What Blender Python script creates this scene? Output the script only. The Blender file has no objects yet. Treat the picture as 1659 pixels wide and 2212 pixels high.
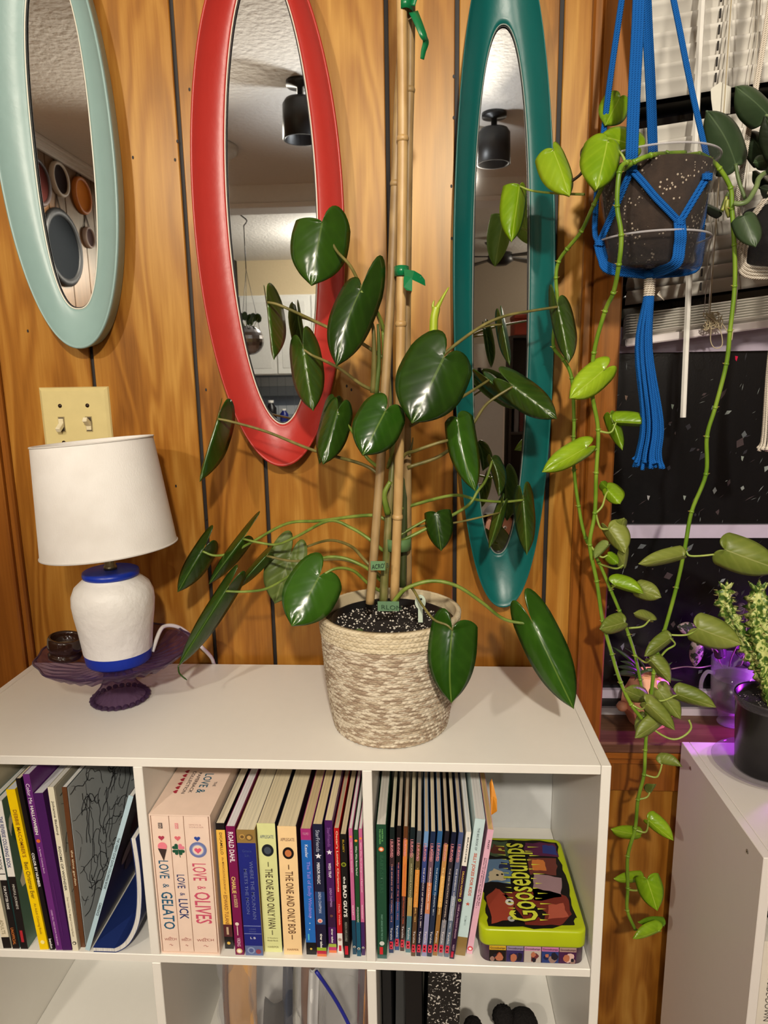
import bpy, math, random, colorsys
from mathutils import Vector, Matrix
random.seed(7)
PI = math.pi
S = bpy.context.scene
COL = S.collection

# ---------------------------------------------------------------- camera
F_PX, CAM = 1472.48, Vector((0.6795, -1.10026, 1.39244))
YAW, PITCH, ROLL = 0.058965, 0.196401, -0.016123
_f = Vector((-math.sin(YAW)*math.cos(PITCH), math.cos(YAW)*math.cos(PITCH), -math.sin(PITCH)))
_r0 = Vector((math.cos(YAW), math.sin(YAW), 0)); _u0 = _r0.cross(_f)
_r = math.cos(ROLL)*_r0 + math.sin(ROLL)*_u0
_u = -math.sin(ROLL)*_r0 + math.cos(ROLL)*_u0
cam = bpy.data.cameras.new('camera'); camo = bpy.data.objects.new('camera', cam); COL.objects.link(camo)
camo.matrix_world = Matrix(((_r.x,_u.x,-_f.x,CAM.x),(_r.y,_u.y,-_f.y,CAM.y),(_r.z,_u.z,-_f.z,CAM.z),(0,0,0,1)))
cam.sensor_fit = 'HORIZONTAL'; cam.sensor_width = 36; cam.lens = F_PX*36/1659; cam.clip_start = .01
S.camera = camo
def at(px, py, Y=None, Z=None):
    """point of the room seen at a pixel of the photograph, on the plane y=Y or z=Z"""
    d = _f + ((px-829.5)/F_PX)*_r - ((py-1106)/F_PX)*_u
    s = (Y-CAM.y)/d.y if Y is not None else (Z-CAM.z)/d.z
    return CAM + s*d
def mpp(px, py, Y):
    return (at(px+1,py,Y)-at(px,py,Y)).length

# ---------------------------------------------------------------- world, light, exposure
w = bpy.data.worlds.new('night'); S.world = w; w.use_nodes = True
w.node_tree.nodes['Background'].inputs[0].default_value = (.02,.025,.04,1)
w.node_tree.nodes['Background'].inputs[1].default_value = .2
S.view_settings.view_transform = 'Standard'; S.view_settings.look = 'None'
S.view_settings.exposure = 0.0; S.view_settings.gamma = 1; S.view_settings.use_curve_mapping = False
S.cycles.max_bounces = 10; S.cycles.transparent_max_bounces = 12
S.cycles.use_denoising = True
def lamp(name, kind, loc, aim, power, col, size=.1, spot=None, blend=.6):
    l = bpy.data.lights.new(name, kind); l.energy = power; l.color = col
    if kind == 'AREA': l.shape = 'DISK'; l.size = size
    else: l.shadow_soft_size = size
    if kind == 'SPOT': l.spot_size = spot; l.spot_blend = blend
    o = bpy.data.objects.new(name, l); COL.objects.link(o); o.location = loc
    o.rotation_euler = (Vector(aim)-Vector(loc)).to_track_quat('-Z','Y').to_euler()
    return o
WARM = (1,.90,.755)
BULBS = [((-.30,-2.20,2.25),74),((.86,-2.20,2.25),152)]      # two round ceiling lamps behind the photographer
for l,p_ in BULBS: lamp('ceiling_bulb','SPOT',l,(l[0],l[1]+.9,.6),p_,WARM,.05,2.9,.25)
lamp('kitchen_bulb','POINT',(.15,-4.1,2.2),(0,0,0),40,(1,.96,.90),.1)
lamp('added_ceiling_wash','SPOT',(.56,-1.72,1.93),(.56,-1.70,2.42),16,(.93,.96,1),.05,2.3,.6)  # added cool wash to brighten the ceiling, no known source
lamp('living_room_fill','POINT',(2.3,-4.6,2.1),(0,0,0),26,WARM,.1)  # added fill light for the dark room behind, without a fixture
lamp('grow_bulb','SPOT',(1.345,-.06,.925),(1.19,-.01,.81),4.5,(.58,.03,1),.012,2.0,.8)

# ---------------------------------------------------------------- materials
def lin(c): 
    c = c/255.; return c/12.92 if c <= .04045 else ((c+.055)/1.055)**2.4
def L3(rgb): return (lin(rgb[0]),lin(rgb[1]),lin(rgb[2]),1)
_mc = {}
def new_mat(name):
    m = bpy.data.materials.new(name); m.use_nodes = True
    return m, m.node_tree, m.node_tree.nodes['Principled BSDF']
def C(rgb, rough=.5, spec=.5, metal=0, coat=0, var=0.0, key=None):
    k = (tuple(rgb),rough,spec,metal,coat,var)
    if k in _mc: return _mc[k]
    m, t, b = new_mat('paint_%02x%02x%02x' % tuple(int(v) for v in rgb))
    b.inputs['Base Color'].default_value = L3(rgb); b.inputs['Roughness'].default_value = rough
    b.inputs['Specular IOR Level'].default_value = spec; b.inputs['Metallic'].default_value = metal
    b.inputs['Coat Weight'].default_value = coat
    n = t.nodes.new('ShaderNodeTexNoise'); n.inputs['Scale'].default_value = 60; n.inputs['Detail'].default_value = 3
    tc = t.nodes.new('ShaderNodeTexCoord'); t.links.new(tc.outputs['Object'], n.inputs['Vector'])
    hv = t.nodes.new('ShaderNodeHueSaturation'); hv.inputs['Color'].default_value = L3(rgb)
    mr = t.nodes.new('ShaderNodeMapRange'); mr.inputs['To Min'].default_value = 1-(var or .06); mr.inputs['To Max'].default_value = 1+(var or .06)
    t.links.new(n.outputs['Fac'], mr.inputs['Value']); t.links.new(mr.outputs[0], hv.inputs['Value'])
    t.links.new(hv.outputs[0], b.inputs['Base Color'])
    _mc[k] = m; return m
def nodes(t, *specs): return [t.nodes.new(s) for s in specs]
def ramp(t, stops):
    r = t.nodes.new('ShaderNodeValToRGB'); e = r.color_ramp.elements
    e[0].position, e[0].color = stops[0][0], L3(stops[0][1]); e[1].position, e[1].color = stops[-1][0], L3(stops[-1][1])
    for p_, c in stops[1:-1]:
        x = e.new(p_); x.color = L3(c)
    return r
def math_(t, op, a, b=None):
    n = t.nodes.new('ShaderNodeMath'); n.operation = op
    for i, v in enumerate((a, b)):
        if v is None: continue
        if isinstance(v, (int, float)): n.inputs[i].default_value = v
        else: t.links.new(v, n.inputs[i])
    return n.outputs[0]
def wood(name, stops, rough=.34, sx=9, sz=1.1, axis='z', figure=26, bump=.12, coat=.25, streak=.5, ringamp=.05, fine=.3):
    m, t, b = new_mat(name)
    tc, oi, mp = nodes(t,'ShaderNodeTexCoord','ShaderNodeObjectInfo','ShaderNodeMapping')
    add = t.nodes.new('ShaderNodeVectorMath'); add.operation = 'MULTIPLY_ADD'
    comb = t.nodes.new('ShaderNodeCombineXYZ')
    for i in range(3): t.links.new(oi.outputs['Random'], comb.inputs[i])
    t.links.new(comb.outputs[0], add.inputs[0]); add.inputs[1].default_value = (17,23,31)
    t.links.new(tc.outputs['Object'], add.inputs[2])
    sc = {'z':(sx,sx,sz),'x':(sz,sx,sx),'y':(sx,sz,sx)}[axis]
    mp.inputs['Scale'].default_value = sc; t.links.new(add.outputs[0], mp.inputs['Vector'])
    n1 = t.nodes.new('ShaderNodeTexNoise'); n1.inputs['Scale'].default_value = 1.0; n1.inputs['Detail'].default_value = 3; n1.inputs['Roughness'].default_value = .55; n1.inputs['Distortion'].default_value = .6
    t.links.new(mp.outputs[0], n1.inputs['Vector'])
    rings = math_(t,'SINE', math_(t,'MULTIPLY', n1.outputs['Fac'], figure*2.2))
    rings = math_(t,'MULTIPLY', rings, ringamp)
    mp2 = t.nodes.new('ShaderNodeMapping'); f = 26
    mp2.inputs['Scale'].default_value = tuple(v*(f if v == sx else 5) for v in sc); t.links.new(add.outputs[0], mp2.inputs['Vector'])
    n2 = t.nodes.new('ShaderNodeTexNoise'); n2.inputs['Scale'].default_value = 1; n2.inputs['Detail'].default_value = 4; n2.inputs['Roughness'].default_value = .7
    t.links.new(mp2.outputs[0], n2.inputs['Vector'])
    mp3 = t.nodes.new('ShaderNodeMapping'); mp3.inputs['Scale'].default_value = tuple(v*(1.6 if v == sx else .45) for v in sc); t.links.new(add.outputs[0], mp3.inputs['Vector'])
    n3 = t.nodes.new('ShaderNodeTexNoise'); n3.inputs['Scale'].default_value = 1; n3.inputs['Detail'].default_value = 2
    t.links.new(mp3.outputs[0], n3.inputs['Vector'])
    v = math_(t,'ADD', math_(t,'MULTIPLY', n2.outputs['Fac'], fine), rings)
    v = math_(t,'ADD', v, math_(t,'MULTIPLY', n3.outputs['Fac'], streak))
    v = math_(t,'ADD', v, .06)
    r = ramp(t, stops); t.links.new(v, r.inputs[0]); t.links.new(r.outputs[0], b.inputs['Base Color'])
    bp = t.nodes.new('ShaderNodeBump'); bp.inputs['Strength'].default_value = bump; bp.inputs['Distance'].default_value = .002
    t.links.new(v, bp.inputs['Height']); t.links.new(bp.outputs[0], b.inputs['Normal'])
    b.inputs['Roughness'].default_value = rough; b.inputs['Coat Weight'].default_value = coat; b.inputs['Coat Roughness'].default_value = .3; b.inputs['Coat Tint'].default_value = (1,.86,.62,1); b.inputs['Specular Tint'].default_value = (1,.82,.5,1)
    return m
M = {}
PANEL = [(.24,(66,34,7)),(.40,(120,71,19)),(.58,(150,97,33)),(.68,(162,111,43)),(.9,(188,141,67))]
M['panel'] = wood('varnished_panel', PANEL, sx=7.5, sz=1.3, figure=24, streak=.78, ringamp=.095, fine=.34, bump=.06, rough=.36, coat=.16)
M['pine'] = wood('dark_pine', [(.2,(76,40,10)),(.5,(138,82,28)),(.8,(166,108,44))], sx=14, sz=.9, figure=18)
M['panel_y'] = wood('varnished_panel_side', [(.2,(60,38,20)),(.5,(98,68,42)),(.8,(122,90,60))], axis='z')
M['sill'] = wood('dark_sill', [(.2,(60,38,28)),(.5,(104,72,54)),(.8,(136,100,78))], axis='x', sx=18, sz=1.2, rough=.45)
M['sill_edge'] = wood('orange_trim', [(.2,(90,46,14)),(.5,(150,88,32)),(.8,(178,112,46))], axis='x', sx=18, sz=1.2)
M['groove'] = C((22,15,12),.6)
M['white_board'] = C((233,230,222),.33,.5,var=.015)
M['white_board2'] = C((226,220,214),.42,.5,var=.015)
M['ceiling'] = C((222,218,210),.75,.3,var=.03)
M['white_trim'] = C((225,223,218),.5)
def textured(name, rgb, rough, scale, strength, dist=.002, spec=.5, var=.08):
    m, t, b = new_mat(name)
    tc, n, bp, hv, mr = nodes(t,'ShaderNodeTexCoord','ShaderNodeTexNoise','ShaderNodeBump','ShaderNodeHueSaturation','ShaderNodeMapRange')
    n.inputs['Scale'].default_value = scale; n.inputs['Detail'].default_value = 5
    t.links.new(tc.outputs['Object'], n.inputs['Vector']); t.links.new(n.outputs['Fac'], bp.inputs['Height'])
    bp.inputs['Strength'].default_value = strength; bp.inputs['Distance'].default_value = dist
    t.links.new(bp.outputs[0], b.inputs['Normal'])
    hv.inputs['Color'].default_value = L3(rgb); mr.inputs['To Min'].default_value = 1-var; mr.inputs['To Max'].default_value = 1+var
    t.links.new(n.outputs['Fac'], mr.inputs['Value']); t.links.new(mr.outputs[0], hv.inputs['Value']); t.links.new(hv.outputs[0], b.inputs['Base Color'])
    b.inputs['Roughness'].default_value = rough; b.inputs['Specular IOR Level'].default_value = spec
    return m
def glass(name, rgb, rough=.02, ior=1.45, alpha=.0):
    m, t, b = new_mat(name)
    b.inputs['Base Color'].default_value = L3(rgb); b.inputs['Roughness'].default_value = rough
    b.inputs['Transmission Weight'].default_value = 1; b.inputs['IOR'].default_value = ior
    return m
def film(name, rgb, clear=.93, rough=.08, tint=None, edge=.22):
    """thin clear plastic: mostly lets light through, with a gloss"""
    m, t, b = new_mat(name)
    b.inputs['Base Color'].default_value = L3(rgb); b.inputs['Roughness'].default_value = rough
    tr, mx, lw = nodes(t,'ShaderNodeBsdfTransparent','ShaderNodeMixShader','ShaderNodeLayerWeight')
    tr.inputs[0].default_value = tint or tuple(.8+.2*x for x in L3(rgb)[:3])+(1,)
    lw.inputs['Blend'].default_value = .25
    fac = math_(t,'ADD', math_(t,'MULTIPLY', lw.outputs['Facing'], edge), 1-clear)
    t.links.new(fac, mx.inputs[0]); t.links.new(tr.outputs[0], mx.inputs[1]); t.links.new(b.outputs[0], mx.inputs[2])
    t.links.new(mx.outputs[0], t.nodes['Material Output'].inputs['Surface'])
    return m
def emit(name, rgb, s):
    m, t, b = new_mat(name); b.inputs['Emission Color'].default_value = L3(rgb); b.inputs['Emission Strength'].default_value = s
    b.inputs['Base Color'].default_value = L3(rgb); return m
def leaf_mat(name, dark, light, rib, rough=.3, trans=.15, veins=.5, mottled=None, bump=.25):
    m, t, b = new_mat(name)
    uv, sep, n, oi = nodes(t,'ShaderNodeUVMap','ShaderNodeSeparateXYZ','ShaderNodeTexNoise','ShaderNodeObjectInfo')
    tc = t.nodes.new('ShaderNodeTexCoord')
    t.links.new(uv.outputs[0], sep.inputs[0]); t.links.new(tc.outputs['Object'], n.inputs['Vector'])
    n.inputs['Scale'].default_value = 22; n.inputs['Detail'].default_value = 3
    va = math_(t,'ABSOLUTE', math_(t,'SUBTRACT', sep.outputs[1], .5))
    ph = math_(t,'SUBTRACT', math_(t,'MULTIPLY', sep.outputs[0], 46), math_(t,'MULTIPLY', va, 38))
    vein = math_(t,'POWER', math_(t,'ABSOLUTE', math_(t,'SINE', math_(t,'MULTIPLY', ph, .33))), 6)
    vein = math_(t,'MULTIPLY', vein, veins)
    r = ramp(t, [(.25,dark),(.75,light)])
    base = math_(t,'ADD', math_(t,'MULTIPLY', n.outputs['Fac'], .8), math_(t,'MULTIPLY', math_(t,'SUBTRACT', oi.outputs['Random'], .5), .35))
    base = math_(t,'ADD', base, .08); base = math_(t,'ADD', base, math_(t,'MULTIPLY', vein, .25))
    t.links.new(base, r.inputs[0])
    col = r.outputs[0]
    if mottled:
        nn, rr, mm = nodes(t,'ShaderNodeTexNoise','ShaderNodeMath','ShaderNodeMixRGB')
        nn.inputs['Scale'].default_value = 110; nn.inputs['Detail'].default_value = 2; t.links.new(tc.outputs['Object'], nn.inputs['Vector'])
        rr.operation = 'GREATER_THAN'; rr.inputs[1].default_value = .5; t.links.new(nn.outputs['Fac'], rr.inputs[0])
        t.links.new(rr.outputs[0], mm.inputs[0]); t.links.new(col, mm.inputs[1]); mm.inputs[2].default_value = L3(mottled); col = mm.outputs[0]
    mid = math_(t,'LESS_THAN', va, .016)
    mx = t.nodes.new('ShaderNodeMixRGB'); mx.inputs[2].default_value = L3(rib)
    t.links.new(math_(t,'MULTIPLY', mid, .65), mx.inputs[0]); t.links.new(col, mx.inputs[1])
    t.links.new(mx.outputs[0], b.inputs['Base Color'])
    bp = t.nodes.new('ShaderNodeBump'); bp.inputs['Strength'].default_value = bump; bp.inputs['Distance'].default_value = .004
    t.links.new(math_(t,'SUBTRACT', 1, math_(t,'ADD', vein, mid)), bp.inputs['Height']); t.links.new(bp.outputs[0], b.inputs['Normal'])
    b.inputs['Roughness'].default_value = rough
    tl, ms = nodes(t,'ShaderNodeBsdfTranslucent','ShaderNodeMixShader')
    t.links.new(mx.outputs[0], tl.inputs[0]); ms.inputs[0].default_value = trans
    t.links.new(b.outputs[0], ms.inputs[1]); t.links.new(tl.outputs[0], ms.inputs[2]); t.links.new(ms.outputs[0], t.nodes['Material Output'].inputs['Surface'])
    return m

# ---------------------------------------------------------------- mesh helpers
class MB:
    def __init__(s): s.v=[]; s.f=[]; s.m=[]; s.uv=[]; s.smooth=[]; s.mats=[]
    def mi(s, m):
        if m not in s.mats: s.mats.append(m)
        return s.mats.index(m)
    def add(s, vs, fs, m, smooth=False):
        o = len(s.v); s.v += [tuple(v) for v in vs]; i = s.mi(m)
        for f in fs: s.f.append(tuple(o+k for k in f)); s.m.append(i); s.smooth.append(smooth)
    def box(s, a, b, m, bev=0, xf=None):
        x0,y0,z0 = a; x1,y1,z1 = b
        if bev <= 0:
            v = [(x,y,z) for x in (x0,x1) for y in (y0,y1) for z in (z0,z1)]
            f = [(0,1,3,2),(4,6,7,5),(0,4,5,1),(2,3,7,6),(0,2,6,4),(1,5,7,3)]
        else:
            c = bev; v = []; idx = {}
            for ix in (0,1):
                for iy in (0,1):
                    for iz in (0,1):
                        X=(x0,x1)[ix];Y=(y0,y1)[iy];Z=(z0,z1)[iz];sx=c if ix==0 else -c;sy=c if iy==0 else -c;sz=c if iz==0 else -c
                        idx[ix,iy,iz]=len(v); v += [(X,Y+sy,Z+sz),(X+sx,Y,Z+sz),(X+sx,Y+sy,Z)]
            f=[]
            for ix in (0,1): f.append([idx[ix,0,0],idx[ix,1,0],idx[ix,1,1],idx[ix,0,1]][::-1 if ix==0 else 1])
            for iy in (0,1): f.append([idx[0,iy,0]+1,idx[1,iy,0]+1,idx[1,iy,1]+1,idx[0,iy,1]+1][::1 if iy==0 else -1])
            for iz in (0,1): f.append([idx[0,0,iz]+2,idx[1,0,iz]+2,idx[1,1,iz]+2,idx[0,1,iz]+2][::-1 if iz==0 else 1])
            for a_ in (0,1):
                for b_ in (0,1):
                    i0,i1=idx[0,a_,b_],idx[1,a_,b_]; q=[i0+1,i1+1,i1+2,i0+2]; f.append(q)
                    i0,i1=idx[a_,0,b_],idx[a_,1,b_]; q=[i0,i1,i1+2,i0+2]; f.append(q)
                    i0,i1=idx[a_,b_,0],idx[a_,b_,1]; q=[i0,i1,i1+1,i0+1]; f.append(q)
            for k,i in idx.items(): f.append([i,i+1,i+2])
        if xf: v=[tuple(xf@Vector(q)) for q in v]
        s.add(v,f,m)
        s.fix = True
    def tube(s, pts, r, m, n=8, caps=True, smooth=True):
        pts=[Vector(p_) for p_ in pts]; k=len(pts)
        rs = r if isinstance(r,(list,tuple)) else [r]*k
        t0=(pts[1]-pts[0]).normalized(); up=Vector((0,0,1)) if abs(t0.z)<.9 else Vector((1,0,0))
        nrm=(up-t0*up.dot(t0)).normalized(); vs=[]; 
        for i in range(k):
            t=(pts[min(i+1,k-1)]-pts[max(i-1,0)])
            t=t.normalized() if t.length>1e-9 else t0
            nrm=(nrm-t*nrm.dot(t)); nrm=nrm.normalized() if nrm.length>1e-6 else t.orthogonal().normalized()
            bn=t.cross(nrm)
            for j in range(n):
                a=2*PI*j/n; vs.append(pts[i]+rs[i]*(math.cos(a)*nrm+math.sin(a)*bn))
        fs=[(i*n+j,i*n+(j+1)%n,(i+1)*n+(j+1)%n,(i+1)*n+j) for i in range(k-1) for j in range(n)]
        if caps: fs += [tuple(range(n))[::-1], tuple((k-1)*n+j for j in range(n))]
        s.add(vs,fs,m,smooth)
    def lathe(s, prof, m, n=32, c=(0,0,0), smooth=True, xf=None, lobes=None):
        vs=[];k=len(prof)
        for r,z in prof:
            for j in range(n):
                a=2*PI*j/n; rr=r*(1+(lobes[1]*math.cos(lobes[0]*a) if lobes else 0))
                v=Vector((rr*math.cos(a),rr*math.sin(a),z))
                if xf: v=xf@v
                vs.append(v+Vector(c))
        fs=[(i*n+j,i*n+(j+1)%n,(i+1)*n+(j+1)%n,(i+1)*n+j) for i in range(k-1) for j in range(n)]
        if prof[0][0]>1e-6 and prof[0][0]==prof[0][0]: pass
        s.add(vs,fs,m,smooth)
    def disc(s, c, r, m, n=24, xd=(1,0,0), yd=(0,1,0)):
        xd=Vector(xd);yd=Vector(yd);c=Vector(c)
        s.add([c+r*math.cos(2*PI*j/n)*xd+r*math.sin(2*PI*j/n)*yd for j in range(n)],[tuple(range(n))],m)
    def poly(s, pts, m, thick=None, nrm=(0,-1,0)):
        n=len(pts)
        if thick is None: s.add(pts,[tuple(range(n))],m); return
        d=Vector(nrm)*thick; a=[Vector(p_) for p_ in pts]; b=[p_+d for p_ in a]
        s.add(a+b,[tuple(range(n))[::-1],tuple(range(n,2*n))]+[(i,(i+1)%n,n+(i+1)%n,n+i) for i in range(n)],m)
    def build(s, name, parent=None, origin=None):
        me=bpy.data.meshes.new(name); o3=Vector(origin) if origin is not None else Vector((0,0,0))
        me.from_pydata([tuple(Vector(v)-o3) for v in s.v],[],s.f)
        for m in s.mats: me.materials.append(m)
        me.polygons.foreach_set('material_index',s.m); me.polygons.foreach_set('use_smooth',s.smooth); me.update()
        import bmesh
        bm=bmesh.new(); bm.from_mesh(me); bmesh.ops.recalc_face_normals(bm,faces=bm.faces); bm.to_mesh(me); bm.free()
        o=bpy.data.objects.new(name,me); COL.objects.link(o); o.location=o3
        if parent is not None: o.parent=parent
        return o
def tag(o, label=None, cat=None, group=None, kind=None):
    if label: o['label']=label
    if cat: o['category']=cat
    if group: o['group']=group
    if kind: o['kind']=kind
    return o
def thing(name, loc, label, cat, group=None, rot=(0,0,0)):
    o=bpy.data.objects.new(name,None); COL.objects.link(o); o.location=loc; o.rotation_euler=rot; o.empty_display_size=.02
    return tag(o,label,cat,group)
def struct(name, mb, parent=None):
    o=mb.build(name,parent); o['kind']='structure'; return o
def bx(name,a,b,m,parent=None,bev=0):
    q=MB(); q.box(a,b,m,bev); return q.build(name,parent)
def crv(pts, n=8):
    """smooth curve through points (Catmull-Rom)"""
    P=[Vector(p_) for p_ in pts]; P=[2*P[0]-P[1]]+P+[2*P[-1]-P[-2]]; out=[]
    for i in range(1,len(P)-2):
        for k in range(n):
            t=k/n; a,b,c,d=P[i-1:i+3]
            out.append(.5*((2*b)+(c-a)*t+(2*a-5*b+4*c-d)*t*t+(3*b-a-3*c+d)*t**3))
    out.append(P[-2]); return out
def text(body, parent, m, o, xd, up, Lx, Hy, name='title', bold=0.0, squeeze=True):
    """flat lettering: starts at o, runs along xd for Lx, is Hy high along up"""
    cu=bpy.data.curves.new('lettering','FONT'); cu.body=body; cu.resolution_u=2; cu.offset=bold; cu.fill_mode='FRONT'
    ob=bpy.data.objects.new('lettering',cu); me=bpy.data.meshes.new_from_object(ob)
    bpy.data.objects.remove(ob); bpy.data.curves.remove(cu)
    vs=[v.co for v in me.vertices]
    if not vs: return None
    x0,x1=min(v.x for v in vs),max(v.x for v in vs); y0,y1=min(v.y for v in vs),max(v.y for v in vs)
    xd=Vector(xd);up=Vector(up);o=Vector(o)
    for v in me.vertices: v.co=o+xd*((v.co.x-x0)/(x1-x0)*Lx)+up*((v.co.y-y0)/(y1-y0)*Hy)
    me.materials.clear(); me.materials.append(m); me.name=name
    q=bpy.data.objects.new(name,me); COL.objects.link(q); q.parent=parent; return q
def pw(o, parent):
    """parent a piece that was built in room coordinates"""
    o.parent=parent
    if parent.type=='EMPTY':
        o.matrix_parent_inverse=(Matrix.Translation(parent.location)@parent.rotation_euler.to_matrix().to_4x4()).inverted()
    return o
H, TB, W, DEP = .912, .0127, .912, .295
CW = (W-4*TB)/3
YB, YF = -.02, -.315
ZR = H-TB-CW            # top of the board under the first row
# ================================================================ setting
q=MB(); q.box((-1.2,-8.2,-.05),(4.2,.4,0),C((92,66,46),.5)); struct('floor',q)
MC=textured('textured_ceiling',(224,220,212),.8,45,.6,.006,.2,.03)
q=MB(); q.box((-1.2,-8.2,2.42),(4.2,.4,2.47),MC); struct('ceiling',q)
WX0,WX1,WZ0,WZ1=.978,2.1,.757,2.12
q=MB()
q.box((-1.0,.006,0),(WX0,.05,2.42),M['groove']); q.box((WX0,.006,0),(3.3,.05,WZ0-.02),M['groove'])
q.box((WX0,.006,WZ1),(3.3,.05,2.42),M['groove']); q.box((WX1,.006,WZ0-.02),(3.3,.05,WZ1),M['groove'])
wall=struct('wall_back',q)
edges=[(-.96,-.075),(-.012,.145),(.145,.315),(.315,.4205),(.4205,.629),(.629,.731),(.731,.8795),(.8795,.985)]
G=.0033
def plank(x0,x1,z0,z1):
    return bx('plank',(x0+G,-.0,z0),(x1-G,.006,z1),M['panel'],wall,.0012)
for a,b in edges: plank(a,b,0,2.42)
for a,b in ((.985,1.19),(1.19,1.30),(1.30,1.5),(1.5,1.7),(1.7,2.1)): plank(a,b,0,WZ0-.02)
for a,b in ((2.1,2.3),(2.3,2.5),(2.5,2.7),(2.7,2.9),(2.9,3.1),(3.1,3.3)): plank(a,b,0,2.42)
for x in (.985,1.2,1.4,1.6,1.85): plank(x,x+.21,WZ1,2.42)
# few dark nail holes
q=MB()
for px,py in ((409,193),(383,305),(378,345),(287,340),(268,506),(60,715),(445,842),(749,834),(759,842),(980,165),(980,254),(975,402),(976,515),(380,1050),(445,1120),(693,468)):
    P=at(px,py,-.0006); q.disc(P,.0016,M['groove'],8,(1,0,0),(0,0,1.6))
o=q.build('nail_hole',wall); o['kind']='stuff'
# left casing beside the wall, with the pale edge of a door behind
q=MB(); q.box((-.082,-.016,0),(-.020,.006,2.42),M['pine'],.003); q.box((-.0205,-.009,0),(-.0085,.006,2.42),M['pine'],.003); struct('trim_1',q)
q=MB(); q.box((-.96,-.010,0),(-.084,.004,2.1),C((205,202,182),.5)); 
for z in (.55,.7,.85,1.0): q.box((-.15,-.012,z),(-.086,-.0095,z+.006),C((120,116,96),.6))
struct('door_1',q)
# casing on the right, left of the window
q=MB(); q.box((.921,-.013,.36),(.936,.004,2.2),M['pine'],.003); q.box((.936,-.018,.36),(WX0+.001,.004,2.2),M['pine'],.003)
q.box((WX0-.012,.0,WZ0),(WX0,.1,WZ1),M['pine'])
struct('trim_2',q)
# window sill and the mouldings under it
q=MB(); q.box((WX0-.004,-.024,WZ0),(2.15,.088,WZ0+.02),M['sill'],.003); struct('trim_3',q)
q=MB(); q.box((WX0-.0,-.019,WZ0-.014),(2.15,.006,WZ0-.0005),M['sill_edge'],.002); q.box((WX0,-.014,WZ0-.026),(2.15,.006,WZ0-.0145),M['sill_edge'],.002)
q.box((WX0,-.009,WZ0-.08),(2.15,.006,WZ0-.0265),M['pine'],.002); struct('trim_4',q)
# window: dark panes with a patterned film, pale metal rails
MF=C((192,182,200),.35)
q=MB(); ZS=WZ0+.02
q.box((WX0,.075,ZS),(WX1,.10,ZS+.013),C((205,200,205),.4)); q.box((WX0,.083,ZS+.013),(WX1,.10,ZS+.030),C((60,58,62),.4))
q.box((WX0,.080,ZS+.030),(WX1,.10,ZS+.046),MF)
q.box((WX0,.082,1.108),(WX1,.10,1.131),MF); q.box((WX0,.080,1.424),(WX1,.10,1.466),C((170,160,176),.45))
q.box((WX0,.078,ZS),(WX0+.006,.10,WZ1),MF); q.box((WX1-.02,.078,ZS),(WX1,.10,WZ1),MF)
win=struct('window_1',q)
MP=textured('dark_film',(17,17,19),.22,300,.08,.001,.5,.2)
for n_,z0,z1 in (('pane',ZS+.046,1.108),('pane',1.131,1.424),('pane',1.466,WZ1)):
    bx(n_,(WX0+.006,.090,z0),(WX1-.02,.096,z1),MP if z1<1.43 else C((6,6,8),.06),win)
rs=random.Random(5); q=MB()
cols=[C((96,102,104),.12,.9),C((52,52,58),.12,.9),C((140,148,144),.12,.9),C((72,62,64),.15,.9)]
for i in range(420):
    x=rs.uniform(.99,1.55); z=rs.uniform(.83,1.42)
    if 1.105<z<1.135: continue
    L=rs.uniform(.004,.017)*(1.3 if rs.random()<.25 else .8); a=rs.uniform(.3,1.6); wd=rs.choice([.05,.07,.1,.35,.5])*L
    d=Vector((math.cos(a),0,math.sin(a))); e=Vector((-math.sin(a),0,math.cos(a))); c=Vector((x,.0894,z))
    q.add([c-d*L*.5,c+e*wd*rs.uniform(.5,1),c+d*L*.5,c-e*wd*rs.uniform(.2,.8)],[(0,1,2,3)],rs.choice(cols))
for px,py,rgb in ((1590,774,(200,30,70)),(1329,855,(90,200,200)),(1352,859,(120,100,88)),(1452,878,(110,120,110)),(1478,1075,(150,160,150)),(1400,1075,(150,150,150)),(1603,990,(140,150,140))):
    c=at(px,py,.0890); q.add([c+Vector((-.002,0,.004)),c+Vector((.003,0,.003)),c+Vector((.001,0,-.005)),c+Vector((-.001,0,-.002))],[(0,1,2,3)],C(rgb,.2))
o=q.build('film_shard',win); o['kind']='stuff'
# rest of the room (seen in the mirrors)
q=MB(); q.box((-1.0,-8.0,0),(-.975,.01,2.42),M['groove']); wl_=struct('wall_left',q)
y=0.0; k=0
while y>-2.9:
    d=(.17,.105,.21,.10,.15)[k%5]; k+=1
    bx('plank',(-.975,y-d+G,0),(-.968,y-G,2.42),M['panel_y'],wl_,.001); y-=d
q=MB()
for a,b in ((2.37,.02),(2.385,.028),(2.40,.04)): q.box((-.968,-2.8,a),(-.968+b,0,a+.02),M['white_trim'],.004)
q.box((-.968,-.06,2.38),(3.2,-.001,2.42),M['white_trim'])
struct('trim_5',q)
q=MB(); q.box((3.3,-8.0,0),(3.35,.1,2.42),C((120,100,80),.7)); struct('wall_right',q)
q=MB(); q.box((-1.2,-8.1,0),(4.2,-8.0,2.42),C((96,84,74),.8)); struct('wall_front',q)
q=MB(); q.box((-.98,-2.96,2.325),(3.3,-2.84,2.42),M['white_trim']); q.box((-.98,-2.98,2.30),(3.3,-2.82,2.327),M['white_trim'],.004)
q.box((-.98,-2.96,0),(-.86,-2.84,2.33),M['white_trim']); struct('trim_6',q)
q=MB(); q.box((.35,-5.62,0),(.42,-3.9,2.42),C((205,196,180),.8)); q.box((-.98,-5.68,0),(.42,-5.6,2.42),C((206,190,160),.8)); struct('wall_kitchen',q)

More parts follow.
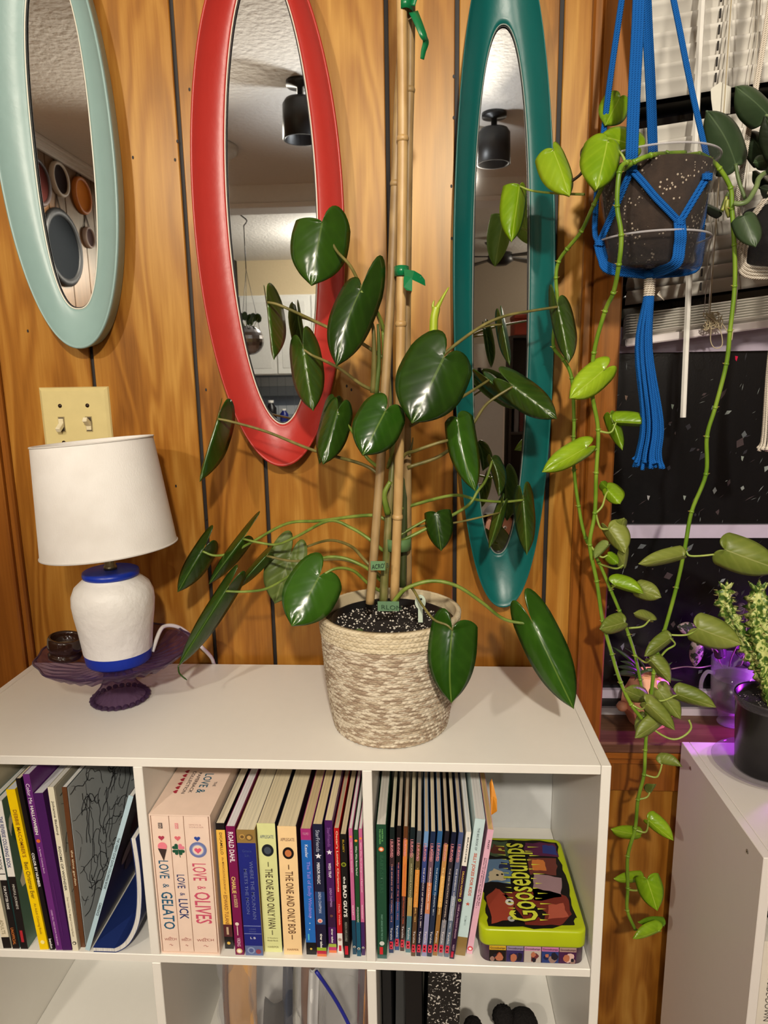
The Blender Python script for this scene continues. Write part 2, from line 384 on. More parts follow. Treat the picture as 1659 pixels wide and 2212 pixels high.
# ================================================================ mirrors
def sup(a,b,bt,n,t,c,k,N):
    th=2*PI*k/N; ct,st=math.cos(th),math.sin(th)
    u=a*math.copysign(abs(ct)**(2/n),ct); v=(bt if st>0 else b)*math.copysign(abs(st)**(2/n),st)
    return Vector((c[0]+u*math.cos(t)-v*math.sin(t),0,c[1]+u*math.sin(t)+v*math.cos(t)))
def mirror(name,O,I,rgb,rim,label):
    N=112; r=thing(name,(O[0],-.002,O[1]-O[3]),label,'mirror','painted oval mirrors on the panelled wall')
    oc=[sup(O[2],O[3],O[6],O[5],O[4],O[:2],k,N) for k in range(N)]
    ic=[sup(I[2],I[3],I[3],I[5],I[4],I[:2],k,N) for k in range(N)]
    m=textured('mirror_paint',rgb,.36,40,.25,.002,.5,.05)
    rings=[]
    cen=Vector((O[0],0,O[1]))
    def ring(s,y,out=0): 
        R=[]
        for k in range(N):
            p_=oc[k].lerp(ic[k],s); 
            if out: p_=p_+(oc[k]-ic[k]).normalized()*out
            R.append(Vector((p_.x,y,p_.z)))
        rings.append(R)
    ring(0,-.002,-.003); ring(0,-.020,.0005); ring(0,-.034,.003); ring(0,-.0385,.003); ring(0,-.040,.0015); ring(0,-.0395,-.0005); ring(.05,-.037)
    for s in (.14,.26,.4,.55,.7,.83,.93,1.0): ring(s,-.0135-.0245*(1-s)**1.7)
    ring(1.0,-.009,-.0005)
    vs=[v for R in rings for v in R]; K=len(rings)
    fs=[(i*N+j,i*N+(j+1)%N,(i+1)*N+(j+1)%N,(i+1)*N+j) for i in range(K-1) for j in range(N)]
    q=MB(); q.add(vs,fs,m,True); pw(q.build('frame'),r)
    g=new_mat('mirror_silver')[0]; b=g.node_tree.nodes['Principled BSDF']; b.inputs['Metallic'].default_value=1; b.inputs['Roughness'].default_value=.015; b.inputs['Base Color'].default_value=(.86,.87,.86,1)
    q=MB(); q.add([Vector((p_.x,-.0088,p_.z)) for p_ in ic],[tuple(range(N))],g); q.add([Vector((p_.x,-.0055,p_.z)) for p_ in ic],[tuple(range(N))],M['groove']); 
    pw(q.build('mirror_glass'),r)
    for off,y,rad,mm in ((-.0012,-.0128,.0011,rim),(-.003,-.0105,.0009,C((22,20,24),.4))):
        q=MB(); P=[Vector((p_.x,y,p_.z))+(oc[k]-ic[k]).normalized()*off for k,p_ in enumerate(ic)]; q.tube(P+[P[0]],rad,mm,6,False); pw(q.build('inner_rim'),r)
    return r
mirror('wall_mirror',(.1376,1.7498,.0875,.3049,.033,2.13,.3049),(.1383,1.7449,.0473,.2417,.001,2.45),(140,168,164),C((222,216,200),.3),'pale aqua framed oval mirror hanging above the light switch')
mirror('wall_mirror',(.4525,1.6266,.1102,.3688,.0128,2.015,.3688),(.4533,1.6465,.0698,.3274,.006,1.97),(176,47,40),C((214,206,190),.3),'red framed oval mirror behind the bamboo stakes')
mirror('wall_mirror',(.8006,1.4726,.0725,.4477,.0158,2.26,.5106),(.7983,1.4916,.0438,.3874,.008,2.25),(5,94,90),C((120,132,124),.3),'narrow dark teal framed oval mirror next to the window casing')

# ================================================================ light switch
r=thing('light_switch',(.111,-.001,1.281),'ivory double light switch plate half behind the white lampshade','switch')
IV=C((206,190,132),.4); q=MB()
x0,x1,z0,z1=.0525,.1695,1.266,1.3835
a=[(x0,0,z0),(x1,0,z0),(x1,0,z1),(x0,0,z1)]; e=.006
b=[(x0+.0015,-.003,z0+.0015),(x1-.0015,-.003,z0+.0015),(x1-.0015,-.003,z1-.0015),(x0+.0015,-.003,z1-.0015)]
c=[(x0+e,-.0058,z0+e),(x1-e,-.0058,z0+e),(x1-e,-.0058,z1-e),(x0+e,-.0058,z1-e)]
q.add(a+b+c,[(8,9,10,11)]+[(i,(i+1)%4,4+(i+1)%4,4+i) for i in range(4)]+[(4+i,4+(i+1)%4,8+(i+1)%4,8+i) for i in range(4)],IV); pw(q.build('plate'),r)
for k,cx in enumerate((.0875,.1335)):
    cz=1.3235
    q=MB(); q.box((cx-.0055,-.0064,cz-.0125),(cx+.0055,-.0058,cz+.0125),C((150,134,92),.5)); q.box((cx-.0042,-.0068,cz-.011),(cx+.0042,-.0062,cz+.011),C((60,48,34),.6)); s_=pw(q.build('toggle_slot'),r)
    up=1 if k else -1
    xf=Matrix.Translation((cx,-.0062,cz))@Matrix.Rotation(math.radians(-32*up),4,'X')
    q=MB(); q.box((-.0038,-.0165,-.004),(.0038,.001,.004),C((222,212,180),.4),.001,xf); q.box((cx-.0040,-.0085,cz-.0095 if up>0 else cz-.001),(cx+.0040,-.0064,cz+.001 if up>0 else cz+.0095),C((214,202,166),.4)); pw(q.build('toggle'),r)
    for dz in (.030,-.030):
        q=MB(); q.lathe([(0,.0016),(.0028,.0012),(.0034,0)],C((52,36,24),.4,.5,.6),14,(cx,-.0058,cz+dz),True,Matrix.Rotation(PI/2,4,'X')); q.box((cx-.0024,-.0076,cz+dz-.0004),(cx+.0024,-.0071,cz+dz+.0004),C((20,14,10),.6)); pw(q.build('screw'),r)

# ================================================================ white cube shelf
def cube_shelf(x0,ytop,z1,width,depth,cols,rows,cellw,cellh,label,mat,yb):
    r=thing('cube_shelf',(x0,yb,0),label,'shelf'); yf=yb-depth
    pw(bx('top_board',(x0+TB,yf,z1-TB),(x0+width-TB,yb,z1),mat,None,.0008),r)
    for s in (0,1): pw(bx('side_panel',(x0 if s==0 else x0+width-TB+.0004,yf-.0005,0),(x0+TB-.0004 if s==0 else x0+width,yb,z1),mat,None,.0008),r)
    for j in range(1,rows+1):
        z=z1-TB-j*(cellh+TB)
        if z<0: z=0
        pw(bx('shelf_board',(x0+TB,yf+.001,z),(x0+width-TB,yb-.004,z+TB),mat,None,.0008),r)
        for i in range(1,cols):
            x=x0+i*(cellw+TB); pw(bx('divider',(x,yf+.0005,z+TB+.0003),(x+TB,yb-.004,z+TB+cellh-.0003),mat,None,.0008),r)
    pw(bx('back_panel',(x0+TB,yb-.004,0),(x0+width-TB,yb-.0012,z1-TB),C((206,208,208),.5),None),r)
    return r
shelf=cube_shelf(0,0,H,W,DEP,3,3,CW,CW,'white cube shelf full of books under the three mirrors',M['white_board'],YB)
def screw(x,y,z,parent,nx):
    q=MB(); q.lathe([(0,.0006),(.0022,.0006),(.0034,0)],C((190,188,180),.35,.5,.8),12,(x,y,z),True,Matrix.Rotation(PI/2*nx,4,'Y') if nx else Matrix.Rotation(PI/2,4,'X'))
    q.disc(Vector((x,y,z))+(Vector((-.0007,0,0)) if nx else Vector((0,-.0007,0))),.0012,M['groove'],8,(0,1,0) if nx else (1,0,0),(0,0,1)); pw(q.build('screw'),parent)
p_=at(262,2178,YB-.005); screw(p_.x,YB-.0044,p_.z,shelf,0)
RX,RZ,RYB,RYF=1.1085,.7855,-.032,-.312
rsh=cube_shelf(RX,0,RZ,.615,RYB-RYF,2,2,.288,.36,'white cube shelf beside the window carrying the cactus pot, its grey left side facing us',M['white_board2'],RYB)
for y_ in (-.075,-.272): screw(RX,y_,RZ-.022,rsh,-1)

# ================================================================ books
BOARD=C((235,230,220),.6)
def pagemat(rgb):
    k=('page',rgb)
    if k in _mc: return _mc[k]
    m,t,b=new_mat('page_block'); tc,mp,n=nodes(t,'ShaderNodeTexCoord','ShaderNodeMapping','ShaderNodeTexNoise')
    mp.inputs['Scale'].default_value=(1700,4,4); n.inputs['Scale'].default_value=1; n.inputs['Detail'].default_value=2
    t.links.new(tc.outputs['Object'],mp.inputs[0]); t.links.new(mp.outputs[0],n.inputs['Vector'])
    r=ramp(t,[(.2,tuple(int(v*.72) for v in rgb)),(.6,rgb)]); t.links.new(n.outputs['Fac'],r.inputs[0]); t.links.new(r.outputs[0],b.inputs['Base Color'])
    b.inputs['Roughness'].default_value=.85; _mc[k]=m; return m
def book(px, bands, label, cat='book', group=None, page=(232,220,190), depth=.14, cover=None, titles=(), art=None, z=ZR, lean=None, hard=False, yfix=None, th_k=.965, edge=.0):
    (blx,bly,brx,bry,tlx,tly,trx,try_)=px
    bl,br=at(blx,bly,Z=z),at(brx,bry,Z=z); yf=max(YF+.003,(bl.y+br.y)/2)
    if yfix is not None: yf=yfix
    bl,br=at(blx,bly,yf),at(brx,bry,yf); tl,tr=at(tlx,tly,yf),at(trx,try_,yf)
    th=max(.004,min(br.x-bl.x,tr.x-tl.x)*th_k); h=((tl.z+tr.z)/2-z); a=math.atan2(((tl.x+tr.x)-(bl.x+br.x))/2,h)
    h=h/math.cos(a)
    if lean is not None: a=lean
    x0=bl.x+.0002; zz=z+.0003
    if a>0: zz+=th*math.sin(a); 
    r=thing('book',(x0,yf,zz),label,cat,group,(0,a,0))
    depth=min(depth,YB-.006-yf)
    q=MB(); cov=cover or bands[0][2]; cm=C(cov,.32)
    e=.0007 if not hard else .0022
    for f0,f1,rgb in bands: q.box((0,0,h*(1-f1)),(th,e,h*(1-f0)),rgb if hasattr(rgb,'name') else C(rgb,.3))
    for s in (0,1): q.box((0 if s==0 else th-e,e,0),(e if s==0 else th,depth,h),cm)
    q.build('cover',r)
    q=MB(); dz=.0004 if not hard else .003
    q.box((e*1.05,e*1.3,dz),(th-e*1.05,depth-(.0008 if not hard else .004),h-dz),pagemat(page)); q.build('pages',r)
    for T in titles:
        s,f0,f1,u0,u1,rgb=T[:6]; bold=T[6] if len(T)>6 else .01
        u0,u1=u0*th,u1*th
        if len(T)>7 and T[7]=='h':   # lettering across the spine
            text(s,r,C(rgb,.5),(u0,-.0005,h*(1-f1)),(1,0,0),(0,0,1),u1-u0,h*(f1-f0),'lettering',bold)
        else:
            text(s,r,C(rgb,.5),(u0,-.0005,h*(1-f0)),(0,0,-1),(1,0,0),h*(f1-f0),u1-u0,'lettering',bold)
    if art: art(r,th,h,depth)
    return r
def disc_art(u,f,rad,rgb,rgb2=None,name='emblem',sq=1):
    def g(r,th,h,d):
        q=MB(); q.disc((u*th,-.0006,h*(1-f)),rad*th,C(rgb,.4),20,(1,0,0),(0,0,sq))
        if rgb2: q.disc((u*th,-.0009,h*(1-f)),rad*th*.6,C(rgb2,.4),16,(1,0,0),(0,0,sq))
        q.build(name,r)
    return g
def arts(*gs):
    def g(r,th,h,d):
        for k in gs: k(r,th,h,d)
    return g
def rect_art(u0,u1,f0,f1,rgb,name='emblem'):
    def g(r,th,h,d):
        q=MB(); q.box((u0*th,-.0006,h*(1-f1)),(u1*th,-.0001,h*(1-f0)),C(rgb,.4)); q.build(name,r)
    return g
def star_art(u,f,rad,rgb):
    def g(r,th,h,d):
        q=MB(); q.poly([(u*th+rad*th*(1 if k%2==0 else .42)*math.sin(k*PI/5),-.0007,h*(1-f)+rad*th*(1 if k%2==0 else .42)*math.cos(k*PI/5)) for k in range(10)],C(rgb,.4)); q.build('star',r)
    return g
# ---- left compartment
g1='colouring books in the left compartment'
WH=(236,234,228); BK=(24,22,24)
book((9,2060,28,2059,-69,1690,-51,1690),[(0,.93,(226,216,190)),(.93,1,BK)],'cream book with black foot at the far left of the shelf',group=g1,depth=.21,page=(225,225,220),titles=[('ADULTS',.82,.91,.25,.7,(150,140,110))])
book((29,2060,43,2058,-31,1735,-16,1733),[(0,.47,WH),(.47,.52,WH),(.52,1,BK)],'white and black reverse colouring book with orange foot lettering',group=g1,depth=.2,page=(225,225,220),cover=(70,110,110),
  titles=[('THE REVERSE COLORING BOOK',.08,.45,.25,.75,(30,30,34)),('FOR POTTER FANS',.56,.72,.3,.7,WH),('UNOFFICIAL',.85,.97,.25,.7,(210,120,50))],art=rect_art(.04,.96,.475,.48,(40,40,44)))
def reverse_cover(r,th,h,d):
    rr=random.Random(3); q=MB()
    for i in range(34):
        y=rr.uniform(.012,d-.02); z=rr.uniform(.25*h,h*.97); s=rr.uniform(.012,.03)
        col=rr.choice([(52,92,86),(120,150,140),(200,206,196),(24,40,48),(222,222,212)])
        q.poly([(th+.0003+.00002*i,y+s*math.cos(a)*rr.uniform(.5,1),max(.01,min(h-.002,z+s*1.3*math.sin(a)*rr.uniform(.5,1)))) for a in [k*PI/4 for k in range(8)]],C(col,.4))
    q.build('cover_art',r)
book((46,2057,62,2056,-12,1732,4,1730),[(0,.47,WH),(.47,.5,WH),(.5,1,BK)],'white over black reverse colouring book with a red pill at its foot',group=g1,depth=.2,page=(225,225,220),cover=(84,122,114),
  titles=[('THE REVERSE COLORING BOOK',.1,.44,.2,.72,(52,62,120),.015),('MINDFUL JOURNEYS',.55,.72,.3,.75,(200,196,186))],art=arts(rect_art(.3,.68,.87,.95,(176,40,50)),reverse_cover))
book((88.6,2067.9,107.5,2064.9,12.3,1708.7,32.8,1704.7),[(0,1,(246,208,8))],'bright yellow colouring book leaning left',group=g1,depth=.2,page=(214,220,226),
  titles=[("DEBBIE MACOMBER'S",.12,.41,.3,.72,(150,92,20)),('Best Christmas Ever',.44,.67,.3,.76,(110,80,20)),('An Adult Coloring Book',.7,.9,.32,.68,(150,110,20))],art=disc_art(.5,.95,.24,(250,235,150)))
book((110,2069,120,2067,33,1683,44,1682),[(0,1,(18,16,20))],'thin black colour by number book beside the yellow one',group=g1,depth=.2,page=(228,214,184),
  titles=[('COLOR BY NUMBER',.42,.62,.25,.8,WH,.03),('bendon',.93,.99,.25,.8,WH,.02)])
book((123,2067,137,2066,48,1674,64,1673),[(0,1,(104,42,122))],'purple Halloween colouring book with white script',group=g1,depth=.205,page=(214,210,220),
  titles=[('Color Me',.05,.16,.2,.75,(236,220,240),.01),('HALLOWEEN',.17,.33,.25,.72,WH,.03),('a Spooky Coloring Book',.4,.55,.3,.62,(226,190,230)),('CIDER MILL PRESS BOOK PUBLISHERS',.76,.97,.35,.6,(222,180,226))],art=disc_art(.5,.365,.3,(222,110,40)))
book((137.5,2070,158,2070,71,1716,93.5,1713),[(0,1,(70,26,92))],'plain dark purple book with white page edges',group=g1,depth=.19,page=(222,222,226),titles=[],art=rect_art(.3,.36,.55,.9,(90,36,110)))
def doodle(c0,c1,n,seed):
    def g(r,th,h,d):
        rr=random.Random(seed); q=MB(); q.box((th,.002,.002),(th+.0004,d-.002,h-.002),C(c0,.5)); 
        for i in range(n):
            y,z=rr.uniform(.01,d-.012),rr.uniform(.012,h-.012); P=[Vector((th+.0007,y,z))]; a=rr.uniform(0,6.28)
            for k in range(9):
                a+=rr.uniform(-.9,.9); p_=P[-1]+Vector((0,math.cos(a)*.007,math.sin(a)*.009))
                if not(.004<p_.y<d-.004 and .004<p_.z<h-.004): break
                P.append(p_)
            if len(P)>2: q.tube(P,[rr.uniform(.0002,.0006)]*len(P),C(c1,.5),4,False)
        o=q.build('cover_art',r)
    return g
book((158,2061,170.5,2059,102,1702,116,1700),[(0,1,(226,220,196))],'cream colouring book with black serif title about rooms',group=g1,depth=.2,page=(220,218,210),cover=(176,170,150),
  titles=[('Johanna Basford',.08,.28,.25,.72,(70,66,56)),('ROOMS OF WONDER',.35,.62,.25,.65,(50,48,44)),('Step Inside This Magical Coloring Book',.66,.91,.3,.65,(140,130,110))],art=arts(disc_art(.5,.95,.33,(60,56,50),(226,220,196)),doodle((186,180,160),(50,48,44),110,2)))
book((174,2048,184,2045,132,1702,145,1700),[(0,1,(96,58,34))],'thin brown book with grey line drawn cover',group=g1,depth=.205,page=(226,226,222),cover=(110,116,116),
  titles=[('the time garden',.38,.6,.25,.8,(226,206,170),.01)],art=doodle((204,212,212),(40,42,46),80,9))
# book leaning right against the divider, with a bent paperback under it
a_=at(184,2072,Z=ZR); yb_=max(a_.y,YF+.003); tl=at(277,1722,yb_); bl=at(185,2072,yb_)
ang=math.atan2(tl.x-bl.x,tl.z-ZR)
r=thing('book',(bl.x+.0008,yb_,ZR+.0005+.007*math.sin(ang)),'pale blue spined colouring book leaning right on the bent blue paperback','book',g1,(0,ang,0))
hh=(tl.z-ZR)/math.cos(ang); q=MB(); q.box((0,0,0),(.0065,.0007,hh),C((178,206,218),.35)); q.box((0,.0007,0),(.0007,.21,hh),C((60,58,64),.35)); q.box((.0058,.0007,0),(.0065,.21,hh),C((56,46,54),.35)); q.build('cover',r)
q=MB(); q.box((.0008,.0009,.0004),(.0057,.209,hh-.0004),pagemat((220,220,216))); q.build('pages',r)
text('THE CREEPY CUTE GOTH COLORING BOOK',r,C((30,34,40),.5),(.0016,-.0004,hh*.74),(0,0,-1),(1,0,0),hh*.33,.0032,'lettering',.01)
text('CARRADICE',r,C((30,34,40),.5),(.0016,-.0004,hh*.32),(0,0,-1),(1,0,0),hh*.085,.0034,'lettering',.01)
q=MB(); 
for k,(y_,z_,s_) in enumerate(((.06,.72,.03),(.12,.6,.04),(.09,.4,.035),(.16,.8,.03),(.05,.5,.02))):
    q.poly([(.0069+.0002*k,y_+s_*math.cos(a)*.8,hh*z_+s_*math.sin(a)) for a in [i*PI/5 for i in range(10)]],C(((80,20,34),(120,112,116),(96,84,88),(60,24,36),(150,140,140))[k],.5))
q.build('cover_art',r)
# bent paperback
prof=[at(x_,y_,yb_-.001) for x_,y_ in ((204,2073),(226,2070),(250,2061),(275,2043),(293,2015),(303,1980),(306,1930),(303,1880),(297,1835),(293,1812))]
off=at(195,2074,yb_-.001); prof=[Vector((min(p_.x,TB+CW-.0012),0,max(p_.z,ZR+.0006))) for p_ in prof]
prof=[Vector((min(p_.x,TB+CW-.0012),0,max(p_.z,ZR+.0006))) for p_ in crv(prof,5)]; base=Vector((prof[0].x,yb_-.001,ZR+.001))
r=thing('book',base,'bent dark blue paperback curled against the divider','book',g1)
def sweep(lo,hi,m,name,dep=.19,y0=0.0):
    q=MB(); n=len(prof); V=[]
    for i,p_ in enumerate(prof):
        t=(prof[min(i+1,n-1)]-prof[max(i-1,0)]).normalized(); nr=Vector((-t.z,0,t.x))
        for s_ in (lo,hi):
            w_=Vector((p_.x,0,p_.z))+nr*s_
            for y_ in (y0,dep): V.append(w_+Vector((0,base.y+y_,0)))
    F=[]
    for i in range(n-1):
        a=i*4;b=a+4; F+=[(a,a+1,b+1,b),(a+2,b+2,b+3,a+3),(a,b,b+2,a+2),(a+1,a+3,b+3,b+1)]
    F+=[(0,2,3,1),((n-1)*4,(n-1)*4+1,(n-1)*4+3,(n-1)*4+2)]
    q.add(V,F,m,False); o=q.build(name); pw(o,r); return o
sweep(.0004,.0065,pagemat((226,224,218)),'pages',.188,.001); BL=C((34,52,112),.35)
sweep(.0066,.0072,BL,'front_cover'); sweep(-.0003,.0003,BL,'back_cover')
q=MB(); n=len(prof); i0,i1=int(n*.42),int(n*.8); V=[]
for i in range(i0,i1):
    t=(prof[i+1]-prof[i-1]).normalized(); nr=Vector((-t.z,0,t.x)); w_=prof[i]+nr*.0076
    V+= [Vector((w_.x,base.y+.012,w_.z)),Vector((w_.x,base.y+.12,w_.z))]
q.add(V,[(2*k,2*k+1,2*k+3,2*k+2) for k in range(i1-i0-1)],C((222,180,176),.5)); pw(q.build('text_panel'),r)
i=int(n*.62); t=(prof[i+2]-prof[i-2]).normalized(); nr=Vector((-t.z,0,t.x))
for k,s_ in enumerate(("Look and","framing","colored like","these. Fun","With adult","It's like you","have a fine","created colorful","with colors and","artist does")):
    w_=prof[i]+nr*.0084+t*(.03-.0066*k)
    o=text(s_,r,C((40,30,50),.6),Vector((w_.x,base.y+.018,w_.z)),(0,1,0),t,.0055*len(s_),.0042,'lettering'); pw(o,r)
# ---- middle compartment: boxed set
PK=(240,214,196); PKM=C(PK,.45)
yb_=YF+.004
bl,br,tl,tr=at(345,2058,yb_),at(475,2060,yb_),at(325,1759.6,yb_),at(453.5,1762,yb_)
th=(br.x-bl.x+tr.x-tl.x)/2; hh=tl.z-ZR; dd=.205; tk=.0016; x0=(bl.x+tl.x)/2
r=thing('book_slipcase',(x0,yb_,ZR+.0004),'pink cardboard slipcase holding three pink paperbacks','slipcase')
q=MB(); q.box((0,0,0),(tk,dd,hh),PKM); q.box((th-tk,0,0),(th,dd,hh),PKM); q.box((tk,0,hh-tk),(th-tk,dd,hh),PKM); q.box((tk,0,0),(th-tk,dd,tk),PKM); q.box((tk,dd-tk,tk),(th-tk,dd,hh-tk),PKM); q.build('case',r)
zt=hh+.0004
yq=lambda py: at(430,py,Z=tl.z).y-yb_
for s_,y0,y1,xx,hgt,rgb in (('THE',yq(1699),yq(1689),th*.80,.004,(90,80,80)),('LOVE &',yq(1714),yq(1672),th*.57,th*.15,(40,96,120)),('PAPERBACK',yq(1714),yq(1670),th*.44,th*.06,(60,50,54)),('COLLECTION',yq(1716),yq(1667),th*.33,th*.06,(60,50,54))):
    text(s_,r,C(rgb,.5),(xx,y1,zt),(0,-1,0),(1,0,0),y1-y0,hgt,'lettering',.01)
def heart(q,c,s,xd,up,rgb):
    P=[]
    for k in range(20):
        t=2*PI*k/20; P.append(Vector(c)+Vector(xd)*(s*math.sin(t)**3)+Vector(up)*(s*(.81*math.cos(t)-.31*math.cos(2*t)-.12*math.cos(3*t)-.06*math.cos(4*t))))
    q.poly(P,C(rgb,.5))
q=MB()
for k in range(6): heart(q,(th*.22,yq(1668+8.8*k),zt),.0040,(0,-1,0),(1,0,0),(170,40,60))
q.build('heart',r)
bw=[(.0,.31),(.315,.565),(.57,1.0)]; inner=th-2*tk-.002
nm=[('GELATO',(36,92,124),(178,60,84)),('LUCK',(42,54,110),(222,110,120)),('OLIVES',(206,84,112),(44,72,158))]
for k,(u0,u1) in enumerate(bw):
    xa=x0+tk+.0008+u0*inner; wd=(u1-u0)*inner-.0006; hb=hh-2*tk-.002
    t_=nm[k]; lab=('pink paperback with ice cream cone spine in the slipcase','pink paperback with four leaf clover spine in the slipcase','widest pink paperback with blue ring emblem in the slipcase')[k]
    b=thing('book',(xa,yb_+.0012,ZR+tk+.0012),lab,'book','pink paperbacks in the slipcase')
    q=MB(); q.box((0,0,0),(wd,.0007,hb),PKM); q.box((0,.0007,0),(.0007,.195,hb),PKM); q.box((wd-.0007,.0007,0),(wd,.195,hb),PKM); q.build('cover',b)
    q=MB(); q.box((.0008,.0009,.0003),(wd-.0008,.194,hb-.0003),pagemat((236,228,210))); q.build('pages',b)
    big=((.32,.45,.49,.52,.55,.83),(.42,.52,.553,.576,.60,.75),(.335,.46,.50,.525,.545,.78))[k]; c1=C(t_[1],.5)
    def sp(s_,f0,f1,u0_,u1_,m_,bd=.0): text(s_,b,m_,(u0_*wd,-.0005,hb*(1-f0)),(0,0,-1),(1,0,0),hb*(f1-f0),(u1_-u0_)*wd,'lettering',bd)
    sp('LOVE',big[0],big[1],.2,.78,c1,.008); sp('&',big[2],big[3],.34,.70,c1); sp(t_[0],big[4],big[5],.18,.86,c1,.012)
    text('WELCH',b,C((160,76,70),.5),(.15*wd,-.0005,hb*.082),(1,0,.06),(0,0,1),wd*.72,hb*.018,'lettering')
    q=MB()
    for s_ in (.105,.05): q.tube(crv([(.42*wd,-.0006,hb*s_),(.5*wd,-.0006,hb*(s_+.005)),(.56*wd,-.0006,hb*(s_-.004)),(.62*wd,-.0006,hb*s_)],4),.0003,C((160,76,70),.5),4)
    if k==2: text('SIMON &',b,C((196,160,150),.5),(.2*wd,-.0005,hb*.937),(1,0,0),(0,0,1),wd*.5,hb*.011,'lettering'); text('SCHUSTER',b,C((196,160,150),.5),(.2*wd,-.0005,hb*.92),(1,0,0),(0,0,1),wd*.6,hb*.011,'lettering')
    else:
        q.poly([(.38*wd,-.0006,hb*.912),(.62*wd,-.0006,hb*.912),(.62*wd,-.0006,hb*.952),(.38*wd,-.0006,hb*.952)],C((90,80,80) if k==0 else (224,140,146),.5))
        text('SIMON',b,C(PK,.5),(.41*wd,-.0008,hb*.948),(0,0,-1),(1,0,0),hb*.032,wd*.16,'lettering')
    q.build('ornament',b)
    q=MB(); heart(q,(.5*wd,-.0007,hb*.845),.0042,(1,0,0),(0,0,1),t_[2]); cz=hb*.765
    if k==0:
        q.disc((.52*wd,-.0008,cz+.004),wd*.27,C((238,130,146),.5),20,(1,0,0),(0,0,1)); q.poly([(.25*wd,-.0010,cz+.001),(.76*wd,-.0010,cz),(.54*wd,-.0010,cz-.018)],C((62,48,44),.5))
    elif k==1:
        for a,rgb in ((PI*.75,(30,84,60)),(PI*.25,(232,130,150)),(-PI*.25,(30,84,60)),(-PI*.75,(30,84,60))):
            d=Vector((math.cos(a),0,math.sin(a))); heart(q,Vector((.5*wd,-.0008,cz))+d*.0052,.0048,(d.z,0,-d.x),d,rgb)
        q.tube([(.5*wd,-.0008,cz),(.53*wd,-.0008,cz-.006),(.6*wd,-.0008,cz-.012)],.0004,C((30,84,60),.5),4)
    else:
        q.disc((.5*wd,-.0007,cz),wd*.36,C((112,124,176),.5),28,(1,0,0),(0,0,1)); q.disc((.5*wd,-.0009,cz),wd*.26,C((150,160,200),.5),28,(1,0,0),(0,0,1)); q.disc((.5*wd,-.0011,cz),wd*.22,C(PK,.5),28,(1,0,0),(0,0,1)); heart(q,(.5*wd,-.0013,cz-.0005),wd*.15,(1,0,0),(0,0,1),(224,90,120))
    q.build('emblem',b)
# ---- middle compartment: single books
g2='paperbacks in the middle compartment'
CR=(236,226,198)
book((486,2050,505,2050,464,1779,486,1779),[(0,.05,BK),(.05,.8,(240,190,82)),(.8,.9,(84,40,44)),(.9,1,BK)],'yellow spined paperback with black ends next to the slipcase',group=g2,page=CR,depth=.2,
  titles=[('DICAMILLO',.07,.24,.35,.65,(90,60,30)),('the MIRACULOUS JOURNEY of',.26,.55,.35,.65,(150,100,50)),('EDWARD TULANE',.56,.8,.3,.72,(140,86,50))],art=arts(disc_art(.5,.95,.2,(220,180,80)),rect_art(.35,.6,.82,.88,(196,170,140))))
book((508.7,2063,528,2063,486.5,1785.6,508,1785.6),[(0,1,(122,22,78))],'magenta spined book with white hand lettering',group=g2,page=(232,230,232),depth=.19,
  titles=[('ROALD DAHL',.04,.27,.2,.78,(240,232,236),.02),('CHARLIE',.38,.51,.2,.65,(240,214,120),.02),('AND THE',.52,.545,.3,.6,(240,210,150)),('CHOCOLATE FACTORY',.55,.62,.3,.7,(240,210,150)),('VIKING',.86,.93,.3,.7,(226,190,210))],art=arts(disc_art(.5,.965,.34,(226,200,140),(250,250,244)),disc_art(.45,.75,.22,(230,214,200)),rect_art(.4,.5,.77,.84,(226,206,190))))
book((530.5,2065,570,2064,510,1794,551,1793),[(0,.1,(150,120,66)),(.1,.92,(30,40,128)),(.92,1,(96,112,160))],'wide royal blue spined book with golden scrollwork at the top',group=g2,page=(236,226,196),depth=.2,
  titles=[('Grace',.15,.17,.25,.75,(70,84,150),0,'h'),('Lin',.185,.205,.38,.6,(70,84,150),0,'h'),('WHERE THE MOUNTAIN',.24,.7,.58,.78,(96,106,160)),('MEETS THE MOON',.3,.66,.25,.43,(96,106,160)),('A NEWBERY',.775,.787,.3,.7,(90,100,160),0,'h'),('HONOR BOOK',.795,.807,.3,.7,(90,100,160),0,'h'),('L B',.845,.862,.35,.65,(214,214,226),.02,'h')],
  art=arts(rect_art(.02,.98,.755,.758,(130,140,190)),rect_art(.02,.98,.818,.821,(130,140,190)),disc_art(.35,.955,.22,(140,156,196),(84,96,150)),disc_art(.75,.965,.15,(150,70,84)),disc_art(.3,.05,.16,(190,150,80),(110,84,50)),disc_art(.68,.055,.2,(110,86,52),(200,160,90))))
book((572,2058,612.5,2055.7,555,1781,595.6,1778),[(0,1,(222,226,160))],'pale lime spined book with a dark round portrait',group=g2,page=(226,212,178),depth=.2,cover=(40,44,60),
  titles=[('APPLEGATE',.085,.11,.14,.88,(110,120,130),.01,'h'),('THE ONE AND ONLY IVAN',.34,.81,.3,.72,(70,56,36),.01),('A Newbery',.88,.893,.2,.8,(90,80,50),0,'h'),('Medal Book',.9,.912,.2,.8,(90,80,50),0,'h'),('HARPER',.95,.965,.2,.82,(140,136,90),.01,'h')],
  art=arts(disc_art(.52,.2,.33,(26,32,40),(70,80,92),'emblem',1.15),rect_art(.47,.53,.29,.325,(130,130,90)),rect_art(.47,.53,.825,.86,(130,130,90))))
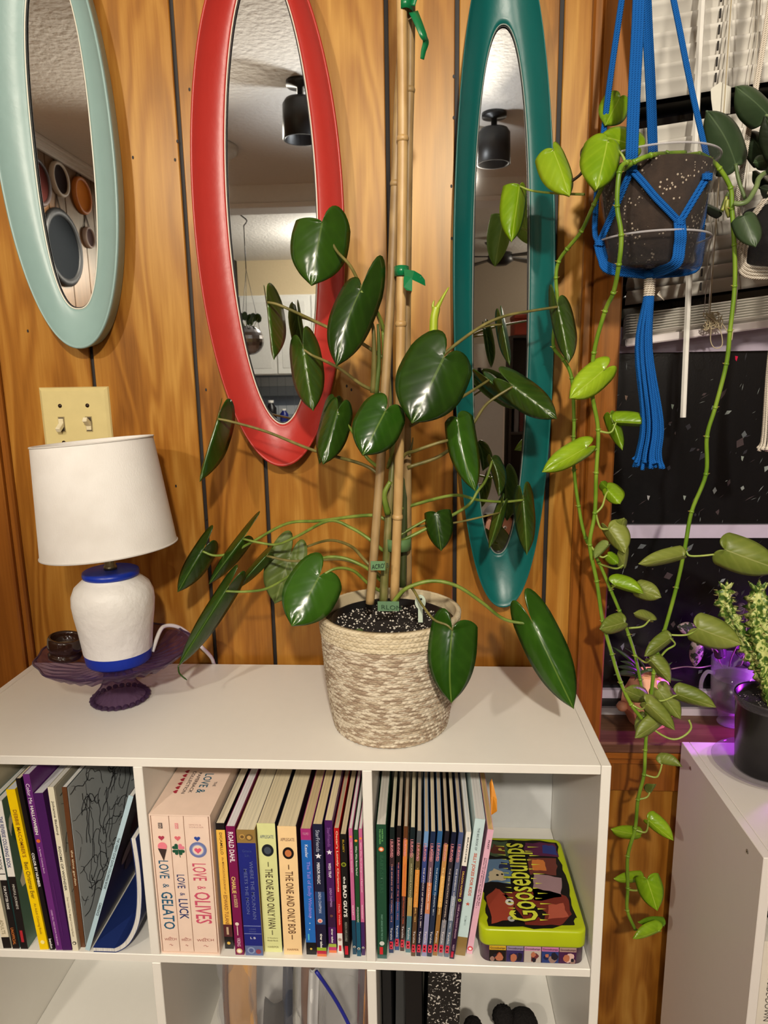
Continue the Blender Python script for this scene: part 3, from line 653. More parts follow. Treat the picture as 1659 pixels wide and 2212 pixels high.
book((613.5,2062,654,2063,598,1785.6,641,1785.6),[(0,1,(248,214,160))],'peach spined book with a small brown dog portrait',group=g2,page=(228,214,180),depth=.2,cover=(50,40,44),
  titles=[('APPLEGATE',.085,.11,.14,.88,(140,110,90),.01,'h'),('THE ONE AND ONLY BOB',.34,.83,.3,.72,(96,62,40),.01),('HARPER',.95,.965,.2,.82,(150,110,70),.01,'h')],
  art=arts(disc_art(.52,.2,.3,(22,14,14),(200,120,70),'emblem',1.2),disc_art(.55,.185,.11,(226,160,104)),rect_art(.47,.53,.29,.325,(130,100,70)),rect_art(.47,.53,.84,.875,(130,100,70))))
book((662,2063,684,2062,648,1792,672,1790),[(0,.085,(168,50,120)),(.085,.9,(30,104,190)),(.9,1,(14,14,18))],'bright blue spined paperback with a mermaid tail',group=g2,page=(214,190,146),depth=.18,
  titles=[('VOLUME 1',.025,.045,.2,.8,(220,160,190),0,'h'),('Kessler',.12,.22,.35,.65,(220,226,240)),('The Tail of Emily Windsnap',.25,.7,.35,.8,(140,130,220),.02)],art=arts(star_art(.6,.69,.08,(210,230,250)),star_art(.5,.74,.09,(210,230,250)),star_art(.45,.79,.09,(210,230,250)),disc_art(.5,.95,.12,(214,180,80)),rect_art(.25,.38,.83,.88,(90,190,210))))
book((685,2067,706,2066,674.7,1781,696.5,1781),[(0,.5,(26,30,58)),(.5,.75,(40,70,120)),(.75,.93,(24,20,52)),(.93,.955,(150,180,50)),(.955,.98,(190,40,70)),(.98,1,(222,120,70))],'navy spined paperback with a white star and wavy pages',group=g2,page=(226,206,160),depth=.17,
  titles=[('StarFriends',.04,.2,.3,.7,(170,176,196)),('MIRROR MAGIC',.28,.44,.3,.62,(230,230,240),.02),('LINDA CHAPMAN',.5,.66,.35,.65,(190,200,226)),('tiger tales',.82,.93,.3,.65,WH,.03)],art=arts(star_art(.5,.23,.36,(240,240,250)),disc_art(.45,.72,.26,(230,200,190),(236,130,120))))
book((710.6,2059,727.5,2058,699,1773,719.5,1773),[(0,.6,(72,26,92)),(.6,.8,(52,20,60)),(.8,.93,(74,24,94)),(.93,.955,(160,180,60)),(.955,.98,(190,40,110)),(.98,1,(226,120,70))],'violet spined paperback with a white star',group=g2,page=(232,216,176),depth=.17,
  titles=[('StarFriends',.05,.19,.3,.7,(140,90,160)),('WISH TRAP',.31,.42,.3,.65,(236,226,244),.02),('LINDA CHAPMAN',.5,.64,.35,.65,(190,150,210)),('tiger tales',.81,.92,.3,.65,WH,.03)],art=arts(star_art(.5,.23,.4,(240,236,250)),disc_art(.5,.71,.2,(110,70,60))))
book((729.6,2058,741,2058,721,1790,732.5,1789),[(0,.84,(188,28,32)),(.84,1,(232,226,220))],'thin red spined Christmas paperback',group=g2,page=(214,196,160),depth=.17,
  titles=[("Oscar's Lonely Christmas",.02,.5,.25,.75,(246,226,190),.01),('Holly Webb',.6,.77,.3,.75,(240,160,150))],art=arts(disc_art(.5,.89,.35,(170,140,130)),rect_art(.25,.75,.94,.985,(200,30,50))))
book((743,2069,756,2070,734,1802.5,748,1803),[(0,1,(20,20,20))],'thin black paperback with white jagged lettering and a green badge',group=g2,page=(218,200,164),depth=.165,
  titles=[('BLABEY',.04,.14,.35,.65,(180,150,40)),('the',.33,.39,.3,.7,WH,.02),('BAD GUYS',.4,.66,.2,.8,WH,.03),('MISSION UNPLUCKABLE',.7,.86,.3,.7,(150,150,140))],art=arts(disc_art(.45,.235,.42,(140,150,40),(60,64,20)),rect_art(.2,.75,.9,.97,(200,30,50))))
PEN=lambda: disc_art(.5,.935,.34,(240,232,220),(30,26,26))
book((762,2062,770,2062,752,1791,761.5,1790),[(0,.72,(200,104,150)),(.72,1,(16,66,92))],'thin pink paperback, first of the three with penguin discs',group=g2,page=(228,228,224),depth=.165,titles=[('Who Is Jane Goodall?',.1,.34,.3,.7,(244,220,230)),('EDLEY',.6,.68,.3,.7,(244,220,230))],art=arts(disc_art(.5,.06,.34,(240,140,60)),PEN()))
book((770.9,2066,780,2066,763,1793.6,773.5,1793),[(0,.72,(26,74,40)),(.72,1,(20,84,110))],'thin green paperback between two pink ones',group=g2,page=(230,230,228),depth=.165,titles=[('Who Was Rosa Parks?',.12,.35,.3,.7,(226,236,226)),('MCDONOUGH',.6,.72,.3,.7,(226,236,226))],art=arts(disc_art(.5,.08,.34,(240,150,60)),PEN()))
book((781,2064,790.3,2064,775,1791,783,1791),[(0,.73,(196,100,146)),(.73,1,(62,34,92))],'thin pink paperback against the divider',group=g2,page=(226,226,222),depth=.165,titles=[('What Was the Underground Railroad?',.1,.49,.3,.7,(244,220,230)),('MCDONOUGH',.59,.7,.3,.7,(244,220,230))],art=arts(disc_art(.5,.07,.34,(240,140,60)),PEN()))
# ---- right compartment
g3='survival story paperbacks in the right compartment'
book((815,2071,836,2071,811,1782,835.5,1782),[(0,.97,(28,74,52)),(.97,1,(60,96,92))],'dark green spined paperback with an orange badge at the divider',group='paperbacks in the right compartment',page=(226,222,212),depth=.2,
  titles=[('MARTIN &',.03,.12,.55,.7,(120,190,110)),('TELGEMEIER',.03,.14,.3,.45,(120,190,110)),('MARY ANNE SAVES THE DAY',.66,.86,.42,.6,(120,170,150)),('BABY-SITTERS',.22,.5,.35,.7,(44,92,66))],art=arts(disc_art(.5,.175,.28,(220,106,50),(244,220,196)),disc_art(.5,.88,.26,(210,214,206)),rect_art(.25,.6,.91,.965,(206,40,46))))
SURV=[((840,2059,850,2059,841,1788,853,1788),[(0,.1,(16,32,32)),(.1,.3,(60,40,46)),(.3,.6,(26,34,64)),(.6,1,(30,50,92))],'THE SINKING OF THE TITANIC, 1912','first of the survival paperbacks after the green one',(214,150,146)),
((852.5,2053,862,2053,856,1785.5,868,1784.5),[(0,.3,(22,18,20)),(.3,.6,(20,26,60)),(.6,1,(40,72,120))],'THE SINKING OF THE TITANIC, 1912','survival paperback with black top over blue sea',(214,120,130)),
((864,2055,873,2055,870.7,1786.6,882.5,1785.5),[(0,.1,(96,56,30)),(.1,.55,(214,130,60)),(.55,1,(70,50,46))],'THE SAN FRANCISCO EARTHQUAKE, 1906','survival paperback with orange fire down its spine',(214,96,60)),
((875.7,2058,886,2058,886,1788,897.5,1788.6),[(0,.2,(18,34,38)),(.2,.55,(104,100,70)),(.55,.7,(180,150,90)),(.7,1,(80,120,130))],'HURRICANE KATRINA, 2005','survival paperback in murky green and sand tones',(196,190,150)),
((887.5,2066,897,2066,900,1796,911.5,1796),[(0,.1,(78,84,90)),(.1,.3,(90,70,40)),(.3,.6,(214,140,60)),(.6,1,(92,64,40))],'THE BATTLE OF GETTYSBURG, 1863','survival paperback with golden brown battle sky',(236,190,110)),
((899,2066,908.5,2066,916,1798,926.5,1796),[(0,.12,(110,150,196)),(.12,.4,(56,70,130)),(.4,1,(28,24,52))],'THE ATTACKS OF SEPTEMBER 11, 2001','survival paperback with pale blue top over night blue',(226,214,214)),
((910.6,2066,921,2066,930,1799,941.5,1796),[(0,.15,(26,44,76)),(.15,.4,(110,84,100)),(.4,.65,(206,130,90)),(.65,1,(140,140,180))],'HURRICANE KATRINA, 2005','survival paperback fading from navy to coral and lilac',(244,224,214)),
((922,2067,933,2067,945.5,1797,956.5,1796),[(0,.12,(44,92,140)),(.12,.5,(30,70,110)),(.5,1,(30,44,70))],'THE JAPANESE TSUNAMI, 2011','survival paperback in sea blue tones',(200,214,230)),
((934.5,2065,944,2065,960,1797,972,1796),[(0,.1,(26,24,34)),(.1,.35,(190,140,80)),(.35,.6,(222,170,90)),(.6,1,(150,106,50))],'THE DESTRUCTION OF POMPEII','survival paperback with amber sky and dark top',(250,220,150)),
((946,2066.6,956,2066.6,975,1799.7,987,1798),[(0,.2,(18,26,50)),(.2,.7,(44,40,48)),(.7,1,(130,130,140))],'THE DESTRUCTION OF POMPEII, AD 79','survival paperback in charcoal with a grey foot',(206,190,176)),
((959,2068,969,2068,990.6,1799.7,1002,1799),[(0,.12,(70,84,126)),(.12,.5,(84,92,120)),(.5,.7,(150,160,176)),(.7,1,(96,110,130))],'THE BOMBING OF PEARL HARBOR, 1941','last of the survival paperbacks, slate blue')
]
for k,e_ in enumerate(SURV):
    px,bands,s_,lab=e_[:4]; tc=e_[4] if len(e_)>4 else (220,220,226)
    book(px,bands+[],lab,group=g3,page=((226,212,180),(206,190,166),(204,186,160))[k%3] if k not in (0,3) else (232,222,190),depth=.185,
      titles=[('I SURVIVED',.09,.23,.22,.72,(226,150,156),.02),(s_,.28,.28+.0145*len(s_),.3,.66,tc,.01),('Tarshis',.79,.89,.3,.7,(226,220,220),.01)],
      art=arts(rect_art(.12,.86,.905,.965,(214,48,72)),rect_art(.3,.55,.915,.93,(244,236,236)),rect_art(.35,.6,.945,.957,(240,170,180)),rect_art(.1,.2,.09,.23,(150,80,90))))
g4='taller paperbacks at the right end'
book((970.5,2072,981,2072,1005,1798,1020,1798),[(0,.26,(236,232,222)),(.26,1,(44,20,52))],'dark violet paperback with a white top leaning right',group=g4,page=(222,224,226),depth=.185,
  titles=[('BRANCHES',.04,.23,.4,.7,(40,36,40),.02),('DRAGON MASTERS',.3,.5,.3,.7,(230,190,90),.01),('CURSE of the SHADOW DRAGON',.56,.83,.35,.7,(196,160,180)),('WEST',.88,.93,.3,.7,(190,160,180))],art=arts(disc_art(.5,.525,.35,(180,190,60),(90,100,30)),rect_art(.2,.7,.94,.985,(190,30,60))))
book((983,2065,1005,2065,1025,1771,1050,1771),[(0,.86,(196,220,222)),(.86,1,(140,114,62))],'pale aqua joke book with a gold foot leaning right',group=g4,page=(222,222,220),depth=.19,
  titles=[('THE BIG BOOK OF',.06,.22,.4,.62,(70,76,80)),('SILLY JOKES FOR KIDS',.24,.55,.3,.7,(196,96,70),.03),('ROMAN',.7,.77,.4,.62,(150,170,172))],art=star_art(.5,.61,.24,(196,90,70)))
book((1007,2062,1020,2060,1052,1793,1068,1794),[(0,1,(226,176,196))],'pale pink paperback leaning against the lime tin',group=g4,page=(226,190,130),depth=.185,
  titles=[('PILKEY',.08,.15,.4,.7,(50,36,40),.02),('CAPTAIN UNDERPANTS and the Big, Bad',.22,.6,.5,.74,(40,30,34),.02),('Battle of the Bionic Booger Boy Part 1',.22,.62,.2,.42,(40,30,34),.02)],art=disc_art(.5,.955,.46,(206,40,60),(244,220,220)))
# sticky note sticking out of it
a=at(1064,1745,-.2); q=MB(); q.poly([a+Vector(v) for v in ((-.002,0,-.012),(.006,-.002,-.004),(.007,.012,.006),(.001,.03,.028),(-.002,.03,.02))],C((244,160,40),.6),.0005,(1,0,0)); o=q.build('paper_flap'); tag(o,'orange paper flap poking out beside the pale pink paperback','paper')
def rrect(x0,x1,y0,y1,r,n=6):
    P=[]
    for cx,cy,a0 in ((x1-r,y1-r,0),(x0+r,y1-r,PI/2),(x0+r,y0+r,PI),(x1-r,y0+r,1.5*PI)):
        for k in range(n+1): a=a0+PI/2*k/n; P.append((cx+r*math.cos(a),cy+r*math.sin(a)))
    return P
def loft(q,secs,m,cap_top=True,cap_bot=True,smooth=True):
    n=len(secs[0]); V=[p_ for s_ in secs for p_ in s_]
    F=[(i*n+j,i*n+(j+1)%n,(i+1)*n+(j+1)%n,(i+1)*n+j) for i in range(len(secs)-1) for j in range(n)]
    q.add(V,F,m,smooth)
    if cap_top: q.add(secs[-1],[tuple(range(n))],m)
    if cap_bot: q.add(secs[0],[tuple(range(n))[::-1]],m)
# ================================================================ lime tin
A=at(1041,2085,Z=ZR); B=at(1265,2090,Z=ZR); ty=max((A.y+B.y)/2,YF+.004)
tl=at(1035,2008,ty); tr=at(1271,2013,ty); tx0,tx1=tl.x+.001,tr.x-.001; ttop=(tl.z+tr.z)/2; zl=at(1150,2045,ty).z
bk=at(1218,1815,Z=ttop).y+.004; bk=min(bk,YB-.01)
r=thing('tin_box',((tx0+tx1)/2,(ty+bk)/2,ZR),'lime green lidded tin with dark monster artwork standing in the right compartment','tin')
LIME=textured('lime_tin',(170,186,20),.3,30,.1,.001); q=MB()
Rr=lambda i,z,rr=.012:[(x,y,z) for x,y in rrect(tx0+i,tx1-i,ty+i,bk-i,rr)]
loft(q,[Rr(.0045,ZR+.0004),Rr(.0022,ZR+.003),Rr(.0022,zl+.004)],C((70,44,66),.35)); body=pw(q.build('body'),r)
q=MB(); loft(q,[Rr(.0022,zl),Rr(.0002,zl),Rr(.0,zl+.002),Rr(0,ttop-.003),Rr(.0007,ttop-.0012),Rr(.0025,ttop-.0002),Rr(.004,ttop)],LIME); lid=pw(q.build('lid'),r)
q=MB(); P=Rr(.0018,zl-.0005); q.tube([Vector(p_) for p_ in P]+[Vector(P[0])],.0009,C((214,210,170),.25,.5,.6),6,False); pw(q.build('rolled_edge'),r)
TW,TD=tx1-tx0,bk-ty
def TP(u,v,k=0): return Vector((tx0+u*TW,ty+v*TD,ttop+.0003+.00012*k))
rr=random.Random(4)
def blob(pts,rgb,k,jag=0.0,rough=.4):
    P=[]
    for i in range(len(pts)):
        a,b=pts[i],pts[(i+1)%len(pts)]
        for t in (0,.25,.5,.75):
            j=rr.uniform(-jag,jag); j2=rr.uniform(-jag,jag); P.append(TP(a[0]+(b[0]-a[0])*t+j,a[1]+(b[1]-a[1])*t+j2,k))
    q=MB(); q.poly(P,C(rgb,rough)); return pw(q.build('printed_patch'),lid)
blob([(.09,.04),(.5,.02),(.88,.05),(.93,.14),(.92,.3),(.95,.5),(.93,.75),(.95,.95),(.6,.97),(.3,.96),(.08,.95),(.1,.7),(.07,.4),(.08,.2)],(14,12,12),0,.014)
blob([(.1,.3),(.12,.05),(.34,.1),(.36,.26),(.27,.36),(.2,.4)],(150,62,44),1,.01)
blob([(.24,.34),(.35,.26),(.44,.06),(.75,.05),(.9,.16),(.9,.34),(.6,.42),(.4,.37)],(112,42,32),1,.01)
blob([(.42,.2),(.62,.1),(.66,.17),(.46,.3)],(20,12,12),2,.01)
blob([(.66,.1),(.86,.14),(.84,.27),(.7,.24)],(170,84,64),2,.008)
blob([(.56,.28),(.84,.32),(.9,.52),(.62,.58),(.58,.42)],(150,122,128),1,.01)
blob([(.58,.56),(.86,.56),(.9,.74),(.6,.76)],(104,52,44),1,.012)
blob([(.62,.6),(.76,.6),(.76,.73),(.64,.73)],(196,116,56),2,.008)
blob([(.56,.78),(.92,.76),(.93,.93),(.6,.94)],(84,30,66),1,.012)
blob([(.76,.8),(.92,.79),(.92,.9),(.78,.91)],(44,54,120),2,.008)
blob([(.1,.46),(.36,.46),(.4,.58),(.38,.72),(.12,.72)],(96,128,160),1,.012)
blob([(.14,.47),(.32,.49),(.31,.57),(.22,.61),(.15,.56)],(200,188,156),2,.008)
blob([(.26,.62),(.4,.6),(.42,.68),(.3,.69)],(40,50,90),2,.008)
blob([(.11,.76),(.4,.76),(.4,.94),(.14,.95)],(66,84,60),1,.012)
blob([(.2,.8),(.36,.79),(.36,.88),(.24,.91)],(90,46,36),2,.01)
q=MB()
for u,v,s_,c_,k in ((.32,.26,.042,(206,208,204),3),(.31,.1,.035,(170,172,174),3),(.31,.84,.02,(190,180,90),4),(.24,.54,.014,(24,22,22),4),(.29,.55,.012,(24,22,22),4)):
    q.disc(TP(u,v,k),s_*TW,C(c_,.35),16)
    if k==3: q.disc(TP(u,v,5),s_*TW*.35,C((30,34,30),.35),12)
pw(q.build('printed_patch'),lid)
for dx,rgb,zz,bo in ((.012,(20,16,8),.0009,.035),(0,(206,214,66),.0012,.012)):
    o=text('Goosebumps',lid,C(rgb,.35),TP(.655,.075+(-.006 if dx else 0))+Vector((0,0,zz)),(0,1,0),(-1,0,0),TD*(.84+(.012 if dx else 0)),TW*.36,'lettering',bo)
    rr2=random.Random(9)
q=MB()   # drips running off the letters
for k in range(16):
    v=.09+k*.052; u=.635 if k%2 else .60; L=rr.uniform(.05,.11)*(1 if k%2 else .6)
    q.poly([TP(u-.02,v-.006,11),TP(u-.02,v+.008,11),TP(u+L,v+.003,11)],C((206,214,66),.35))
    q.poly([TP(.36,v-.005,11),TP(.36,v+.006,11),TP(.33-L*.7,v+.004,11)],C((206,214,66),.35))
pw(q.build('lettering_drip'),lid)
pc=[((22,18,16),(210,170,40),(130,52,30)),((54,44,96),(150,140,170),(40,36,70)),((190,180,170),(200,150,180),(110,50,54)),((40,60,120),(196,120,170),(24,34,80)),((70,30,70),(170,140,130),(214,180,170))]
for k in range(5):
    x0=tx0+.0125+(TW-.025)*k/5+.0006; x1=tx0+.0125+(TW-.025)*(k+1)/5-.0006; z0,z1=ZR+.0035,zl-.0015; yy=ty+.0021
    c0,c1,c2=pc[k]; q=MB(); q.box((x0,yy-.0006,z0),(x1,yy+.0002,z1),C(c0,.35)); q.box((x0,yy-.0008,z1-.0065),(x1,yy,z1),C(c1,.35)); 
    for j in range(5):
        cx,cz=rr.uniform(x0+.004,x1-.004),rr.uniform(z0+.004,z1-.011); s_=rr.uniform(.003,.0065)
        q.poly([(max(x0,min(x1,cx+s_*math.cos(a)*rr.uniform(.6,1))),yy-.0009-.0001*j,max(z0,min(z1-.007,cz+s_*1.3*math.sin(a)*rr.uniform(.6,1)))) for a in [i*PI/4 for i in range(8)]],C([c2,(150,120,110),(30,26,40),c2,(180,110,80)][j],.4))
    pw(q.build('printed_panel'),body)
    o=text('Goosebumps',body,C((60,24,40),.4),(x0+.001,yy-.0012,z1-.0055),(1,0,0),(0,0,1),x1-x0-.002,.0042,'lettering',.015)
# ================================================================ lower row of the shelf
Z2=ZR-CW-TB
PL=film('clear_bag',(200,200,205),.90,.2)
def crumple(name,label,x0,x1,y0,y1,h,seed,m,inner=None,zipc=None,top=None):
    r=thing(name,((x0+x1)/2,(y0+y1)/2,Z2),label,'bag','zip bags in the lower middle compartment'); rs=random.Random(seed)
    from mathutils import noise
    for s_ in (0,1):
        q=MB(); nx,nz=16,20; V=[]
        for j in range(nz+1):
            for i in range(nx+1):
                u,v=i/nx,j/nz; b=math.sin(PI*u)*math.sin(PI*min(1,v*1.1))*.5
                p_=Vector((x0+(x1-x0)*u,(y0+y1)/2+(y1-y0)*(b if s_ else -b),Z2+.001+h*v))
                n_=noise.noise_vector(Vector((u*3.1+seed,v*4.3,s_*9.)))
                p_+=Vector((n_.x*.010,n_.y*.018,n_.z*.006 if .02<v<.98 else 0)); p_.x=max(x0-.004,min(x1+.004,p_.x)); p_.y=max(YF+.004,min(YB-.012,p_.y)); p_.z=max(Z2+.0008,p_.z); V.append(p_)
        q.add(V,[(j*(nx+1)+i,j*(nx+1)+i+1,(j+1)*(nx+1)+i+1,(j+1)*(nx+1)+i) for j in range(nz) for i in range(nx)],m,True); pw(q.build('bag_film'),r)
    if zipc:
        q=MB(); P=[Vector((x0+(x1-x0)*u,y0-.001+.012*math.sin(3*u),Z2+h*(.99 if not top else top(u)))) for u in [k/10 for k in range(11)]]; q.tube(P,.0028,zipc,6); pw(q.build('zip'),r)
    if inner:
        for a,b,z0,z1,y_,mm in inner:
            q=MB(); nx=6; V=[]
            for j in range(nx+1):
                for i in range(nx+1):
                    u,v=i/nx,j/nx; V.append(Vector((a+(b-a)*u+.012*(v-.5),y_+.006*math.sin(5*u+seed)+.004*math.sin(7*v),Z2+.002+z0+(z1-z0)*v)))
            q.add(V,[(j*(nx+1)+i,j*(nx+1)+i+1,(j+1)*(nx+1)+i+1,(j+1)*(nx+1)+i) for j in range(nx) for i in range(nx)],mm,True); q.add([v+Vector((0,.004,0)) for v in V],[(j*(nx+1)+i,(j+1)*(nx+1)+i,(j+1)*(nx+1)+i+1,j*(nx+1)+i+1) for j in range(nx) for i in range(nx)],mm,True); pw(q.build('contents'),r)
    return r
XM=TB+CW+TB
TAN=C((196,150,96),.6); BRN=C((120,82,54),.6); SL=C((64,70,84),.5); DK=C((60,58,54),.6)
crumple('zip_bag','clear bag holding a tan card, leftmost of the lower middle compartment',XM+.045,XM+.105,-.25,-.20,.25,1,PL,[(XM+.058,XM+.105,.0,.235,-.225,TAN),(XM+.05,XM+.06,0,.24,-.222,BRN)])
crumple('zip_bag','clear bag of dark cards beside the tan one',XM+.108,XM+.168,-.29,-.22,.262,2,PL,[(XM+.118,XM+.15,0,.16,-.255,DK),(XM+.15,XM+.165,0,.245,-.25,SL)])
crumple('zip_bag','clear bag with brown folded paper in the lower middle compartment',XM+.170,XM+.212,-.26,-.20,.268,3,PL,[(XM+.175,XM+.20,0,.262,-.225,BRN),(XM+.185,XM+.20,0,.2,-.235,C((230,230,228),.5))])
crumple('zip_bag','clear bag with a slanting dark blue zip at the right divider',XM+.215,XM+.282,-.30,-.21,.258,4,PL,[(XM+.262,XM+.272,0,.25,-.22,C((90,24,40),.5)),(XM+.272,XM+.279,0,.23,-.235,C((214,140,50),.5))],C((34,40,140),.4),lambda u:1.04-.62*u)
XR=XM+CW+TB
def slab(name,label,cat,a,b,m,lean=0,stuff=None,group=None):
    r=thing(name,((a[0]+b[0])/2,(a[1]+b[1])/2,a[2]+abs(lean)*(b[0]-a[0])/2),label,cat,group,(0,lean,0)); q=MB(); w_,d_,h_=(b[0]-a[0])/2,(b[1]-a[1])/2,b[2]-a[2]
    q.box((-w_,-d_,.0005),(-w_+.002,d_,h_),m,.0005); q.box((w_-.002,-d_,.0005),(w_,d_,h_),m,.0005); q.box((-w_+.001,-d_,.0005),(w_-.001,-d_+.0016,h_),m,.0005); q.build('cover',r)
    q=MB(); q.box((-w_+.0021,-d_+.002,.003),(w_-.0021,d_-.003,h_-.003),pagemat((206,204,198))); q.build('pages',r); return r
slab('notebook','black notebook against the divider in the lower right compartment','notebook',(XR+.004,-.26,Z2),(XR+.017,-.06,Z2+.255),C((30,32,34),.4))
slab('notebook','grey black binder beside the first notebook','notebook',(XR+.019,-.24,Z2),(XR+.034,-.05,Z2+.262),C((70,72,72),.35),.02)
slab('notebook','plain black thick binder in the lower right compartment','notebook',(XR+.038,-.275,Z2),(XR+.062,-.06,Z2+.266),C((16,15,15),.5))
m,t,b=new_mat('speckled_board'); tc,n,g=nodes(t,'ShaderNodeTexCoord','ShaderNodeTexNoise','ShaderNodeMath'); n.inputs['Scale'].default_value=300; n.inputs['Detail'].default_value=2; g.operation='GREATER_THAN'; g.inputs[1].default_value=.62
t.links.new(tc.outputs['Object'],n.inputs['Vector']); t.links.new(n.outputs['Fac'],g.inputs[0]); rm=ramp(t,[(.4,(28,27,26)),(.6,(200,196,188))]); t.links.new(g.outputs[0],rm.inputs[0]); t.links.new(rm.outputs[0],b.inputs['Base Color']); b.inputs['Roughness'].default_value=.4
slab('notebook','black composition notebook with white speckles','notebook',(XR+.064,-.285,Z2),(XR+.11,-.07,Z2+.266),m,.03)
FUZ=textured('black_fuzz',(26,23,22),.9,260,1,.004,.2,.4)
def fuzzy(name,label,c,R_,seed,ribs=0):
    from mathutils import noise
    r=thing(name,(c[0],c[1],Z2),label,'soft toy' if 0 else 'pom-pom','black fluffy balls in the lower right compartment'); q=MB(); V=[];n1,n2=20,28
    for i in range(n1+1):
        th=PI*i/n1
        for j in range(n2):
            ph=2*PI*j/n2; d=Vector((math.sin(th)*math.cos(ph),math.sin(th)*math.sin(ph),math.cos(th))); k=1+.10*noise.noise(d*5+Vector((seed,0,0)))+(.06*math.sin(14*ph+10*th) if ribs else 0)
            V.append(Vector(c)+d*R_*k)
    F=[(i*n2+j,i*n2+(j+1)%n2,(i+1)*n2+(j+1)%n2,(i+1)*n2+j) for i in range(n1) for j in range(n2)]
    q.add(V,F,FUZ,True); pw(q.build('ball'),r); q=MB(); q.lathe([(0,.0006),(R_*.5,.0006),(R_*.42,.004),(R_*.3,c[2]-Z2-R_*.5)],FUZ,16,(c[0],c[1],Z2)); pw(q.build('base'),r); return r
def hat(px,py,Y,R_,label,seed,ribs=0):
    p_=at(px,py,Y); return fuzzy('pompom',label,(p_.x,Y,p_.z-R_),R_,seed,ribs)
hat(1022,2201,-.2,.015,'small black fluffy ball beside the speckled notebook',1)
hat(1087,2177,-.16,.017,'ribbed black fluffy ball between two smooth ones',2,1)
hat(1130,2186,-.155,.025,'largest black fluffy ball at the right of the lower compartment',3)

# ================================================================ glass stand, lamp, tealight holder
AM=glass('amethyst_glass',(196,176,204),.03,1.5)
sc=(.213,-.152,H+.0005)
r=thing('cake_stand',sc,'scalloped purple glass pedestal stand carrying the small lamp','glass stand')
ZP=.0535
m=film('stand_glass',(96,70,104),.93,.03,(.72,.64,.75,1),.5)
q=MB(); q.lathe([(.0,.010),(.020,.010),(.034,.0045),(.040,.001),(.0405,0),(.042,.0015),(.041,.006),(.035,.013),(.027,.022),(.0215,.034),(.020,.046),(.022,.054),(.026,ZP-.001),(0,ZP-.001)],m,144,sc,True,None,(24,.035)); pw(q.build('pedestal'),r)
q=MB(); n=256; prof_=[(0,ZP),(.03,ZP),(.06,ZP+.003),(.090,ZP+.012),(.108,ZP+.024),(.1105,ZP+.0275),(.1085,ZP+.029),(.088,ZP+.018),(.058,ZP+.009),(.03,ZP+.006),(0,ZP+.006)]
V=[]
for i,(rad,z) in enumerate(prof_):
    for j in range(n):
        a=2*PI*j/n; k=max(0,(rad-.03)/.08); dz=.0026*math.cos(32*(a+1.1*k))*min(1,k*2)*(1 if k<.85 else .25); rr_=rad*(1+.018*math.cos(12*a)*k)
        V.append(Vector(sc)+Vector((rr_*math.cos(a),rr_*math.sin(a),z+dz)))
q.add(V,[(i*n+j,i*n+(j+1)%n,(i+1)*n+(j+1)%n,(i+1)*n+j) for i in range(len(prof_)-1) for j in range(n)],m,True); pw(q.build('plate'),r)
DG=film('stand_edge',(70,48,78),.5,.04,(.6,.5,.64,1),.6)
q=MB(); P=[Vector(sc)+Vector((.1100*(1+.018*math.cos(12*a))*math.cos(a),.1100*(1+.018*math.cos(12*a))*math.sin(a),ZP+.0282)) for a in [2*PI*k/128 for k in range(129)]]; q.tube(P,.0017,DG,8,False); pw(q.build('plate_rim'),r)
q=MB()
for k in range(26):
    a=2*PI*k/26; c_=Vector(sc)+Vector((.0405*math.cos(a),.0405*math.sin(a),.0042)); q.lathe([(0,-.0038),(.0035,-.002),(.0044,.0),(.0035,.002),(0,.0038)],DG,10,c_)
pw(q.build('beaded_foot'),r)
LZ=sc[2]+ZP+.0065
# lamp
lc=Vector((.2135,-.145,LZ))
r=thing('table_lamp',lc,'small table lamp with white drum shade and white and blue jar base','lamp')
WHT=textured('hand_painted_white',(236,234,230),.42,55,.55,.004,.4,.02); BLU=textured('blue_paint',(16,52,170),.35,30,.2,.002)
KX,KZ=1.09,1.125
SCL=lambda P: [(a*KX,b*KZ) for a,b in P]
q=MB(); q.lathe(SCL([(0,0),(.041,0),(.0435,.003),(.0445,.012),(.0455,.017)]),BLU,48,lc); pw(q.build('base_band'),r)
q=MB(); q.lathe(SCL([(.0455,.017),(.047,.03),(.0495,.05),(.0525,.068),(.0542,.084),(.0535,.096),(.049,.107),(.041,.114),(.036,.118),(.035,.121)]),WHT,48,lc); pw(q.build('jar_body'),r)
q=MB(); q.lathe(SCL([(0,.119),(.0335,.119),(.0365,.120),(.0372,.1235),(.0365,.127),(.034,.1282),(0,.1288)]),BLU,48,lc); pw(q.build('lid'),r)
q=MB(); q.lathe([(0,.1445),(.0095,.1445),(.0095,.150),(.008,.151),(.0085,.177),(.0125,.179),(.0125,.205),(0,.205)],C((150,140,110),.3,.5,.9),20,lc); pw(q.build('neck'),r)
m,t,b=new_mat('lampshade_linen'); tc,wv,n_,bp=nodes(t,'ShaderNodeTexCoord','ShaderNodeTexNoise','ShaderNodeTexNoise','ShaderNodeBump')
mp=t.nodes.new('ShaderNodeMapping'); mp.inputs['Scale'].default_value=(1200,1200,160); t.links.new(tc.outputs['Object'],mp.inputs[0]); t.links.new(mp.outputs[0],wv.inputs[0]); wv.inputs['Scale'].default_value=1; t.links.new(wv.outputs['Fac'],bp.inputs['Height']); bp.inputs['Strength'].default_value=.25; bp.inputs['Distance'].default_value=.001; t.links.new(bp.outputs[0],b.inputs['Normal'])
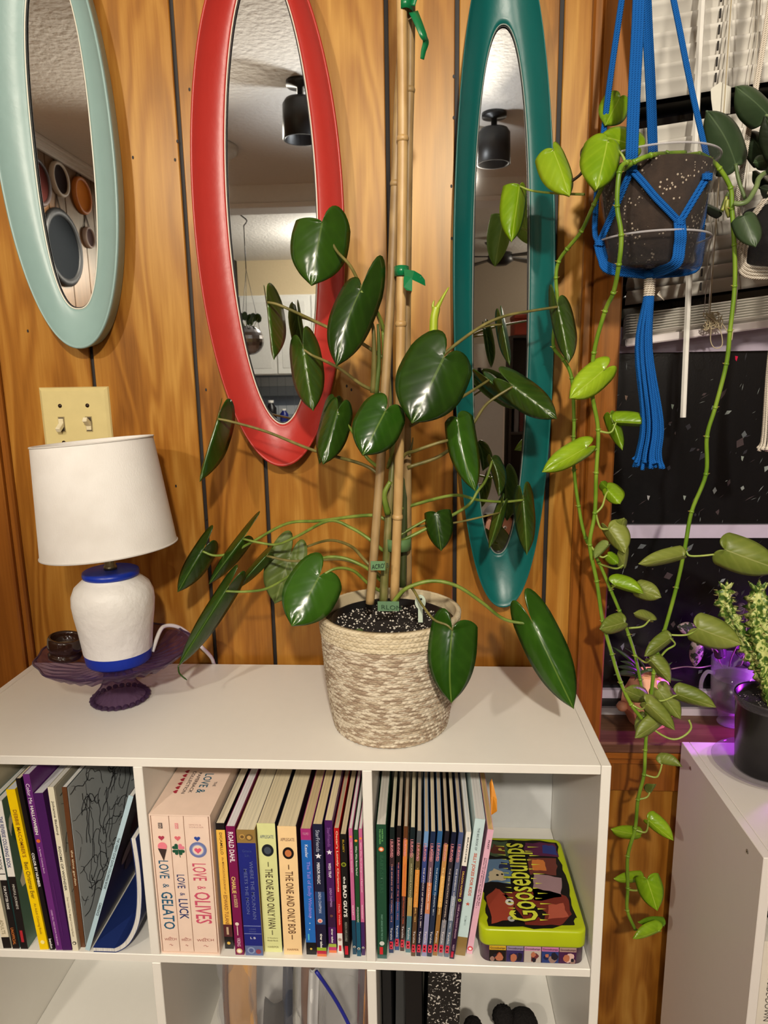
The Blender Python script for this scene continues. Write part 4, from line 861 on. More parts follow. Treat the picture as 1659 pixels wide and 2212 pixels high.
n_.inputs['Scale'].default_value=18; t.links.new(tc.outputs['Object'],n_.inputs[0]); rm=ramp(t,[(.25,(226,222,216)),(.6,(236,233,228))]); t.links.new(n_.outputs['Fac'],rm.inputs[0]); t.links.new(rm.outputs[0],b.inputs['Base Color']); b.inputs['Roughness'].default_value=.85
sh=Matrix.Translation(lc+Vector((0.003,0,.176)))@Matrix.Rotation(math.radians(-4.3),4,'Y')@Matrix.Rotation(math.radians(-1),4,'X')
q=MB(); RB,RT,HS=.0955,.083,.160
n=72; V=[]
for rr_,z in ((RB,0),(RT,HS),(RT-.0015,HS),(RB-.0015,0)):
    for j in range(n): V.append(sh@Vector((rr_*math.cos(2*PI*j/n),rr_*math.sin(2*PI*j/n),z)))
for i in range(4): q.add(V[i*n:(i+1)*n]+V[((i+1)%4)*n:((i+1)%4+1)*n],[(j,(j+1)%n,n+(j+1)%n,n+j) for j in range(n)],m,True)
s_=pw(q.build('lamp_shade'),r)
for rr_,z in ((RB,.001),(RT,HS-.001)):
    q=MB(); P=[sh@Vector(((rr_+.0003)*math.cos(2*PI*j/n),(rr_+.0003)*math.sin(2*PI*j/n),z)) for j in range(n)]; q.tube(P+[P[0]],.0012,C((206,202,196),.8),6,False); q.build('edge_tape',s_)
q=MB()
for a in (0,2*PI/3,4*PI/3): q.tube([sh@Vector((.01*math.cos(a),.01*math.sin(a),HS-.02)),sh@Vector((RT*math.cos(a),RT*math.sin(a),HS-.006))],.001,C((170,160,130),.3,.5,.9),6)
q.tube([lc+Vector((0,0,.203)),sh@Vector((0,0,HS-.02))],.0035,C((170,160,130),.3,.5,.9),8); pw(q.build('shade_carrier'),r)
q=MB(); cp=[lc+Vector((.044,.02,.006))]+[at(x_,y_,Y_) for x_,y_,Y_ in ((345,1364,-.10),(358,1352,-.085),(380,1353,-.07),(402,1365,-.055),(430,1392,-.04),(455,1418,-.025),(462,1434,-.012))]
pts=crv(cp,6)+[Vector((cp[-1].x+.004,-.009,.88)),Vector((cp[-1].x+.006,-.008,.6))]; q.tube(pts,.0032,C((228,226,222),.45),8); pw(q.build('cord'),r)
# brown glass holder
BG=glass('brown_glass',(92,58,42),.05,1.5); pc_=at(152,1432,Z=sc[2]+ZP+.013); hc=Vector((.1365,-.160,sc[2]+ZP+.0165))
r=thing('tealight_holder',hc,'small dark brown glass tealight holder on the left of the purple stand','candle holder',None,(0,0,0))
tx=Matrix.Rotation(math.radians(9),4,'Y'); BGM,t,b=new_mat('brown_glass2'); b.inputs['Base Color'].default_value=L3((64,40,30)); b.inputs['Roughness'].default_value=.06; b.inputs['Transmission Weight'].default_value=.5; b.inputs['IOR'].default_value=1.5
q=MB(); q.lathe([(0,.0),(.019,.0),(.0235,.002),(.024,.006),(.022,.0085),(.0205,.010),(.022,.013),(.0245,.016),(.0255,.022),(.0255,.031),(.024,.034),(.0215,.0345),(.021,.030),(.0195,.018),(0,.016)],BGM,36,(0,0,0),True,tx); q.build('cup',r)
q=MB(); q.lathe([(0,.0165),(.017,.0165),(.017,.0195),(0,.0195)],C((226,216,190),.5),20,(0,0,0),True,tx); q.build('wax',r)

# ================================================================ woven basket
bc=Vector((.632,-.2055,H)); BH=.166; RB_,RT_=.0785,.0955
r=thing('woven_basket',bc,'round braided jute basket with a cream rim holding the philodendron pot','basket')
m,t,b=new_mat('jute_braid'); at_=t.nodes.new('ShaderNodeVertexColor'); at_.layer_name='strand'; t.links.new(at_.outputs[0],b.inputs['Base Color']); b.inputs['Roughness'].default_value=.9; b.inputs['Specular IOR Level'].default_value=.15
tc,n,bp=nodes(t,'ShaderNodeTexCoord','ShaderNodeTexNoise','ShaderNodeBump'); n.inputs['Scale'].default_value=700; n.inputs['Detail'].default_value=3; t.links.new(tc.outputs['Object'],n.inputs[0]); t.links.new(n.outputs['Fac'],bp.inputs['Height']); bp.inputs['Strength'].default_value=.6; bp.inputs['Distance'].default_value=.001; t.links.new(bp.outputs[0],b.inputs['Normal'])
def weave(z0,z1,rows,nstr,name,cream,rad,inner):
    nt=nstr*5; per=5; nz=rows*per; V=[];Cc=[];rs=random.Random(name); tone={}
    for i in range(nz+1):
        f=i/nz; z=z0+(z1-z0)*f; row=min(rows-1,i//per); v=(i-row*per)/per
        for j in range(nt):
            th=2*PI*j/nt; side=0 if v<.5 else 1; slant=(v if side==0 else 1-v)*1.7
            s_=(th/(2*PI)*nstr+slant+row*.37); k=(row,side,int(s_)%nstr); u=s_-math.floor(s_)
            hgt=.0023*math.sin(PI*u)**.6*(.55+.45*abs(math.sin(PI*v*2)))-.0013*(abs(2*v-1)>.86)
            if k not in tone:
                w_=rs.random(); tone[k]=((216,204,182) if w_<.45 else (162,142,120) if w_<.8 else (188,172,148)) if not cream else ((218,204,174) if w_<.7 else (200,184,152))
            c_=L3(tone[k]); sh_=.80+.20*math.sin(PI*u)
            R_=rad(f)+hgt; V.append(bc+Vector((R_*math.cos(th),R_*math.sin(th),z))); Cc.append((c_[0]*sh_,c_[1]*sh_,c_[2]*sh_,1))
    F=[(i*nt+j,i*nt+(j+1)%nt,(i+1)*nt+(j+1)%nt,(i+1)*nt+j) for i in range(nz) for j in range(nt)]
    no=len(V); iz=10
    for i in range(iz+1):
        f=1-i/iz*inner; z=z0+(z1-z0)*f
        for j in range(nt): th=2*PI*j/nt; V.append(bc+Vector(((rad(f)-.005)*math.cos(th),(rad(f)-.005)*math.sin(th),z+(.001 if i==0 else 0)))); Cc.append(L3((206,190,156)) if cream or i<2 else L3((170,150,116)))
    for j in range(nt): F.append((nz*nt+j,nz*nt+(j+1)%nt,no+(j+1)%nt,no+j))
    F+=[(no+i*nt+j,no+i*nt+(j+1)%nt,no+(i+1)*nt+(j+1)%nt,no+(i+1)*nt+j) for i in range(iz) for j in range(nt)]
    me=bpy.data.meshes.new(name); me.from_pydata([tuple(v) for v in V],[],F); ca=me.color_attributes.new('strand','FLOAT_COLOR','POINT')
    for i,c_ in enumerate(Cc): ca.data[i].color=c_
    me.materials.append(m); me.polygons.foreach_set('use_smooth',[True]*len(F)); me.update(); o=bpy.data.objects.new(name,me); COL.objects.link(o); pw(o,r); return o
kz=.138/BH
rad=lambda f:RB_+(RT_-RB_)*(f**.8)
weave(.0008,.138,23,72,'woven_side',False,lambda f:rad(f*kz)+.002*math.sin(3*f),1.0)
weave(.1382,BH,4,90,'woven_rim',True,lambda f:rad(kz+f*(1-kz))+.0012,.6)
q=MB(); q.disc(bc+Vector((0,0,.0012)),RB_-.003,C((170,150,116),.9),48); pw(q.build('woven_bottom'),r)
# ================================================================ leaves
OUT=[(0,0,0),(-.55,.07,0),(-.92,.24,0),(-1,.46,0),(-.80,.70,0),(-.35,.90,0),(.10,.985,.10),(.26,1,.22),(.40,.985,.34),(.54,.91,.47),(.67,.78,.60),(.78,.60,.72),(.87,.40,.83),(.94,.19,.92),(1,0,1)]
def _fine(O):
    P=[Vector((a,b,c)) for a,b,c in O]; out=[]
    P=[2*P[0]-P[1]]+P+[2*P[-1]-P[-2]]
    for i in range(1,len(P)-2):
        a,b,c,d=P[i-1:i+3]; out.append((b.x,b.y,b.z)); m_=-.0625*a+.5625*b+.5625*c-.0625*d; out.append((m_.x,max(0,m_.y),max(0,(b.z+c.z)/2)))
    return out+[O[-1]]
OUT=_fine(OUT)
def leaf(parent, A, T, wl, wr, Y, mat, lobe=(.2,.2), fold=(.012,.012), bow=0., back=None, dy=0., name='leaf', curl=.0, wav=.0, hang=.0):
    """heart leaf from its sinus A to its tip T (seen pixels), half widths wl/wr in pixels, Y depth (base, tip), fold: how far each edge bends back"""
    ya,yt=Y if isinstance(Y,tuple) else (Y,Y)
    a,t=at(A[0],A[1],ya),at(T[0],T[1],yt); L=(t-a).length; ax=(t-a)/L; s_=mpp(A[0],A[1],ya)
    side=Vector((ax.z,0,-ax.x)); side=side.normalized()
    nrm=ax.cross(side); nrm=nrm if nrm.y<0 else -nrm           # towards the room
    V=[];UV=[];F=[]; nv=5
    def mid(u): return a+ax*(u*L)+side*(bow*s_*4*u*(1-u)*-1)+nrm*(.10*L*math.sin(PI*max(0,u))*.5)
    rs=random.Random(hash((round(A[0]),round(A[1]))))
    ph=rs.uniform(0,6)
    for sg,wd,fd,lb in ((1,wl,fold[0],lobe[0]),(-1,wr,fold[1],lobe[1])):
        o0=len(V)
        for k,(u,v,mu) in enumerate(OUT):
            uu=u*lb if u<0 else u
            m0=mid(mu); e=mid(max(uu,0))+ (ax*(uu*L) if uu<0 else Vector())+side*(sg*v*wd*s_)-nrm*(fd*v**1.6)+nrm*(-curl*L*max(0,uu-.75)**1.0)
            e+=nrm*(wav*s_*math.sin(uu*16+ph)*v)
            for i in range(nv+1):
                f=i/nv; p_=m0.lerp(e,f); bul=.16*min(wd*s_,.02)*math.sin(PI*f)*(1 if mu>0.02 else .6)
                p_+=nrm*bul; V.append(p_); UV.append((max(0,mu+(uu-mu)*f)*.9+.05 if u>=0 else .05+uu*f*.3,.5+sg*.5*v*f))
        for k in range(len(OUT)-1):
            for i in range(nv):
                q_=[o0+k*(nv+1)+i,o0+k*(nv+1)+i+1,o0+(k+1)*(nv+1)+i+1,o0+(k+1)*(nv+1)+i]
                F.append(tuple(q_ if sg>0 else q_[::-1]))
    import bmesh
    me=bpy.data.meshes.new(name); me.from_pydata([tuple(v) for v in V],[],F)
    ul=me.uv_layers.new(name='UVMap')
    for l in me.loops: ul.data[l.index].uv=UV[l.vertex_index]
    bm=bmesh.new(); bm.from_mesh(me); bmesh.ops.remove_doubles(bm,verts=bm.verts,dist=.00008); bmesh.ops.recalc_face_normals(bm,faces=bm.faces)
    c=sum((f.normal.dot(nrm)*f.calc_area() for f in bm.faces))
    if c<0: bmesh.ops.reverse_faces(bm,faces=bm.faces)
    bm.to_mesh(me); bm.free()
    me.materials.append(mat); me.materials.append(back or mat); me.polygons.foreach_set('use_smooth',[True]*len(me.polygons)); me.update()
    o=bpy.data.objects.new(name,me); COL.objects.link(o); pw(o,parent)
    so=o.modifiers.new('thickness','SOLIDIFY'); so.thickness=.0005; so.offset=-1; so.material_offset=1
    return o
def stalk(lf, pts, r, mat, name='petiole', r1=None):
    """pts: (px,py,Y)"""
    P=crv([at(*p_) for p_ in pts],6); n=len(P); r1=r1 or r
    q=MB(); q.tube(P,[r+(r1-r)*i/(n-1) for i in range(n)],mat,7); o=q.build(name)
    if lf.type=='EMPTY': pw(o,lf)
    else: o.parent=lf
    return o
def stem_mat(name,c0,c1,rough=.4):
    m,t,b=new_mat(name); tc,n,mp=nodes(t,'ShaderNodeTexCoord','ShaderNodeTexNoise','ShaderNodeMapping'); mp.inputs['Scale'].default_value=(60,60,22); n.inputs['Scale'].default_value=1
    t.links.new(tc.outputs['Object'],mp.inputs[0]); t.links.new(mp.outputs[0],n.inputs[0]); r=ramp(t,[(.35,c0),(.65,c1)]); t.links.new(n.outputs['Fac'],r.inputs[0]); t.links.new(r.outputs[0],b.inputs['Base Color']); b.inputs['Roughness'].default_value=rough; return m
# ================================================================ philodendron
PD=leaf_mat('philodendron_leaf',(28,54,10),(48,82,18),(88,114,46),.25,.12,.3,None,.10)
PD2=leaf_mat('philodendron_leaf_bright',(34,70,13),(56,98,24),(106,132,54),.22,.14,.25,None,.10)
PDU=leaf_mat('philodendron_underside',(70,92,40),(104,122,56),(130,140,80),.45,.25,.6)
PDF=leaf_mat('philodendron_leaf_olive',(42,68,18),(68,96,28),(116,136,64),.3,.2,.35)
PS=stem_mat('petiole_green',(88,112,36),(124,142,58)); PSD=stem_mat('petiole_brownish',(96,92,44),(128,118,64)); ST=stem_mat('old_stem',(92,96,44),(150,136,88))
ph=thing('philodendron',bc+Vector((0,0,.006)),'tall philodendron with dark heart leaves tied to bamboo stakes','plant')
q=MB(); q.lathe([(0,.006),(.062,.006),(.080,.15),(.0815,.154),(.0795,.154),(.078,.14),(0,.135)],C((16,16,18),.4),48,bc); pw(q.build('nursery_pot'),ph)
SOIL=textured('potting_soil',(30,22,18),.95,160,1,.006,.2,.5)
m,t,b=new_mat('perlite_soil'); tc,n,g=nodes(t,'ShaderNodeTexCoord','ShaderNodeTexVoronoi','ShaderNodeMath'); n.inputs['Scale'].default_value=230; g.operation='LESS_THAN'; g.inputs[1].default_value=.22
t.links.new(tc.outputs['Object'],n.inputs['Vector']); t.links.new(n.outputs['Distance'],g.inputs[0]); nn=t.nodes.new('ShaderNodeTexNoise'); nn.inputs['Scale'].default_value=40; t.links.new(tc.outputs['Object'],nn.inputs[0]); gg=math_(t,'GREATER_THAN',nn.outputs['Fac'],.52); rm=ramp(t,[(.4,(26,20,18)),(.6,(214,208,196))]); t.links.new(math_(t,'MULTIPLY',g.outputs[0],gg),rm.inputs[0]); t.links.new(rm.outputs[0],b.inputs['Base Color']); b.inputs['Roughness'].default_value=.95
bp=t.nodes.new('ShaderNodeBump'); bp.inputs['Distance'].default_value=.004; n3=t.nodes.new('ShaderNodeTexNoise'); n3.inputs['Scale'].default_value=180; t.links.new(tc.outputs['Object'],n3.inputs[0]); t.links.new(n3.outputs['Fac'],bp.inputs['Height']); t.links.new(bp.outputs[0],b.inputs['Normal']); PERL=m
from mathutils import noise
q=MB(); n=40; V=[]
for i in range(13):
    for j in range(n):
        rr_=.0785*i/12; a=2*PI*j/n; V.append(bc+Vector((rr_*math.cos(a),rr_*math.sin(a),.143+.004*noise.noise(Vector((rr_*math.cos(a)*60,rr_*math.sin(a)*60,1)))+.004*(1-i/12))))
q.add(V,[(i*n+j,i*n+(j+1)%n,(i+1)*n+(j+1)%n,(i+1)*n+j) for i in range(12) for j in range(n)],PERL,True); pw(q.build('soil'),ph)
rs=random.Random(3); q=MB()
for k in range(260):
    rr_=.074*math.sqrt(rs.random()); a=rs.uniform(0,6.28); s_=rs.uniform(.0006,.0019); c=bc+Vector((rr_*math.cos(a),rr_*math.sin(a),.147+.002*rs.random()))
    q.add([c+Vector((s_,0,0)),c+Vector((0,s_,0)),c+Vector((-s_,0,0)),c+Vector((0,-s_,0)),c+Vector((0,0,s_)),c-Vector((0,0,s_))],[(0,1,4),(1,2,4),(2,3,4),(3,0,4),(1,0,5),(2,1,5),(3,2,5),(0,3,5)],C((222,216,204),.9))
o=pw(q.build('perlite'),ph); o['kind']='stuff'
q=MB(); c=at(775,1331,-.262); q.lathe([(0,.006),(.005,.004),(.0062,0),(.005,-.004),(0,-.006)],C((70,90,44),.9),12,(c.x,c.y,H+.153)); pw(q.build('moss_ball'),ph)
BAM=stem_mat('bamboo_cane',(172,136,84),(196,162,108),.42); BAMD=stem_mat('bamboo_cane_dark',(132,106,68),(166,138,92),.5)
def cane(pts,r,m,nod):
    P=crv([at(*p_) for p_ in pts],8)
    top=P[-1]+(P[-1]-P[-5]).normalized()*.22; P.append(top)
    q=MB(); q.tube(P,r,m,12); 
    for py in nod:
        k=min(range(len(P)),key=lambda i:abs(P[i].z-at(860,py,P[i].y).z)); d=(P[min(k+1,len(P)-1)]-P[k-1]).normalized()
        q.tube([P[k]-d*.0035,P[k]-d*.001,P[k]+d*.001,P[k]+d*.0035],[r*1.02,r*1.16,r*1.16,r*1.02],m,12)
    pw(q.build('bamboo_stake'),ph)
cane([(852,1296,-.222),(862,1006,-.222),(866,700,-.222),(867,579,-.222),(870,300,-.222),(868,20,-.222)],.0062,BAM,(306,701,1128))
cane([(799,1304,-.235),(806,1221,-.232),(823,990,-.222),(836,775,-.215),(847,579,-.212),(854,397,-.211),(862,208,-.211),(874,20,-.211)],.0058,BAMD,(395,900))
cane([(881,1262,-.185),(880,1100,-.19),(878,744,-.2),(879,586,-.204),(882,325,-.208),(885,195,-.208),(887,20,-.208)],.0056,BAMD,(192,620))
def tie(py,px0,px1,yc,h_px,rgb,tails,rough=.3):
    m=C(rgb,rough); a,b=at(px0,py,yc),at(px1,py,yc); R_=(b.x-a.x)/2; c=(a+b)/2; hh_=h_px*mpp(px0,py,yc); V=[];n=28
    for k in range(n):
        t=2*PI*k/n
        for d,rd in ((-.5,0),(.5,0)): V.append(c+Vector((R_*math.cos(t),.017*math.sin(t),d*hh_)))
    q=MB(); q.add(V,[(2*k,2*((k+1)%n),2*((k+1)%n)+1,2*k+1) for k in range(n)],m,True)
    for tp in tails:
        P=crv([at(*p_[:3]) for p_ in tp],5); V=[]; w_=tp[0][3]*mpp(px0,py,yc)*.5
        for i,p_ in enumerate(P):
            d=(P[min(i+1,len(P)-1)]-P[max(i-1,0)]).normalized(); sd=Vector((-d.z,.35,d.x)).normalized(); k=1-.5*(i/(len(P)-1))*(tp[0][4] if len(tp[0])>4 else 0); V+=[p_-sd*w_*k,p_+sd*w_*k]
        q.add(V,[(2*i,2*i+2,2*i+3,2*i+1) for i in range(len(P)-1)],m,True)
    o=pw(q.build('tie_tape'),ph); so=o.modifiers.new('thickness','SOLIDIFY'); so.thickness=.0004
GT=(10,112,64)
tie(19,859,893,-.214,24,GT,[[(893,25,-.222,22,1.2),(902,45,-.228),(914,75,-.23),(920,90,-.225),(915,110,-.222),(912,128,-.22)],[(890,12,-.226,14),(897,-10,-.226)]])
tie(588,851,884,-.214,21,GT,[],.25)
q=MB(); mg=C(GT,.25)
for P_ in (((872,581,-.233),(895,585,-.240),(910,594,-.236),(918,605,-.232),(919,618,-.230),(905,611,-.236),(890,604,-.239),(874,600,-.234)),((872,597,-.234),(891,596,-.238),(890,629,-.243),(878,627,-.243),(872,620,-.240))): q.poly([at(*p_) for p_ in P_],mg,.0006)
pw(q.build('tie_end'),ph)
tie(1174,832,888,-.205,26,(86,118,72),[],.45)
q=MB(); q.box(at(801,1232,-.247)-Vector((0,0,0)),at(832,1212,-.2465),C((96,134,92),.5)); lb=pw(q.build('plant_label'),ph); a=at(803,1230,-.248); text("ACRO' B",lb,C((24,44,26),.5),a,(1,0,.12),(0,0,1),.022,.0065,'lettering',.01)
q=MB(); q.box(at(816,1320,-.255),at(862,1299,-.2545),C((92,126,92),.5)); lb=pw(q.build('plant_label'),ph); a=at(824,1316,-.256); text("RLON",lb,C((40,66,44),.5),a,(1,0,-.05),(0,0,1),.026,.006,'lettering',.0)
q=MB(); c=at(908,1300,-.25); q.poly([c+Vector((.007*math.cos(2*PI*k/20),0,.010*math.sin(2*PI*k/20)+(.0 if 1 else 0))) for k in range(20)],C((190,204,186),.4),.0012); q.box(c+Vector((-.003,-.001,-.028)),c+Vector((.003,0,-.006)),C((190,204,186),.4)); q.disc(c+Vector((.001,-.0014,.004)),.0016,M['groove'],10,(1,0,0),(0,0,1)); pw(q.build('plant_tag'),ph)
# main stems
stalk(ph,[(828,1300,-.215),(831,1240,-.213),(835,1206,-.212),(839,1120,-.208),(845,1052,-.205),(848,980,-.2),(842,900,-.2),(836,800,-.2),(832,740,-.2)],.0062,ST,'stem',.0042)
stalk(ph,[(870,1268,-.2),(872,1150,-.195),(876,1040,-.192),(878,940,-.192),(872,860,-.195)],.0052,stem_mat('dark_stem',(50,62,28),(70,76,40)),'stem',.004)
for pts,r0,r1,m in (([(806,848,-.205),(808,780,-.21),(807,720,-.212),(803,694,-.212)],.0042,.0018,PSD),([(812,850,-.205),(818,790,-.208),(818,735,-.21),(816,700,-.21)],.0036,.0016,PDU),([(826,850,-.205),(829,770,-.208),(827,715,-.21)],.0026,.002,PS),([(838,1110,-.22),(830,1070,-.225),(843,1040,-.225)],.0045,.003,PS),([(884,985,-.2),(890,960,-.2),(892,945,-.2)],.002,.0006,PSD)):
    stalk(ph,pts,r0,m,'sheath',r1)
for pts,r0 in (([(936,720,-.19),(937,690,-.19),(941,670,-.19),(942,664,-.19)],.0058),([(942,670,-.19),(955,645,-.188),(969,621,-.186)],.0034),([(938,672,-.19),(935,660,-.19),(938,649,-.19)],.003)):
    stalk(ph,pts,r0,stem_mat('young_shoot',(130,160,24),(168,184,50),.3),'new_shoot',r0*.25 if r0<.005 else r0*.9)
YS=-.2
def PL_(A,T,wl,wr,Y,mat=PD,lobe=(.2,.2),fold=(.012,.012),pet=None,r=.0022,pm=PS,**k):
    lf=leaf(ph,A,T,wl,wr,Y,mat,lobe,fold,back=k.pop('back',PDU),**k)
    if pet: stalk(lf,pet,r*1.15,pm,r1=r*.8)
    return lf
PL_((696,481),(673,618),64,60,(-.13,-.14),PD,(.06,.32),(.012,.03),[(835,740,YS),(812,672,-.18),(782,624,-.16),(757,575,-.14),(726,540,-.125),(708,500,-.12),(697,484,-.128)],pm=PSD,wav=1.5)
PL_((577,653),(592,778),17,21,(-.13,-.14),PDF,(.33,.36),(.045,.05),[(832,775,YS),(770,735,-.18),(699,703,-.16),(640,675,-.14),(600,658,-.135),(578,653,-.132)],pm=PSD,wav=.8)
PL_((656,755),(677,888),42,30,(-.14,-.15),PDF,(.27,.38),(.03,.035),[(825,850,YS),(783,832,-.185),(735,797,-.165),(700,779,-.15),(675,768,-.138),(657,756,-.139)],pm=PSD)
PL_((778,628),(727,792),44,50,(-.25,-.27),PD,(.16,.52),(.012,.02),[(836,740,YS),(822,690,-.22),(800,650,-.24),(779,629,-.249)],bow=-6)
PL_((470,905),(432,1041),18,24,(-.12,-.14),PD,(.34,.36),(.04,.045),[(825,1030,YS),(783,1003,-.19),(675,972,-.16),(577,933,-.135),(500,911,-.122),(471,905,-.12)],pm=PSD,wav=.8)
PL_((728,892),(698,1004),36,34,(-.2,-.22),PD,(.3,.3),(.03,.02),[(818,1010,YS),(790,985,-.185),(760,930,-.185),(729,893,-.199)])
PL_((722,868),(690,1003),26,20,(-.165,-.18),PDF,(.12,.12),(.03,.03))
PL_((832,889),(783,984),54,52,(-.29,-.31),PD2,(.33,.26),(.012,.014),[(838,1010,YS),(850,960,-.24),(846,910,-.27),(833,890,-.289)],curl=.15)
PL_((957,776),(889,915),80,76,(-.28,-.30),PD,(.36,.22),(.018,.014),[(880,900,YS),(920,840,-.22),(945,800,-.25),(958,777,-.278)],wav=1.2)
PL_((1205,663),(1228,786),14,40,(-.12,-.13),PDF,(.42,.2),(.02,.03),[(884,860,-.195),(930,800,-.18),(965,760,-.17),(1035,708,-.15),(1087,684,-.14),(1140,673,-.13),(1204,663,-.122)],pm=PSD,wav=1.5)
PL_((1085,700),(1101,790),12,14,(-.13,-.135),PDF,(.4,.45),(.025,.03),[(1035,708,-.15),(1060,703,-.14),(1084,701,-.131)],pm=PSD,r=.0016,wav=1)
PL_((1055,820),(1128,886),16,18,(-.13,-.14),PD,(.42,.2),(.03,.03),[(885,920,YS),(960,880,-.17),(1020,844,-.145),(1056,821,-.13)],pm=PSD,wav=1)
PL_((1108,833),(1203,905),34,36,(-.155,-.17),PDF,(.36,.42),(.02,.03),[(880,1010,YS),(950,985,-.19),(1000,945,-.18),(1023,914,-.17),(1045,880,-.16),(1066,861,-.155),(1109,834,-.153)],pm=PSD,wav=1.2)
PL_((988,905),(1027,1062),30,38,(-.24,-.26),PD2,(.06,.1),(.015,.025),[(845,1070,YS),(869,990,-.22),(900,973,-.235),(945,957,-.238),(978,945,-.232),(989,910,-.236)],pm=PSD,bow=-6)
PL_((1062,992),(1077,1073),10,24,(-.13,-.14),PDF,(.15,.1),(.02,.03),[(868,1168,YS),(928,1138,-.19),(1007,1095,-.17),(1032,1061,-.16),(1050,1036,-.145),(1063,996,-.131)],bow=6)
PL_((1130,1078),(1138,1199),18,30,(-.12,-.13),PDF,(.25,.3),(.03,.03),[(855,1105,YS),(872,1097,-.195),(977,1070,-.17),(1032,1080,-.15),(1087,1084,-.13),(1131,1080,-.119)],wav=1,curl=.2)
PL_((1080,1107),(1056,1184),9,18,(-.14,-.14),PDF,(.5,.4),(.02,.02),[(860,1145,YS),(888,1138,-.19),(983,1129,-.165),(1081,1107,-.139)],pm=PSD,r=.0016,wav=1)
PL_((942,1108),(953,1190),27,34,(-.2,-.205),PD,(.06,.06),(.012,.014),[(858,1160,YS),(890,1140,-.195),(925,1120,-.19),(943,1109,-.199)],r=.0018)
PL_((437,1190),(384,1279),24,25,(-.12,-.13),PD,(.55,.3),(.02,.03),[(840,1125,YS),(798,1113,-.195),(692,1125,-.17),(620,1131,-.15),(546,1170,-.135),(498,1195,-.125),(463,1200,-.12),(438,1191,-.119)])
PL_((524,1164),(451,1262),16,20,(-.14,-.15),PD,(.55,.1),(.03,.03),[(828,1190,YS),(797,1164,-.2),(758,1140,-.19),(710,1125,-.18),(641,1159,-.16),(599,1176,-.15),(559,1172,-.145),(525,1164,-.139)])
PL_((575,1201),(508,1274),11,15,(-.15,-.16),PD,(.26,.1),(.03,.03),[(824,1248,YS),(797,1228,-.2),(744,1209,-.185),(691,1209,-.17),(630,1212,-.158),(576,1201,-.149)],pm=PSD)
PL_((487,1277),(385,1440),21,24,(-.19,-.2),PD,(.30,.28),(.025,.03),[(824,1255,YS),(790,1226,-.21),(740,1205,-.21),(691,1207,-.205),(640,1235,-.2),(580,1270,-.195),(530,1278,-.19),(488,1277,-.189)],curl=.1)
q=MB(); q.tube(crv([at(385,1438,-.2),at(388,1455,-.2),at(404,1469,-.2)],4),[.0012]*8+[.0006],PD,5); pw(q.build('leaf_tip'),ph)
PL_((628,1197),(594,1304),44,38,(-.10,-.11),PDU,(.42,.34),(-.006,-.006),[(826,1250,YS),(787,1209,-.19),(758,1180,-.16),(713,1167,-.125),(665,1180,-.095),(629,1197,-.098)],pm=PSD)
PL_((688,1248),(630,1353),58,60,(-.26,-.29),PD2,(.42,.22),(.016,.012),[(824,1278,-.21),(797,1262,-.22),(763,1233,-.235),(726,1228,-.25),(689,1247,-.258)],wav=1.6)
PL_((977,1362),(975,1518),48,60,(-.30,-.315),PD2,(.3,.14),(.012,.018),[(852,1310,-.225),(868,1282,-.23),(888,1269,-.24),(911,1305,-.27),(937,1338,-.29),(965,1350,-.298),(978,1362,-.299)],pm=PSD,r=.0018,bow=-5)
PL_((1152,1348),(1239,1531),44,48,(-.24,-.27),PD2,(.32,.38),(.02,.02),[(840,1318,-.24),(858,1290,-.245),(882,1269,-.25),(933,1255,-.25),(987,1266,-.248),(1042,1302,-.243),(1090,1338,-.232),(1153,1349,-.232)],pm=PS,r=.0026,wav=1.2)
# ================================================================ window blind
SL_=C((226,222,212),.45,var=.02); SLOPE=.116; BX0,BX1=1.000,2.02; BY=.040
bl_=thing('window_blind',(1.5,BY,1.43),'white slatted blind hanging unevenly over the dark window','blind')
def slat_mesh(tilt,w=.0255,n=4):
    q=MB(); V=[]
    ct,st=math.cos(tilt),math.sin(tilt)
    for x in (BX0,BX1):
        for k in range(n+1):
            s_=(k/n-.5)*w; c=.0022*(1-(2*k/n-1)**2); V.append((x,s_*ct-c*st,s_*st+c*ct))
    q.add(V,[(k,k+1,n+1+k+1,n+1+k) for k in range(n)],SL_,True); return q
sm={}
def add_slat(z0,tilt):
    if tilt not in sm:
        o=slat_mesh(tilt).build('slat'); so=o.modifiers.new('thickness','SOLIDIFY'); so.thickness=.0006; sm[tilt]=o; first=True
    else: o=sm[tilt].copy(); COL.objects.link(o)
    pw(o,bl_); o.location=(0,BY,z0); o.rotation_euler=(0,0,0)
    sh=Matrix.Identity(4); ang=math.atan(SLOPE); o.rotation_euler=(0,-ang,0); o.location=(BX0*(1-math.cos(ang)),BY,z0-BX0*math.sin(ang))
    return o
z=1.948+.021*6
zs=[]
while z>1.5:
    if not(1.758<z<1.800): zs.append(z)
    z-=.021
for z in zs:
    add_slat(z, math.radians(-68) if z>1.60 else math.radians(-50))
for k in range(8): add_slat(1.4475+.0040*k, math.radians(-26))
q=MB(); xf=Matrix.Translation((BX0,BY,1.432))@Matrix.Rotation(-math.atan(SLOPE),4,'Y'); q.box((0,-.0135,0),(1.02,.0135,.0125),C((224,216,214),.45),.002,xf); pw(q.build('bottom_rail'),bl_)
q=MB(); q.box((.985,.012,2.07),(2.08,.06,2.115),SL_,.002); pw(q.build('head_rail'),bl_)
q=MB()
for px in (1577,1640):
    a=at(px,10,BY-.014); q.tube([(a.x,BY-.016,2.07),(a.x+.001,BY-.016,1.46+SLOPE*(a.x-BX0))],.0009,C((206,200,186),.7),6); q.tube([(a.x-.006,BY-.013,2.07),(a.x-.005,BY-.015,1.46+SLOPE*(a.x-BX0))],.0006,C((206,200,186),.7),6)
pw(q.build('ladder_cord'),bl_)
q=MB()
